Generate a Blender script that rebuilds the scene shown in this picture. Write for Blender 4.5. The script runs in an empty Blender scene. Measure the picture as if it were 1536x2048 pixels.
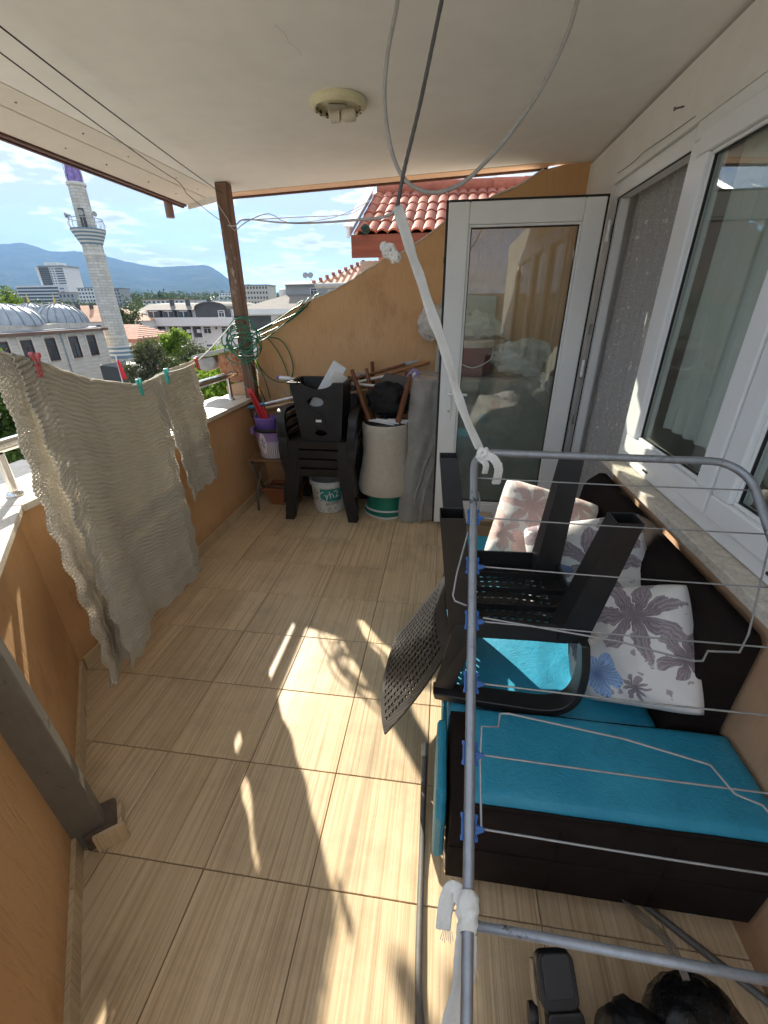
import bpy, bmesh, math, random
import numpy as np
from mathutils import Vector, Matrix, noise as mnoise

# ------------------------------------------------------------------ camera, sky, sun, exposure
scene = bpy.context.scene
COL = scene.collection
R = math.radians

cam_data = bpy.data.cameras.new("camera")
cam = bpy.data.objects.new("camera", cam_data)
COL.objects.link(cam)
scene.camera = cam
cam_data.sensor_fit = 'VERTICAL'
cam_data.sensor_height = 24.0
cam_data.sensor_width = 18.0
cam_data.lens = 842.3 / 2048 * 24.0
cam_data.clip_start = 0.02
cam_data.clip_end = 40000
YAW, PITCH, ROLL = -0.138942, 0.451623, 0.008893
_f = Vector((math.sin(YAW) * math.cos(PITCH), math.cos(YAW) * math.cos(PITCH), -math.sin(PITCH)))
_r = Vector((math.cos(YAW), -math.sin(YAW), 0))
_d = _f.cross(_r)
_rr = _r * math.cos(ROLL) + _d * math.sin(ROLL)
_dd = -_r * math.sin(ROLL) + _d * math.cos(ROLL)
cam.matrix_world = Matrix(((_rr.x, -_dd.x, -_f.x, 0), (_rr.y, -_dd.y, -_f.y, 0), (_rr.z, -_dd.z, -_f.z, 1.53), (0, 0, 0, 1)))

SUN_DIR = Vector((-0.97, 1.46, 1.0)).normalized()          # towards the sun
sun_data = bpy.data.lights.new("sun", 'SUN')
sun_data.energy = 2.4
sun_data.angle = R(0.53)
sun_data.color = (1.0, 0.93, 0.80)
sun = bpy.data.objects.new("sun", sun_data)
COL.objects.link(sun)
sun.rotation_euler = (-SUN_DIR).to_track_quat('-Z', 'Y').to_euler()

world = bpy.data.worlds.new("World")
scene.world = world
world.use_nodes = True
wn = world.node_tree.nodes
wl = world.node_tree.links
wn.clear()
def _w(t, **k):
    n = wn.new(t)
    for a, b in k.items():
        setattr(n, a, b)
    return n
w_out = _w('ShaderNodeOutputWorld')
w_bg = _w('ShaderNodeBackground')
w_bg.inputs['Strength'].default_value = 0.08
w_sky = _w('ShaderNodeTexSky', sky_type='NISHITA')
w_sky.sun_disc = False
w_sky.sun_elevation = math.asin(SUN_DIR.z)
w_sky.sun_rotation = math.atan2(SUN_DIR.x, SUN_DIR.y)
w_sky.air_density = 0.35
w_sky.dust_density = 0.0
w_sky.ozone_density = 1.0
w_tc = _w('ShaderNodeTexCoord')
w_sep = _w('ShaderNodeSeparateXYZ')
wl.new(w_tc.outputs['Generated'], w_sep.inputs[0])
def set_ramp(cr, stops):
    els = cr.elements
    rgba = lambda c: (c, c, c, 1) if isinstance(c, (int, float)) else (*c[:3], 1)
    els[1].position = stops[-1][0]; els[1].color = rgba(stops[-1][1])
    els[0].position = stops[0][0]; els[0].color = rgba(stops[0][1])
    for p, c in stops[1:-1]:
        els.new(p).color = rgba(c)
def w_math(op, a, b=None):
    n = _w('ShaderNodeMath', operation=op)
    for i, v in enumerate((a, b)):
        if v is None:
            continue
        if isinstance(v, (int, float)):
            n.inputs[i].default_value = v
        else:
            wl.new(v, n.inputs[i])
    return n.outputs[0]
w_z = w_math('ADD', w_math('MAXIMUM', w_sep.outputs[2], 0.0), 0.10)
w_cx = w_math('DIVIDE', w_sep.outputs[0], w_z)
w_cy = w_math('DIVIDE', w_sep.outputs[1], w_z)
w_cmb = _w('ShaderNodeCombineXYZ')
wl.new(w_cx, w_cmb.inputs[0]); wl.new(w_cy, w_cmb.inputs[1])
def w_noise(scale, detail, rough, off):
    m = _w('ShaderNodeMapping')
    m.inputs['Location'].default_value = off
    wl.new(w_cmb.outputs[0], m.inputs[0])
    n = _w('ShaderNodeTexNoise')
    n.inputs['Scale'].default_value = scale
    n.inputs['Detail'].default_value = detail
    n.inputs['Roughness'].default_value = rough
    wl.new(m.outputs[0], n.inputs['Vector'])
    return n.outputs['Fac']
def w_ramp(fac, stops):
    r = _w('ShaderNodeValToRGB')
    set_ramp(r.color_ramp, stops)
    wl.new(fac, r.inputs[0])
    return r.outputs[0]
# thin high veil, then small cumulus puffs with greyer middles
w_veil = w_ramp(w_noise(0.42, 5, 0.60, (7.7, 2.2, 0)), [(0.28, 0.42), (0.58, 0.97)])
w_n1 = w_noise(1.5, 8, 0.60, (3.1, 0.4, 0))
w_puff = w_ramp(w_n1, [(0.515, 0.0), (0.56, 0.85), (0.62, 1.0)])
w_core = w_ramp(w_n1, [(0.55, 1.0), (0.61, 0.66), (0.70, 0.40)])
w_cc = _w('ShaderNodeMix', data_type='RGBA', blend_type='MULTIPLY')
w_cc.inputs['Factor'].default_value = 1.0
w_cc.inputs['A'].default_value = (4.1, 4.15, 4.2, 1)
wl.new(w_core, w_cc.inputs['B'])
w_mv = _w('ShaderNodeMix', data_type='RGBA')
wl.new(w_veil, w_mv.inputs['Factor'])
wl.new(w_sky.outputs[0], w_mv.inputs['A'])
w_mv.inputs['B'].default_value = (2.15, 2.25, 2.35, 1)
w_mix = _w('ShaderNodeMix', data_type='RGBA')
wl.new(w_puff, w_mix.inputs['Factor'])
wl.new(w_mv.outputs['Result'], w_mix.inputs['A'])
wl.new(w_cc.outputs['Result'], w_mix.inputs['B'])
wl.new(w_mix.outputs['Result'], w_bg.inputs['Color'])
wl.new(w_bg.outputs[0], w_out.inputs['Surface'])

scene.view_settings.view_transform = 'Standard'
scene.view_settings.look = 'None'
scene.view_settings.gamma = 1.0
scene.view_settings.exposure = 2.5
scene.view_settings.use_curve_mapping = False
scene.render.engine = 'CYCLES'
scene.cycles.use_denoising = True
try:
    scene.cycles.denoiser = 'OPENIMAGEDENOISE'
    scene.cycles.denoising_prefilter = 'ACCURATE'
except Exception:
    pass
scene.cycles.adaptive_threshold = 0.018
scene.cycles.max_bounces = 9
scene.cycles.diffuse_bounces = 5
scene.cycles.transparent_max_bounces = 16
scene.cycles.volume_bounces = 0
scene.cycles.sample_clamp_indirect = 6.0
scene.cycles.caustics_reflective = False
scene.cycles.caustics_refractive = False

# ------------------------------------------------------------------ helpers
RNG = random.Random(7)
NP = np.random.default_rng(11)

class MB:
    """collects faces for one mesh object"""
    def __init__(s):
        s.v = []; s.f = []; s.uv = None
    def add(s, vs, fs):
        o = len(s.v)
        s.v.extend([tuple(p) for p in vs])
        s.f.extend([tuple(i + o for i in f) for f in fs])
        return s
    def box(s, a, b):
        x0, y0, z0 = [min(p, q) for p, q in zip(a, b)]
        x1, y1, z1 = [max(p, q) for p, q in zip(a, b)]
        return s.add([(x0,y0,z0),(x1,y0,z0),(x1,y1,z0),(x0,y1,z0),(x0,y0,z1),(x1,y0,z1),(x1,y1,z1),(x0,y1,z1)],
                     [(0,3,2,1),(4,5,6,7),(0,1,5,4),(1,2,6,5),(2,3,7,6),(3,0,4,7)])
    def obox(s, c, size, m=None):
        """box of a size centred at c, turned by matrix m"""
        m = m or Matrix.Identity(3)
        hx, hy, hz = [k / 2 for k in size]
        vs = []
        for z in (-hz, hz):
            for x, y in ((-hx,-hy),(hx,-hy),(hx,hy),(-hx,hy)):
                vs.append(Vector(c) + m @ Vector((x, y, z)))
        return s.add(vs, [(0,3,2,1),(4,5,6,7),(0,1,5,4),(1,2,6,5),(2,3,7,6),(3,0,4,7)])
    def beam(s, a, b, w, h, up=(0, 0, 1)):
        a = Vector(a); b = Vector(b); d = (b - a)
        L = d.length; d.normalize()
        side = d.cross(Vector(up))
        if side.length < 1e-4:
            side = d.cross(Vector((1, 0, 0)))
        side.normalize(); u = side.cross(d)
        m = Matrix((side, d, u)).transposed()
        return s.obox((a + b) / 2, (w, L, h), m)
    def tube(s, pts, r, n=8, closed=False, caps=True):
        pts = [Vector(p) for p in pts]
        k = len(pts)
        rs = r if isinstance(r, (list, tuple)) else [r] * k
        t = []
        for i in range(k):
            a = pts[i - 1] if (i or closed) else pts[i]
            b = pts[(i + 1) % k] if (i < k - 1 or closed) else pts[i]
            d = (b - a)
            t.append(d.normalized() if d.length > 1e-9 else Vector((0, 0, 1)))
        ref = Vector((0, 0, 1)) if abs(t[0].z) < 0.9 else Vector((1, 0, 0))
        nrm = (ref - t[0] * ref.dot(t[0])).normalized()
        vs = []
        for i in range(k):
            nrm = (nrm - t[i] * nrm.dot(t[i]))
            nrm = nrm.normalized() if nrm.length > 1e-6 else t[i].orthogonal().normalized()
            bi = t[i].cross(nrm)
            for j in range(n):
                a = 2 * math.pi * j / n
                vs.append(pts[i] + (nrm * math.cos(a) + bi * math.sin(a)) * rs[i])
        fs = []
        for i in range(k if closed else k - 1):
            for j in range(n):
                a = i * n + j; b = i * n + (j + 1) % n
                c = ((i + 1) % k) * n + (j + 1) % n; d = ((i + 1) % k) * n + j
                fs.append((a, b, c, d))
        if caps and not closed:
            fs.append(tuple(range(n - 1, -1, -1)))
            fs.append(tuple((k - 1) * n + j for j in range(n)))
        return s.add(vs, fs)
    def lathe(s, prof, c=(0, 0, 0), n=24, m=None, cap=True, sx=1, sy=1):
        vs = []
        for r, z in prof:
            for j in range(n):
                a = 2 * math.pi * j / n
                p = Vector((r * math.cos(a) * sx, r * math.sin(a) * sy, z))
                vs.append(Vector(c) + (m @ p if m else p))
        fs = []
        for i in range(len(prof) - 1):
            for j in range(n):
                fs.append((i*n + j, i*n + (j+1) % n, (i+1)*n + (j+1) % n, (i+1)*n + j))
        if cap:
            fs.append(tuple(range(n - 1, -1, -1)))
            fs.append(tuple((len(prof) - 1) * n + j for j in range(n)))
        return s.add(vs, fs)
    def prism(s, poly, d):
        """extrude a planar 3-D polygon by vector d"""
        n = len(poly); d = Vector(d)
        vs = [Vector(p) for p in poly] + [Vector(p) + d for p in poly]
        fs = [tuple(range(n - 1, -1, -1)), tuple(range(n, 2 * n))]
        for i in range(n):
            j = (i + 1) % n
            fs.append((i, j, n + j, n + i))
        return s.add(vs, fs)
    def grid(s, fn, nu, nv, wrap=False):
        vs = [fn(i / nu, j / nv) for j in range(nv + 1) for i in range(nu + 1)]
        fs = []
        for j in range(nv):
            for i in range(nu):
                a = j * (nu + 1) + i
                fs.append((a, a + 1, a + nu + 2, a + nu + 1))
        return s.add(vs, fs)
    def move(s, d):
        s.v = [(p[0]+d[0], p[1]+d[1], p[2]+d[2]) for p in s.v]
        return s

def spline(pts, k=6, closed=False):
    """Catmull-Rom through pts"""
    P = [Vector(p) for p in pts]; out = []; n = len(P)
    for i in range(n if closed else n - 1):
        p0 = P[i - 1] if (i or closed) else P[i]
        p1 = P[i]; p2 = P[(i + 1) % n]
        p3 = P[(i + 2) % n] if (i + 2 < n or closed) else p2
        for j in range(k):
            t = j / k
            out.append(0.5 * ((2*p1) + (-p0+p2)*t + (2*p0-5*p1+4*p2-p3)*t*t + (-p0+3*p1-3*p2+p3)*t**3))
    if not closed:
        out.append(P[-1])
    return out

def obj(name, mb, mat, parent=None, smooth=False, bevel=0, solid=0, sub=0, recalc=True, angle=None):
    """link one mesh object; coordinates are world, shifted into the parent's frame"""
    me = bpy.data.meshes.new(name)
    off = Vector((0, 0, 0))
    p = parent
    while p is not None:
        off += Vector(p.location); p = p.parent
    vs = mb.v if off.length == 0 else [(a - off.x, b - off.y, c - off.z) for a, b, c in mb.v]
    me.from_pydata(vs, [], mb.f)
    if recalc:
        bm = bmesh.new(); bm.from_mesh(me)
        bmesh.ops.recalc_face_normals(bm, faces=bm.faces[:])
        bm.to_mesh(me); bm.free()
    o = bpy.data.objects.new(name, me)
    COL.objects.link(o)
    if parent is not None:
        o.parent = parent
    if mat is not None:
        me.materials.append(mat)
    if solid:
        m = o.modifiers.new('thickness', 'SOLIDIFY'); m.thickness = solid; m.offset = 0
    if bevel:
        m = o.modifiers.new('bevel', 'BEVEL'); m.width = bevel; m.segments = 2; m.limit_method = 'ANGLE'; m.angle_limit = R(40)
        m.harden_normals = False
    if sub:
        m = o.modifiers.new('subd', 'SUBSURF'); m.levels = sub; m.render_levels = sub
    if smooth:
        for q in me.polygons:
            q.use_smooth = True
        if angle:
            try:
                me.set_sharp_from_angle(angle=R(angle))
            except Exception:
                pass
    return o

def tag(o, label, cat, group=None):
    o['label'] = label; o['category'] = cat
    if group:
        o['group'] = group
    return o

def thing(name, label, cat, loc=(0, 0, 0), group=None):
    o = bpy.data.objects.new(name, None)
    COL.objects.link(o)
    o.location = loc
    o.empty_display_size = 0.05
    return tag(o, label, cat, group)

def kind(o, k):
    o['kind'] = k
    return o

def rotz(a):
    return Matrix.Rotation(a, 3, 'Z')

def copy_tree(o, parent=None):
    c = o.copy(); COL.objects.link(c); c.parent = parent
    for ch in list(o.children):
        copy_tree(ch, c)
    return c

# ------------------------------------------------------------------ materials
class NT:
    def __init__(s, name):
        s.m = bpy.data.materials.new(name); s.m.use_nodes = True
        s.t = s.m.node_tree; s.t.nodes.clear()
        s.out = s.n('ShaderNodeOutputMaterial')
        s.geo = None; s.tc = None
    def n(s, t, **k):
        q = s.t.nodes.new(t)
        for a, b in k.items():
            setattr(q, a, b)
        return q
    def put(s, sock, v):
        if v is None:
            return
        if isinstance(v, bpy.types.NodeSocket):
            s.t.links.new(v, sock)
        elif isinstance(v, (tuple, list)) and sock.type == 'RGBA':
            sock.default_value = (*v[:3], 1)
        else:
            sock.default_value = v
    def math(s, op, a, b=None, c=None, clamp=False):
        q = s.n('ShaderNodeMath', operation=op); q.use_clamp = clamp
        for i, v in enumerate((a, b, c)):
            s.put(q.inputs[i], v)
        return q.outputs[0]
    def pos(s):
        if s.geo is None:
            s.geo = s.n('ShaderNodeNewGeometry')
        return s.geo.outputs['Position']
    def co(s, which='Object'):
        if s.tc is None:
            s.tc = s.n('ShaderNodeTexCoord')
        return s.tc.outputs[which]
    def map(s, v, scale=(1, 1, 1), loc=(0, 0, 0), rot=(0, 0, 0)):
        q = s.n('ShaderNodeMapping')
        s.put(q.inputs['Vector'], v); q.inputs['Scale'].default_value = scale
        q.inputs['Location'].default_value = loc; q.inputs['Rotation'].default_value = rot
        return q.outputs[0]
    def noise(s, v, scale, detail=3, rough=0.5, dist=0, out='Fac'):
        q = s.n('ShaderNodeTexNoise')
        s.put(q.inputs['Vector'], v)
        q.inputs['Scale'].default_value = scale; q.inputs['Detail'].default_value = detail
        q.inputs['Roughness'].default_value = rough; q.inputs['Distortion'].default_value = dist
        return q.outputs[out]
    def voro(s, v, scale, feature='F1', rnd=1.0):
        q = s.n('ShaderNodeTexVoronoi', feature=feature)
        s.put(q.inputs['Vector'], v); q.inputs['Scale'].default_value = scale
        q.inputs['Randomness'].default_value = rnd
        return q
    def ramp(s, fac, stops, interp='LINEAR'):
        q = s.n('ShaderNodeValToRGB'); q.color_ramp.interpolation = interp
        set_ramp(q.color_ramp, stops)
        s.put(q.inputs[0], fac)
        return q.outputs[0]
    def mix(s, fac, a, b, blend='MIX'):
        q = s.n('ShaderNodeMix', data_type='RGBA', blend_type=blend)
        s.put(q.inputs['Factor'], fac); s.put(q.inputs['A'], a); s.put(q.inputs['B'], b)
        return q.outputs['Result']
    def sep(s, v):
        q = s.n('ShaderNodeSeparateXYZ'); s.put(q.inputs[0], v)
        return q.outputs
    def comb(s, x, y, z):
        q = s.n('ShaderNodeCombineXYZ')
        for i, v in enumerate((x, y, z)):
            s.put(q.inputs[i], v)
        return q.outputs[0]
    def bump(s, h, strength=0.3, dist=0.01, nrm=None):
        q = s.n('ShaderNodeBump'); s.put(q.inputs['Height'], h)
        q.inputs['Strength'].default_value = strength; q.inputs['Distance'].default_value = dist
        if nrm is not None:
            s.put(q.inputs['Normal'], nrm)
        return q.outputs[0]
    def bsdf(s, color, rough=0.6, metal=0.0, normal=None, spec=None, alpha=None, emit=None, sheen=None, trans=None, coat=None):
        q = s.n('ShaderNodeBsdfPrincipled')
        s.put(q.inputs['Base Color'], color); s.put(q.inputs['Roughness'], rough); s.put(q.inputs['Metallic'], metal)
        if normal is not None: s.put(q.inputs['Normal'], normal)
        if spec is not None: s.put(q.inputs['Specular IOR Level'], spec)
        if alpha is not None: s.put(q.inputs['Alpha'], alpha)
        if sheen is not None: s.put(q.inputs['Sheen Weight'], sheen)
        if coat is not None: s.put(q.inputs['Coat Weight'], coat)
        return q.outputs[0]
    def done(s, sh):
        s.t.links.new(sh, s.out.inputs['Surface'])
        return s.m

def paint(name, col, rough=0.6, metal=0.0, var=0.12, scale=6.0, bump=0.0, bscale=120.0, spec=None, world_co=True, dark=None, coat=None, sheen=None, bdist=0.002):
    """a plain surface with uneven colour, uneven gloss and fine relief"""
    t = NT(name)
    v = t.pos() if world_co else t.co('Object')
    n1 = t.noise(v, scale, 5, 0.6)
    n2 = t.noise(v, scale * 7.3, 3, 0.6)
    f = t.math('ADD', t.math('MULTIPLY', n1, 0.65), t.math('MULTIPLY', n2, 0.35))
    lo = tuple(c * (1 - var) for c in col) if dark is None else dark
    hi = tuple(min(1, c * (1 + var)) for c in col)
    c = t.ramp(f, [(0.32, lo), (0.68, hi)])
    r = t.math('ADD', rough - 0.06, t.math('MULTIPLY', n2, 0.12))
    nr = t.bump(t.noise(v, bscale, 4, 0.6), bump, bdist) if bump else None
    return t.done(t.bsdf(c, r, metal, nr, spec, coat=coat, sheen=sheen))
# ------------------------------------------------------------------ materials of the balcony
def mat_tile():
    t = NT('floor tile')
    p = t.pos()
    oi = t.n('ShaderNodeObjectInfo')
    rnd = t.math('MULTIPLY', oi.outputs['Random'], 37.0)
    s = t.sep(p)
    wob = t.math('MULTIPLY', t.noise(p, 2.2, 2), 0.010)
    xx = t.math('ADD', t.math('ADD', s[0], wob), rnd)
    v1 = t.comb(t.math('MULTIPLY', xx, 120), t.math('MULTIPLY', s[1], 0.9), rnd)
    v2 = t.comb(t.math('MULTIPLY', xx, 300), t.math('MULTIPLY', s[1], 1.6), rnd)
    v3 = t.comb(t.math('MULTIPLY', xx, 14), t.math('MULTIPLY', s[1], 0.5), rnd)
    a = t.noise(v1, 1.0, 3, 0.6); b = t.noise(v2, 1.0, 2, 0.5); c = t.noise(v3, 1.0, 2, 0.5)
    base = t.ramp(a, [(0.30, (0.47, 0.325, 0.19)), (0.46, (0.67, 0.505, 0.315)), (0.64, (0.755, 0.60, 0.395))])
    thin = t.ramp(b, [(0.32, 0.42), (0.46, 1.0)])
    base = t.mix(0.50, base, thin, 'MULTIPLY')
    base = t.mix(0.18, base, t.ramp(c, [(0.35, (0.52, 0.36, 0.20)), (0.65, (0.72, 0.56, 0.36))]))
    tone = t.math('ADD', 0.93, t.math('MULTIPLY', oi.outputs['Random'], 0.12))
    base = t.mix(1.0, base, t.comb(tone, tone, tone), 'MULTIPLY')
    dirt = t.ramp(t.noise(p, 3.2, 7, 0.72), [(0.34, 0.80), (0.52, 1.0)])
    base = t.mix(1.0, base, dirt, 'MULTIPLY')
    specks = t.ramp(t.voro(p, 21, 'F1').outputs['Distance'], [(0.012, 0.35), (0.03, 1.0)])
    base = t.mix(0.6, base, specks, 'MULTIPLY')
    rough = t.ramp(t.noise(p, 9, 5, 0.7), [(0.3, 0.26), (0.7, 0.42)])
    nr = t.bump(a, 0.22, 0.0015)
    return t.done(t.bsdf(base, rough, 0, nr, 0.5))

def mat_stucco(name, lo, hi, scratch=True):
    t = NT(name)
    p = t.pos()
    big = t.noise(p, 1.6, 5, 0.65)
    c = t.ramp(big, [(0.30, lo), (0.70, hi)])
    st = t.noise(t.map(p, (60, 60, 9)), 1.0, 3, 0.6)
    c = t.mix(0.14, c, t.ramp(st, [(0.30, 0.62), (0.50, 1.0)]), 'MULTIPLY')
    stain = t.ramp(t.noise(t.map(p, (3.5, 3.5, 2.2)), 1.0, 7, 0.72), [(0.28, (0.60, 0.53, 0.47)), (0.46, (1, 1, 1))])
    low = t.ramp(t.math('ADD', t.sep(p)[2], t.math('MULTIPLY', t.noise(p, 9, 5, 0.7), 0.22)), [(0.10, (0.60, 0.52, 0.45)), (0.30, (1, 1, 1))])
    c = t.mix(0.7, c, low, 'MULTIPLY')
    patch = t.ramp(t.noise(p, 4.2, 4, 0.8, 0.8), [(0.60, 0.0), (0.64, 1.0)])
    c = t.mix(t.math('MULTIPLY', patch, 0.16), c, (0.70, 0.50, 0.33))
    c = t.mix(0.55, c, stain, 'MULTIPLY')
    gr = t.noise(p, 330, 3, 0.7)
    h = t.math('ADD', t.math('MULTIPLY', gr, 0.5), t.math('MULTIPLY', t.ramp(st, [(0.33, 0), (0.48, 1)]), 0.7 if scratch else 0.1))
    return t.done(t.bsdf(c, 0.92, 0, t.bump(h, 0.55, 0.0035), 0.2))

def mat_marble(name, lo, hi, scale=9.0, rough=0.45):
    t = NT(name)
    p = t.pos()
    n = t.noise(p, scale, 7, 0.68, 0.6)
    c = t.ramp(n, [(0.30, lo), (0.52, hi), (0.66, tuple(min(1, h * 1.1) for h in hi)), (0.8, lo)])
    sp = t.noise(p, 160, 2)
    c = t.mix(0.35, c, t.ramp(sp, [(0.36, 0.6), (0.55, 1.0)]), 'MULTIPLY')
    return t.done(t.bsdf(c, rough, 0, t.bump(t.noise(p, 90, 4, 0.7), 0.15, 0.003)))

def mat_wood(name, lo, hi, axis=2, scale=9.0, rough=0.55, flake=None, grain=12.0):
    t = NT(name)
    p = t.co('Object')
    sc = [scale * grain / 3] * 3; sc[axis] = scale * 0.25
    n = t.noise(t.map(p, tuple(sc)), 1.0, 6, 0.65, 0.4)
    c = t.ramp(n, [(0.28, lo), (0.72, hi)])
    if flake:
        f = t.ramp(t.noise(t.map(p, (14, 14, 5)), 1.0, 6, 0.75), [(0.58, 0), (0.63, 1)])
        c = t.mix(f, c, flake)
    return t.done(t.bsdf(c, rough, 0, t.bump(n, 0.35, 0.004)))

def mat_metal(name, col, rough=0.25, scratch=0.15, rust=None, metal=1.0):
    t = NT(name)
    p = t.co('Object')
    n = t.noise(t.map(p, (40, 40, 12)), 1.0, 5, 0.7)
    c = t.ramp(n, [(0.25, tuple(x * 0.72 for x in col)), (0.65, col)])
    r = t.math('ADD', rough, t.math('MULTIPLY', n, scratch))
    met = metal
    if rust:
        f = t.ramp(t.noise(p, 16, 7, 0.75), [(0.60, 0), (0.66, 1)])
        c = t.mix(f, c, rust); r = t.math('ADD', r, t.math('MULTIPLY', f, 0.4))
        met = t.math('SUBTRACT', metal, t.math('MULTIPLY', f, 0.8), clamp=True)
    return t.done(t.bsdf(c, r, met, t.bump(n, 0.06, 0.002)))

def mat_glass(name, tint=(0.93, 0.97, 0.95), ior=1.5, dusty=0.04):
    t = NT(name)
    fr = t.n('ShaderNodeFresnel')
    bf = t.n('ShaderNodeNewGeometry').outputs['Backfacing']     # the pane is thin: both faces reflect alike
    t.put(fr.inputs['IOR'], t.math('ADD', ior, t.math('MULTIPLY', bf, 1.0 / ior - ior)))
    tr = t.n('ShaderNodeBsdfTransparent'); tr.inputs[0].default_value = (*tint, 1)
    gl = t.n('ShaderNodeBsdfGlossy'); gl.inputs['Roughness'].default_value = 0.015
    f = t.math('MULTIPLY', fr.outputs[0], 1.35, clamp=True)
    m = t.n('ShaderNodeMixShader'); t.put(m.inputs[0], f)
    t.t.links.new(tr.outputs[0], m.inputs[1]); t.t.links.new(gl.outputs[0], m.inputs[2])
    df = t.n('ShaderNodeBsdfDiffuse'); df.inputs[0].default_value = (0.7, 0.7, 0.66, 1)
    m2 = t.n('ShaderNodeMixShader')
    t.put(m2.inputs[0], t.math('MULTIPLY', t.ramp(t.noise(t.map(t.pos(), (3, 3, 1.0)), 4.0, 6, 0.7), [(0.35, 0.25), (0.7, 1.0)]), dusty))
    t.t.links.new(m.outputs[0], m2.inputs[1]); t.t.links.new(df.outputs[0], m2.inputs[2])
    return t.done(m2.outputs[0])

M_TILE = mat_tile()
M_GROUT = paint('grout', (0.32, 0.245, 0.165), 0.9, var=0.45, scale=14, bump=0.4, bscale=300)
M_STUCCO = mat_stucco('orange stucco', (0.62, 0.36, 0.175), (0.71, 0.44, 0.235))
M_STUCCO2 = mat_stucco('pale orange stucco', (0.56, 0.34, 0.20), (0.68, 0.45, 0.29), False)
M_CEIL = paint('ceiling paint', (0.80, 0.785, 0.75), 0.9, var=0.065, scale=1.3, bump=0.25, bscale=420, spec=0.2)
M_WHITEWALL = paint('white wall paint', (0.80, 0.79, 0.75), 0.85, var=0.06, scale=2.5, bump=0.3, bscale=260, spec=0.25)
M_EAVE = paint('eave board paint', (0.70, 0.66, 0.59), 0.8, var=0.06, scale=3.0, bump=0.15, bscale=200)
M_PEACH = paint('peach board tone', (0.78, 0.53, 0.36), 0.8, var=0.08, scale=3.0, bump=0.15, bscale=200)  # one even peach tone over the whole verge board
M_BROWNTRIM = mat_wood('brown trim wood', (0.06, 0.025, 0.018), (0.13, 0.055, 0.04), 1)
M_COPING = mat_marble('coping stone', (0.58, 0.50, 0.40), (0.76, 0.69, 0.58), 7, 0.5)
M_SILL = mat_marble('sill stone', (0.42, 0.36, 0.28), (0.62, 0.56, 0.47), 26, 0.55)
M_CHROME = mat_metal('polished steel', (0.80, 0.79, 0.77), 0.10, 0.12)
M_PVC = paint('white plastic profile', (0.82, 0.83, 0.82), 0.32, var=0.03, scale=4, spec=0.5)
M_GASKET = paint('black gasket', (0.015, 0.014, 0.013), 0.6, var=0.2)
M_GLASS = mat_glass('window glass')
M_DOORGLASS = mat_glass('door glass', (0.90, 0.94, 0.91), 1.55, 0.05)
M_POST = mat_wood('weathered post wood', (0.085, 0.045, 0.028), (0.22, 0.13, 0.085), 2, 8, 0.75, (0.40, 0.36, 0.31))
M_GALV = mat_metal('galvanised steel', (0.50, 0.50, 0.48), 0.42, 0.2, (0.12, 0.08, 0.06))
M_DARKSTEEL = mat_metal('weathered grey steel', (0.17, 0.165, 0.155), 0.5, 0.2, (0.09, 0.055, 0.035), metal=0.35)
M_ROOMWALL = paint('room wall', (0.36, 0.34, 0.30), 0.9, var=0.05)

# ------------------------------------------------------------------ balcony floor: every tile is a piece
GX0, GY0, PX, PY = -0.316, 0.597, 0.3297, 0.3372
floor = kind(obj('floor', MB().box((-1.95, -1.6, -0.18), (0.9, 3.62, -0.006)), M_GROUT), 'structure')
_tile_mesh = None
_n = Vector((0.669, 0.551)).normalized()
def near_side(x, y):           # distance in front of the slanted near parapet
    return (x + 1.013) * _n.x + (y - 0.598) * _n.y
for i in range(-5, 5):
    for j in range(-6, 10):
        x = GX0 + i * PX; y = GY0 + j * PY
        if x + PX < -1.62 or x > 0.87 or y > 3.56 or near_side(x + PX, y + PY) < -0.02:
            continue
        if _tile_mesh is None:
            t0 = obj('tile', MB().box((0.0017, 0.0017, -0.008), (PX - 0.0017, PY - 0.0017, 0.0)), M_TILE, bevel=0.0012)
            _tile_mesh = t0.data
            o = t0
        else:
            o = bpy.data.objects.new('tile', _tile_mesh); COL.objects.link(o)
            mm = o.modifiers.new('bevel', 'BEVEL'); mm.width = 0.0012; mm.segments = 1; mm.limit_method = 'ANGLE'
        o.parent = floor
        o.location = (x, y, RNG.uniform(-0.0006, 0.0006))

# ------------------------------------------------------------------ parapet on the open side
para = thing('parapet_wall', 'low orange stucco parapet with stone coping along the open side', 'wall', (-1.7, 2.4, 0))
bend = (-1.60, 1.245)
dirn = Vector((0.551, -0.669)).normalized(); nout = Vector((-_n.x, -_n.y))
far_poly = [(-1.60, 3.55), (bend[0], bend[1]), (bend[0] - 0.20, bend[1] - 0.09), (-1.80, 3.55)]
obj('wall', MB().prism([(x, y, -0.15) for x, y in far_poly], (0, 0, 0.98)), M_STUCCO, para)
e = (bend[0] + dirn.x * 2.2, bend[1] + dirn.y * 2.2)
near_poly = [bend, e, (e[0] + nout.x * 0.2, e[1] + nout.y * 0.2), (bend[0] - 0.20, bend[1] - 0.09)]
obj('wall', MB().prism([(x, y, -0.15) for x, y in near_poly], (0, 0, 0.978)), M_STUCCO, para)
def coping(poly, z0=0.832, z1=0.862):
    return obj('coping_slab', MB().prism([(x, y, z0) for x, y in poly], (0, 0, z1 - z0)), M_COPING, para, bevel=0.004)
ys = [3.55, 2.95, 2.06, 1.262]
for a, b in zip(ys[:-1], ys[1:]):
    coping([(-1.575, a), (-1.575, b + 0.002), (-1.86, b + 0.002 - (0.095 if b < 1.3 else 0)), (-1.86, a)])
def npt(s, off):               # point along the slanted wall, off = distance towards the outside
    return (-1.575 + dirn.x * s + nout.x * off, 1.258 + dirn.y * s + nout.y * off)
coping([(-1.575, 1.258), npt(0.85, 0), npt(0.85, 0.29), (-1.86, 1.163)])
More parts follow.
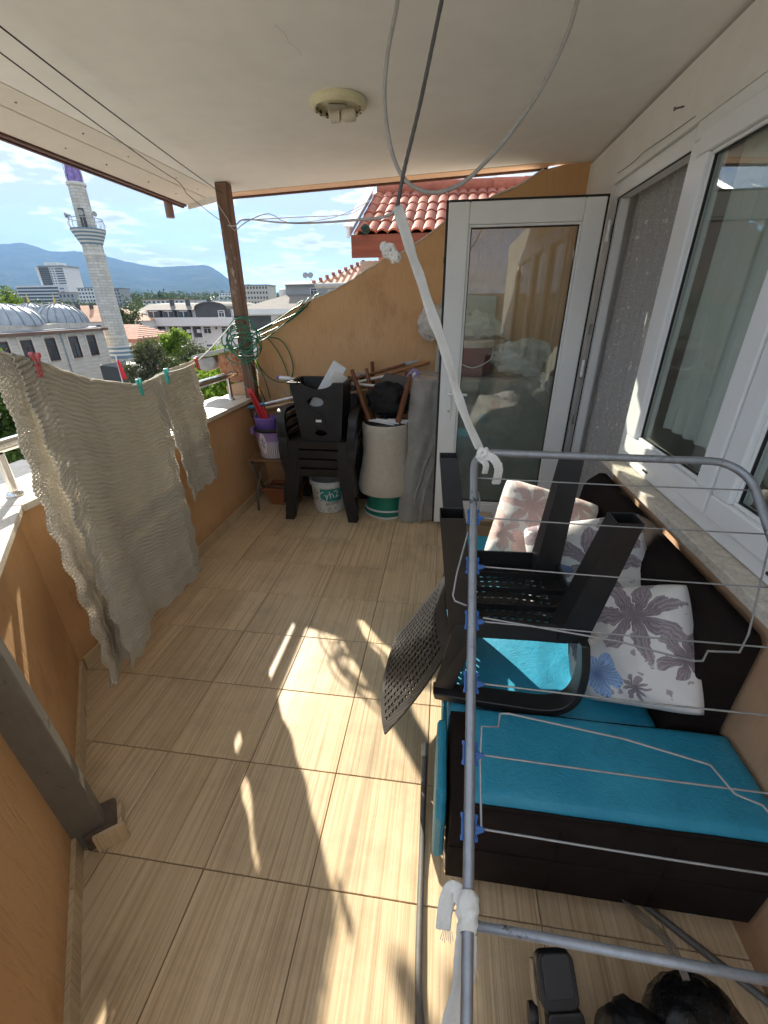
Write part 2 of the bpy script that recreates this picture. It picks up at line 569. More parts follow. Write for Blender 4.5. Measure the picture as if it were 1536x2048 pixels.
coping([npt(0.854, 0), npt(2.15, 0), npt(2.15, 0.29), npt(0.854, 0.29)])
# skirting tiles at the foot of the parapet
for k in range(7):
    a = 3.54 - k * 0.333; b = max(a - 0.330, 1.262)
    if a <= 1.3: break
    obj('skirting_tile', MB().box((-1.603, a, 0.0), (-1.589, b, 0.075)), M_TILE, para, bevel=0.001)
for k in range(6):
    s0 = 0.004 + k * 0.333; s1 = s0 + 0.330
    if 0.80 < s0 < 0.81: pass
    q = []
    for s, o_ in ((s0, 0.024), (s1, 0.024), (s1, 0.010), (s0, 0.010)):
        q.append((-1.60 + dirn.x * s - nout.x * (o_ - 0.012), 1.245 + dirn.y * s - nout.y * (o_ - 0.012), 0.0))
    obj('skirting_tile', MB().prism(q, (0, 0, 0.075)), M_TILE, para, bevel=0.001)

# steel upright bedded in the slanted parapet, with a tiled foot
st = thing('steel_upright', 'grey painted square steel upright with tiled foot against the near parapet', 'post', (-1.02, 0.64, 0))
ax = Vector((0.551, -0.669, 0)).normalized(); an = Vector((_n.x, _n.y, 0))
b0 = Vector((-1.013, 0.598, 0)); t0_ = Vector((-1.013, 0.598, 0.885)) + ax * 0.055 + an * -0.012
mb = MB()
vs = []
for P, w in ((b0 + ax * -0.045, 0.030), (t0_ + ax * -0.045, 0.030)):
    for u, v in ((-0.024, -0.06), (0.024, -0.06), (0.024, 0.046), (-0.024, 0.046)):
        vs.append(P + ax * u + an * v)
mb.add(vs, [(0,1,2,3),(7,6,5,4),(0,4,5,1),(1,5,6,2),(2,6,7,3),(3,7,4,0)])
obj('tube', mb, mat_metal('stained grey paint', (0.22, 0.205, 0.18), 0.42, 0.2, (0.10, 0.06, 0.04), metal=0.2), st, bevel=0.004)
m3 = Matrix((ax, an, Vector((0, 0, 1)))).transposed()
obj('mortar', MB().obox(b0 + ax * -0.050 + an * 0.030 + Vector((0, 0, 0.035)), (0.100, 0.090, 0.07), m3), paint('mortar', (0.12, 0.09, 0.065), 0.95, var=0.4, bump=0.8, bscale=70), st, bevel=0.008)
obj('foot_tile', MB().obox(b0 + ax * 0.012 + an * 0.055 + Vector((0, 0, 0.0375)), (0.012, 0.085, 0.075), m3), M_TILE, st, bevel=0.001)
obj('foot_tile', MB().obox(b0 + ax * -0.046 + an * 0.080 + Vector((0, 0, 0.025)), (0.090, 0.012, 0.05), m3), M_TILE, st, bevel=0.001)

# steel hand rail on the coping
rail = thing('steel_hand_rail', 'polished steel tube hand rail on short posts along the coping', 'railing', (-1.70, 2.3, 0.862))
rp = [(-1.715, 3.44, 1.052), (-1.70, 2.4, 1.055), (-1.688, 1.34, 1.06)]
near_end = (-1.688 + dirn.x * 1.9 , 1.25 + dirn.y * 1.9, 1.07)
obj('top_tube', MB().tube(rp + [(-1.680, 1.25, 1.06), near_end], 0.0255, 20), M_CHROME, rail, smooth=True, angle=40)
def rail_post(x, y):
    p = obj('post', MB().tube([(x, y, 0.864), (x, y, 1.034)], 0.017, 16), M_CHROME, rail, smooth=True, angle=40)
    obj('flange', MB().lathe([(0.030, 0.0), (0.030, 0.008), (0.024, 0.016), (0.018, 0.020)], (x, y, 0.862), 20), M_CHROME, rail, smooth=True, angle=40)
for x, y in ((-1.712, 3.30), (-1.70, 2.33), (-1.688, 1.345), (-1.688 + dirn.x * 0.75, 1.25 + dirn.y * 0.75)):
    rail_post(x, y)

# ------------------------------------------------------------------ gable wall at the far end
gab = thing('gable_wall', 'orange stucco end wall whose ragged top climbs to the right', 'wall', (-0.4, 3.6, 0))
prof = [(-1.64, -0.15), (-1.64, 0.86), (-1.575, 0.862), (-1.555, 1.20), (-1.53, 1.31), (-1.455, 1.39), (-1.33, 1.465), (-1.146, 1.552), (-0.95, 1.615), (-0.779, 1.687),
        (-0.65, 1.755), (-0.56, 1.80), (-0.49, 1.845), (-0.40, 1.862), (-0.255, 1.935), (-0.032, 2.075), (0.20, 2.165), (0.464, 2.267), (0.575, 2.330), (0.70, 2.352), (1.06, 2.372), (1.06, -0.15)]
pp = []
for (x0, z0), (x1, z1) in zip(prof[:-1], prof[1:]):
    pp.append((x0, z0))
    if z0 > 1.2 and z1 > 1.2 and x1 < 0.55:
        for k in (0.25, 0.5, 0.75):
            pp.append((x0 + (x1 - x0) * k, z0 + (z1 - z0) * k + RNG.uniform(-0.006, 0.006)))
pp.append(prof[-1])
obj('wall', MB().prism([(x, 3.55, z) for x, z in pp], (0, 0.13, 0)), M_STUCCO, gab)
top = [(x, z) for x, z in pp if z > 1.2 and x < 0.6]
cap = MB()
for (x0, z0), (x1, z1) in zip(top[:-1], top[1:]):
    cap.add([(x0, 3.545, z0 + 0.001), (x1, 3.545, z1 + 0.001), (x1, 3.69, z1 + 0.001), (x0, 3.69, z0 + 0.001),
             (x0, 3.545, z0 + 0.011), (x1, 3.545, z1 + 0.011), (x1, 3.69, z1 + 0.011), (x0, 3.69, z0 + 0.011)],
            [(0,3,2,1),(4,5,6,7),(0,1,5,4),(2,3,7,6),(1,2,6,5),(3,0,4,7)])
obj('cement_cap', cap, paint('cement edge', (0.62, 0.58, 0.50), 0.9, var=0.25, scale=12, bump=0.6, bscale=90), gab)
sk = MB()
for k in range(6):
    obj('skirting_tile', MB().box((-1.588 + k * 0.333, 3.536, 0), (-1.258 + k * 0.333, 3.549, 0.075)), M_TILE, gab, bevel=0.001)

# ------------------------------------------------------------------ ceiling and eave
def zc(x):                     # the ceiling falls slightly towards the eave
    return 2.312 + (x + 1.72) * 0.0195
cpoly = [(1.06, 0.40), (1.06, 3.545), (0.93, 3.545), (0.90, 3.575), (-1.72, 3.78), (-1.72, 0.40)]  # near end cut short out of view to let skylight in as fill
mb = MB()
n = len(cpoly)
mb.add([(x, y, zc(x)) for x, y in cpoly] + [(x, y, zc(x) + 0.16) for x, y in cpoly],
       [tuple(range(n - 1, -1, -1)), tuple(range(n, 2 * n))] + [(i, (i+1) % n, n + (i+1) % n, n + i) for i in range(n)])
ceil = kind(obj('ceiling', mb, M_CEIL), 'structure')
eave = thing('roof_eave', 'painted board eave with dark edge above the parapet', 'eave', (-1.9, 2.0, 2.3))
def eboard(x0, x1, dz0, dz1, y1, mat=M_EAVE, nm='board'):
    z = zc(-1.72)
    vs = [(x0, 0.40, z + dz0), (x1, 0.40, z + dz1), (x1, y1[1], z + dz1), (x0, y1[0], z + dz0)]
    vs += [(a, b, c + 0.022) for a, b, c in vs]
    return obj(nm, MB().add(vs, [(3,2,1,0),(4,5,6,7),(0,1,5,4),(1,2,6,5),(2,3,7,6),(3,0,4,7)]), mat, eave, bevel=0.002)
eboard(-1.722, -1.862, -0.003, -0.018, (3.70, 3.72))
eboard(-1.868, -2.052, -0.022, -0.050, (3.72, 3.75))
eboard(-2.054, -2.080, -0.060, -0.062, (3.752, 3.756), M_BROWNTRIM, 'edge_trim')
obj('fascia', MB().box((-2.082, 0.40, 2.244), (-2.10, 3.76, 2.40)), M_BROWNTRIM, eave)
for k in range(9):
    y = 3.5 - k * 0.35
    for x, z in ((-1.80, 2.3005), (-1.96, 2.2745)):
        obj('screw', MB().lathe([(0.0042, -0.003), (0.0042, 0.003)], (x + RNG.uniform(-.01, .01), y + RNG.uniform(-.05, .05), z), 8), M_DARKSTEEL, eave)
obj('downpipe_stub', MB().lathe([(0.028, -0.065), (0.030, -0.06), (0.030, 0.05)], (-2.13, 3.62, 2.225), 14), paint('brown pipe', (0.20, 0.12, 0.09), 0.5), eave, smooth=True, angle=40)
obj('end_board', MB().prism([(-2.05, 3.757, 2.238), (-1.72, 3.727, 2.285), (-1.72, 3.727, 2.44), (-2.05, 3.757, 2.44)], (0, 0.02, 0)), M_EAVE, eave)
# peach board and dark trim along the far edge of the ceiling
verge = thing('verge_board', 'peach coloured board with dark lower trim across the far ceiling edge', 'board', (-0.3, 3.55, 2.33))
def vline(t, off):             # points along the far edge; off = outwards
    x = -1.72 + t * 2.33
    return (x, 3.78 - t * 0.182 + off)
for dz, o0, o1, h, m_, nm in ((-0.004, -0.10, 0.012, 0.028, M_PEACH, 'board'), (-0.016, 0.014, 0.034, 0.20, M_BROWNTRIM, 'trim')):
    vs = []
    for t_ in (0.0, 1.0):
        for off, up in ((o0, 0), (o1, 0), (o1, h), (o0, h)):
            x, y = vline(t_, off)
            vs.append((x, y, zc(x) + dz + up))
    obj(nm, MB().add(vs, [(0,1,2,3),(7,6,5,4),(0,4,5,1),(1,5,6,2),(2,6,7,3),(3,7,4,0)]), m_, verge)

# ------------------------------------------------------------------ house wall with door opening and window
hw = thing('house_wall', 'white and orange house wall around the balcony door and window', 'wall', (0.96, 1.5, 0))
obj('wall_band', MB().box((0.862, -1.7, 2.125), (1.06, 3.55, 2.345)), M_WHITEWALL, hw)
obj('wall_corner', MB().box((0.862, 2.985, -0.1), (1.06, 3.55, 2.123)), M_WHITEWALL, hw)
obj('wall_base', MB().box((0.864, -1.7, -0.1), (1.06, 2.112, 0.832)), M_STUCCO2, hw)
obj('wall_end', MB().box((0.866, -1.7, 0.834), (1.06, -0.62, 2.123)), M_WHITEWALL, hw)
obj('threshold', MB().box((0.83, 2.116, 0.0), (1.06, 2.983, 0.035)), M_SILL, hw, bevel=0.004)
crack = spline([(0.8605, 2.95, 2.165), (0.8605, 2.75, 2.158), (0.8605, 2.6, 2.166), (0.8605, 2.38, 2.157), (0.8605, 2.15, 2.150)], 5)
obj('crack_line', MB().tube(crack, 0.0016, 4), paint('crack', (0.10, 0.09, 0.07), 0.9), hw)
nail = tag(obj('nail', MB().tube([(0.88, 2.28, 2.222), (0.83, 2.275, 2.212)], 0.003, 6).tube([(0.83, 2.275, 2.212), (0.828, 2.2748, 2.2116)], 0.007, 8), M_DARKSTEEL), 'dark nail driven into the white wall above the door', 'nail')

# the room behind the glass
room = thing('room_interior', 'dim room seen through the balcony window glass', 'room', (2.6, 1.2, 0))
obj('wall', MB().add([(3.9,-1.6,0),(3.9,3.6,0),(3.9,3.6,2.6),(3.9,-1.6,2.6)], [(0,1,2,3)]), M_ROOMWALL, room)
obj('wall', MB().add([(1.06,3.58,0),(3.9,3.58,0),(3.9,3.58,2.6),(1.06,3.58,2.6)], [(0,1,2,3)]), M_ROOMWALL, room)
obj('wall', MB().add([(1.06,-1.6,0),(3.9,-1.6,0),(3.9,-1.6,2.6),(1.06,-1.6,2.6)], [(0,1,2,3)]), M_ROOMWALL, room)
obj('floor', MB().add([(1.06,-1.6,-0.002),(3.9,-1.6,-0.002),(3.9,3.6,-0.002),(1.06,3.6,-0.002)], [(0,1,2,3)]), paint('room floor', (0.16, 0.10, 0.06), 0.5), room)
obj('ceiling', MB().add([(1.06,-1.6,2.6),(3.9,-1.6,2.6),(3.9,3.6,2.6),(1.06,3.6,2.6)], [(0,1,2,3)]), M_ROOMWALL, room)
shelf = thing('bookcase', 'dark wooden bookcase inside the room behind the window', 'bookcase', (2.3, 2.6, 0))
M_DKW = mat_wood('dark furniture wood', (0.035, 0.02, 0.012), (0.09, 0.05, 0.03), 2)
for z in (0.0, 0.35, 0.7, 1.05, 1.40):
    obj('shelf', MB().box((2.0, 2.2, z), (2.35, 3.3, z + 0.03)), M_DKW, shelf)
for y in (2.17, 3.30):
    obj('side_panel', MB().box((2.0, y, 0), (2.35, y + 0.03, 1.5)), M_DKW, shelf)

# window: outer frame, two sashes, panes, sill
win = thing('balcony_window', 'white plastic window with two glazed sashes above the stone sill', 'window', (0.9, 0.8, 0.87))
WX = 0.858
def bar(nm, a, b, parent, mat=M_PVC, bev=0.006):
    return obj(nm, MB().box(a, b), mat, parent, bevel=bev)
bar('frame_bottom', (WX, -0.60, 0.872), (WX + 0.07, 2.108, 0.940), win)
bar('frame_top', (WX, -0.60, 2.062), (WX + 0.07, 2.108, 2.122), win)
bar('frame_side', (WX - 0.001, 2.040, 0.941), (WX + 0.07, 2.108, 2.061), win)
bar('frame_side', (WX, -0.60, 0.941), (WX + 0.07, -0.535, 2.061), win)
def sash(y0, y1, nm='sash'):
    x0, x1 = WX - 0.014, WX + 0.056
    s_ = bar(nm, (x0, y0, 0.925), (x1, y1, 0.9985), win)
    bar('rail', (x0, y0, 2.000), (x1, y1, 2.075), s_)
    bar('stile', (x0 + 0.0004, y0, 0.999), (x1, y0 + 0.085, 1.9995), s_)
    bar('stile', (x0 + 0.0004, y1 - 0.085, 0.999), (x1, y1, 1.9995), s_)
    # sloping glazing beads
    for a, b in (((y0 + 0.086, 0.9995), (y1 - 0.086, 1.012)), ((y0 + 0.086, 1.987), (y1 - 0.086, 1.9992))):
        bar('bead', (x0 + 0.014, a[0], a[1]), (x1 - 0.03, b[0], b[1]), s_, bev=0.004)
    for yy in (y0 + 0.086, y1 - 0.098):
        bar('bead', (x0 + 0.0145, yy, 1.0125), (x1 - 0.03, yy + 0.012, 1.9865), s_, bev=0.004)
    g = obj('pane', MB().box((x0 + 0.030, y0 + 0.092, 1.004), (x0 + 0.034, y1 - 0.092, 1.994)), M_GLASS, s_)
    gk = MB()
    for a, b in (((y0 + 0.098, 1.0122), (y1 - 0.098, 1.016)), ((y0 + 0.098, 1.9832), (y1 - 0.098, 1.9868))):
        gk.box((x0 + 0.020, a[0], a[1]), (x0 + 0.029, b[0], b[1]))
    for yy in (y0 + 0.0982, y1 - 0.1016):
        gk.box((x0 + 0.020, yy, 1.0165), (x0 + 0.029, yy + 0.0034, 1.9830))
    obj('gasket', gk, M_GASKET, s_)
sash(1.345, 2.030)
sash(0.620, 1.335)
sash(-0.53, 0.612)
for y in (1.80, 1.02, 0.3):
    obj('drain_slot', MB().obox((WX - 0.0012, y, 0.902), (0.002, 0.045, 0.009)), M_GASKET, win)
sill = tag(obj('window_sill', MB().box((0.792, -1.7, 0.834), (0.90, 2.135, 0.870)), M_SILL, bevel=0.005), 'rough speckled stone sill under the balcony window', 'sill')

# door frame in the wall and the door standing open
df = thing('door_frame', 'white plastic door frame in the house wall', 'door frame', (0.93, 2.55, 0.035))
bar('jamb', (0.874, 2.905, 0.036), (0.944, 2.982, 2.122), df)
bar('jamb', (0.876, 2.114, 0.036), (0.944, 2.150, 2.122), df)
bar('head', (0.875, 2.152, 2.050), (0.9435, 2.903, 2.122), df)
obj('gasket', MB().box((0.8735, 2.9005, 0.036), (0.880, 2.9045, 2.049)).box((0.8735, 2.152, 2.045), (0.880, 2.900, 2.0495)), M_GASKET, df)
bar('strike_rail', (0.885, 2.888, 0.05), (0.93, 2.8995, 2.044), df, mat=M_PVC, bev=0.002)
for z in (1.90, 1.40, 0.85, 0.35):
    obj('keeper', MB().obox((0.869, 2.93, z), (0.012, 0.02, 0.06)), M_GALV, df, bevel=0.002)

door = thing('balcony_door', 'white plastic glazed balcony door standing open with silver handle', 'door', (0.83, 2.92, 0.05))
DY0, DY1 = 2.886, 2.946
DX0, DX1, DZ0, DZ1 = -0.022, 0.818, 0.055, 2.056
bar('stile', (DX0, DY0, DZ0), (DX0 + 0.118, DY1, DZ1), door)
bar('stile', (DX1 - 0.108, DY0, DZ0), (DX1, DY1, DZ1), door)
bar('rail', (DX0 + 0.1185, DY0 + 0.0006, DZ1 - 0.108), (DX1 - 0.1085, DY1, DZ1), door)
bar('rail', (DX0 + 0.1185, DY0 + 0.0006, DZ0), (DX1 - 0.1085, DY1, DZ0 + 0.17), door)
gx0, gx1, gz0, gz1 = DX0 + 0.119, DX1 - 0.109, DZ0 + 0.171, DZ1 - 0.109
for a, b in (((gx0, gz0), (gx1, gz0 + 0.012)), ((gx0, gz1 - 0.012), (gx1, gz1)), ((gx0, gz0 + 0.0125), (gx0 + 0.012, gz1 - 0.0125)), ((gx1 - 0.012, gz0 + 0.0125), (gx1, gz1 - 0.0125))):
    bar('bead', (a[0], DY0 + 0.008, a[1]), (b[0], DY1 - 0.02, b[1]), door, bev=0.003)
obj('pane', MB().box((gx0 + 0.004, 2.914, gz0 + 0.004), (gx1 - 0.004, 2.918, gz1 - 0.004)), M_DOORGLASS, door)
g = MB()
g.box((gx0 + 0.012, 2.9, gz0 + 0.0122), (gx1 - 0.012, 2.9135, gz0 + 0.017)).box((gx0 + 0.012, 2.9, gz1 - 0.018), (gx1 - 0.012, 2.9135, gz1 - 0.0122))
g.box((gx0 + 0.0122, 2.9, gz0 + 0.0175), (gx0 + 0.017, 2.9135, gz1 - 0.0185)).box((gx1 - 0.017, 2.9, gz0 + 0.0175), (gx1 - 0.0122, 2.9135, gz1 - 0.0185))
obj('gasket', g, M_GASKET, door)
e_ = MB()
e_.box((DX0 - 0.014, DY0 + 0.012, DZ0 - 0.004), (DX0 - 0.0005, DY1, DZ1 + 0.012)).box((DX0, DY0 + 0.012, DZ1 + 0.0006), (DX1 + 0.012, DY1, DZ1 + 0.012)).box((DX1 + 0.0005, DY0 + 0.012, DZ0), (DX1 + 0.012, DY1, DZ1))
obj('edge_seal', e_, M_GASKET, door)
hp = obj('handle_plate', MB().obox((0.042, DY0 - 0.005, 0.955), (0.030, 0.010, 0.22)), M_PVC, door, bevel=0.004)
obj('lever', MB().tube(spline([(0.042, DY0 - 0.008, 1.02), (0.042, DY0 - 0.045, 1.02), (0.055, DY0 - 0.052, 1.02), (0.155, DY0 - 0.050, 1.016)], 5), 0.0085, 10), M_PVC, hp, smooth=True)
obj('keyhole', MB().lathe([(0.0085, 0), (0.0085, 0.004)], (0.042, DY0 - 0.0102, 0.90), 12, Matrix.Rotation(R(90), 3, 'X')), M_GALV, hp)
for z in (1.01, 0.86): pass
for z in (1.90, 1.18, 0.55):
    obj('hinge', MB().tube([(0.852, 2.895, z - 0.05), (0.852, 2.895, z + 0.05)], 0.011, 10), M_PVC, door, smooth=True, angle=40)
for z in (1.78, 1.28, 0.75, 0.30):
    obj('lock_cam', MB().obox((DX0 - 0.0155, 2.905, z), (0.004, 0.012, 0.03)), M_DARKSTEEL, door)
# ------------------------------------------------------------------ curtains
def mat_lace_curtain():
    t = NT('grey lace curtain')
    p = t.co('Object')
    s = t.sep(p)
    q = t.comb(s[1], s[2], 0.0)
    v = t.voro(q, 25.0, 'F1', 0.85)
    d = v.outputs['Distance']
    sw = t.math('ABSOLUTE', t.math('SUBTRACT', t.math('FRACT', t.math('ADD', t.math('MULTIPLY', d, 3.4), t.math('MULTIPLY', t.noise(q, 13.0, 2), 1.3))), 0.5))
    ring = t.ramp(sw, [(0.03, 1.0), (0.10, 0.0)])
    dots = t.ramp(t.voro(t.map(q, (1, 0.7, 1), (0.3, 0.1, 0)), 27.0, 'F1', 1.0).outputs['Distance'], [(0.13, 1.0), (0.19, 0.0)])
    pat = t.math('MAXIMUM', t.math('MULTIPLY', ring, 0.32), t.math('MULTIPLY', dots, 0.55))
    col = t.mix(pat, (0.50, 0.485, 0.465), (0.86, 0.86, 0.84))
    weave = t.noise(q, 900, 2)
    a = t.math('ADD', 0.70, t.math('MULTIPLY', pat, 0.3))
    tr = t.n('ShaderNodeBsdfTransparent')
    b = t.bsdf(col, 0.9, 0, t.bump(pat, 0.3, 0.003))
    m = t.n('ShaderNodeMixShader'); t.put(m.inputs[0], a)
    t.t.links.new(tr.outputs[0], m.inputs[1]); t.t.links.new(b, m.inputs[2])
    return t.done(m.outputs[0])

def curtain_mesh(x, y0, y1, z0, z1, amp, waves, nu=160, nv=24, hem=None):
    def fn(u, v):
        y = y0 + (y1 - y0) * u
        zb = z0 + (hem(u) if hem else 0)
        z = zb + (z1 - zb) * v
        ph = waves * 2 * math.pi * u + 0.8 * math.sin(5.1 * u) + 0.35 * math.sin(3 * v)
        a = amp * (0.75 + 0.35 * math.sin(7 * u + 1)) * (1.0 - 0.35 * v)
        return (x + a * math.sin(ph) + 0.3 * a * math.sin(2.3 * ph + 1), y + 0.25 * a * math.cos(ph), z)
    return MB().grid(fn, nu, nv)
dc = tag(obj('lace_curtain', curtain_mesh(0.985, 2.125, 2.93, 0.05, 2.10, 0.022, 9), mat_lace_curtain(), smooth=True), 'grey lace curtain with swirls hanging in the open doorway', 'curtain')
def mat_sheer(name, col, alpha, pat=False):
    t = NT(name)
    p = t.co('Object'); s = t.sep(p); q = t.comb(s[1], s[2], 0.0)
    a = alpha
    if pat:
        v = t.voro(q, 12, 'F1', 0.9).outputs['Distance']
        sw = t.math('ABSOLUTE', t.math('SUBTRACT', t.math('FRACT', t.math('ADD', t.math('MULTIPLY', v, 3.0), t.math('MULTIPLY', t.noise(q, 9.0, 2), 1.5))), 0.5))
        a = t.math('ADD', alpha, t.ramp(sw, [(0.05, 0.5), (0.16, 0.0)]))
    tr = t.n('ShaderNodeBsdfTransparent')
    b = t.bsdf(col, 0.9)
    m = t.n('ShaderNodeMixShader'); t.put(m.inputs[0], a)
    t.t.links.new(tr.outputs[0], m.inputs[1]); t.t.links.new(b, m.inputs[2])
    return t.done(m.outputs[0])
tag(obj('lace_valance', curtain_mesh(0.995, 0.50, 1.62, 1.00, 2.10, 0.018, 8, hem=lambda u: 0.045 * abs(math.sin(u * 14))), mat_sheer('white lace', (0.82, 0.86, 0.83), 0.62, True), smooth=True), 'white lace valance with scalloped hem behind the window', 'curtain')
tag(obj('sheer_curtain', curtain_mesh(0.952, 0.55, 1.93, 1.06, 2.10, 0.010, 17), mat_sheer('sheer drape', (0.80, 0.83, 0.79), 0.66), smooth=True), 'pale pleated sheer hanging inside the room behind both window sashes', 'curtain')

# ------------------------------------------------------------------ wooden post, broken masonry beside it
post = thing('wooden_post', 'weathered brown timber post holding up the eave corner', 'post', (-1.58, 3.42, 0.7))
obj('timber', MB().box((-1.628, 3.385, 0.70), (-1.540, 3.465, 2.312)), M_POST, post, bevel=0.006)
obj('wire_band', MB().tube([(-1.633, 3.380, 1.462), (-1.535, 3.380, 1.466), (-1.535, 3.470, 1.468), (-1.633, 3.470, 1.464)], 0.004, 6, closed=True), M_GASKET, post)
obj('wire_band', MB().tube([(-1.633, 3.380, 1.475), (-1.535, 3.380, 1.479), (-1.535, 3.470, 1.472), (-1.633, 3.470, 1.474)], 0.003, 6, closed=True), M_GASKET, post)

def mat_brick_rubble():
    t = NT('broken red brick')
    p = t.pos()
    n = t.noise(p, 22, 7, 0.75)
    c = t.ramp(n, [(0.30, (0.18, 0.06, 0.035)), (0.50, (0.46, 0.20, 0.10)), (0.68, (0.60, 0.36, 0.22))])
    return t.done(t.bsdf(c, 0.95, 0, t.bump(n, 0.9, 0.02)))
brk = thing('broken_masonry', 'broken red brick stub with cement cap beside the timber post', 'masonry', (-1.78, 3.6, 0.86))
mb = MB()
def jag(pts):
    return [(x, 3.50, z) for x, z in pts]
obj('brick_core', mb.prism(jag([(-1.64, 0.99), (-1.76, 0.965), (-1.87, 1.00), (-1.885, 1.12), (-1.88, 1.19), (-1.75, 1.215), (-1.64, 1.245)]), (0, 0.20, 0)), mat_brick_rubble(), brk, bevel=0.012)
obj('plaster_base', MB().prism(jag([(-1.64, 0.863), (-1.84, 0.863), (-1.85, 0.93), (-1.76, 0.962), (-1.64, 0.988)]), (0, 0.205, 0)), M_STUCCO2, brk, bevel=0.006)
obj('cement_cap', MB().prism([(-1.64, 3.47, 1.25), (-1.76, 3.47, 1.222), (-1.90, 3.47, 1.190), (-2.10, 3.47, 1.155), (-2.10, 3.47, 1.180), (-1.90, 3.47, 1.222), (-1.76, 3.47, 1.252), (-1.64, 3.47, 1.285)], (0, 0.25, 0)), paint('grey cement', (0.36, 0.36, 0.35), 0.9, var=0.25, scale=8, bump=0.6, bscale=60), brk, bevel=0.006)
obj('cement_lump', MB().prism([(-1.91, 3.485, 1.18), (-1.895, 3.485, 1.13), (-1.93, 3.485, 1.075), (-2.0, 3.485, 1.055), (-2.07, 3.485, 1.08), (-2.10, 3.485, 1.15)], (0, 0.18, 0)), paint('grey cement lump', (0.33, 0.33, 0.33), 0.9, var=0.25, scale=8, bump=0.6, bscale=60), brk, bevel=0.015)

# green cable coiled on the post
M_GREEN = paint('green cable sheath', (0.02, 0.16, 0.085), 0.4, var=0.25, scale=20)
cab = thing('green_cable', 'loops of green cable coiled around the timber post', 'cable', (-1.56, 3.4, 1.28))
rg = random.Random(3)
for k in range(9):
    cx, cz = -1.57 + rg.uniform(-0.05, 0.06), 1.29 + rg.uniform(-0.06, 0.07)
    rx, rz = rg.uniform(0.09, 0.15), rg.uniform(0.07, 0.13)
    tl = rg.uniform(-0.5, 0.5); ph = rg.uniform(0, 6)
    pts = []
    for i in range(14):
        a = 2 * math.pi * i / 14
        x = cx + rx * math.cos(a); z = cz + rz * math.sin(a)
        y = 3.36 - 0.020 * math.cos(a * 1.0 + ph) - 0.012 * (k % 3) - 0.01
        pts.append((x, y, z + tl * (x - cx) * 0.6))
    obj('loop', MB().tube(spline(pts, 3, True), 0.0048, 6, closed=True), M_GREEN, cab, smooth=True)
for pts in ([(-1.52, 3.34, 1.30), (-1.40, 3.42, 1.36), (-1.25, 3.50, 1.43), (-1.12, 3.53, 1.52), (-1.02, 3.60, 1.63)],
            [(-1.50, 3.33, 1.27), (-1.38, 3.40, 1.33), (-1.22, 3.48, 1.45), (-1.10, 3.52, 1.54), (-1.00, 3.62, 1.64)],
            [(-1.50, 3.33, 1.33), (-1.40, 3.40, 1.39), (-1.30, 3.47, 1.44), (-1.16, 3.50, 1.50), (-1.08, 3.60, 1.61)],
            [(-1.50, 3.34, 1.35), (-1.34, 3.44, 1.43), (-1.20, 3.50, 1.52), (-1.14, 3.52, 1.55), (-1.12, 3.56, 1.585), (-1.17, 3.54, 1.56)],
            [(-1.45, 3.42, 1.33), (-1.34, 3.52, 1.31), (-1.27, 3.53, 1.22), (-1.245, 3.53, 1.10), (-1.27, 3.53, 1.01), (-1.36, 3.52, 0.97), (-1.46, 3.50, 1.02), (-1.52, 3.45, 1.14)],
            [(-1.42, 3.44, 1.35), (-1.36, 3.52, 1.22), (-1.31, 3.535, 1.08), (-1.29, 3.535, 0.95), (-1.29, 3.535, 0.8)],
            [(-1.56, 3.35, 1.22), (-1.54, 3.36, 1.06), (-1.50, 3.40, 0.93), (-1.49, 3.48, 0.80)],
            [(-1.50, 3.36, 1.22), (-1.47, 3.44, 1.02), (-1.46, 3.50, 0.84)]):
    obj('strand', MB().tube(spline(pts, 6), 0.0046, 6), M_GREEN, cab, smooth=True)
M_GREYWIRE = paint('grey wire', (0.42, 0.40, 0.38), 0.45, var=0.2, scale=20)
gw = thing('grey_wire_tangle', 'loose pale grey wires twisted round the post and coil', 'wire', (-1.58, 3.36, 1.2))
for pts in ([(-1.62, 3.37, 1.26), (-1.55, 3.33, 1.20), (-1.46, 3.34, 1.22), (-1.44, 3.37, 1.32), (-1.49, 3.36, 1.40)],
            [(-1.69, 3.36, 1.22), (-1.705, 3.36, 1.10), (-1.67, 3.36, 1.05), (-1.72, 3.42, 1.06), (-1.66, 3.36, 1.0), (-1.58, 3.37, 0.93)],
            [(-1.53, 3.37, 1.16), (-1.46, 3.42, 1.02), (-1.36, 3.50, 0.92), (-1.30, 3.53, 0.84)]):
    obj('strand', MB().tube(spline(pts, 6), 0.0032, 6), M_GREYWIRE, gw, smooth=True)

# ------------------------------------------------------------------ lines and wires
M_BLACKWIRE = paint('black wire', (0.018, 0.018, 0.018), 0.5)
M_WHITECORD = paint('white cord', (0.74, 0.73, 0.70), 0.7, var=0.1, scale=40)
M_STEELROPE = mat_metal('steel rope', (0.16, 0.155, 0.15), 0.5, 0.3, metal=0.6)
def wire(name, label, pts, r, mat, k=6, cat='wire', n=6):
    return tag(obj(name, MB().tube(spline(pts, k), r, n), mat, smooth=True), label, cat)
wire('black_clothesline', 'upper thin black clothesline running under the eave to the post', [(-1.08, 0.45, 2.265), (-1.287, 1.5, 2.25), (-1.45, 2.5, 2.245), (-1.575, 3.378, 2.243)], 0.0028, M_BLACKWIRE)
wire('black_clothesline', 'lower kinked black clothesline under the eave', [(-1.10, 0.45, 2.215), (-1.311, 1.5, 2.198), (-1.53, 2.5, 2.20), (-1.70, 3.05, 2.245), (-1.735, 3.18, 2.225), (-1.77, 3.28, 2.222), (-1.67, 3.36, 2.13), (-1.61, 3.37, 2.09)], 0.0024, M_BLACKWIRE, 4)
NODE = (-0.14, 1.30, 1.763)
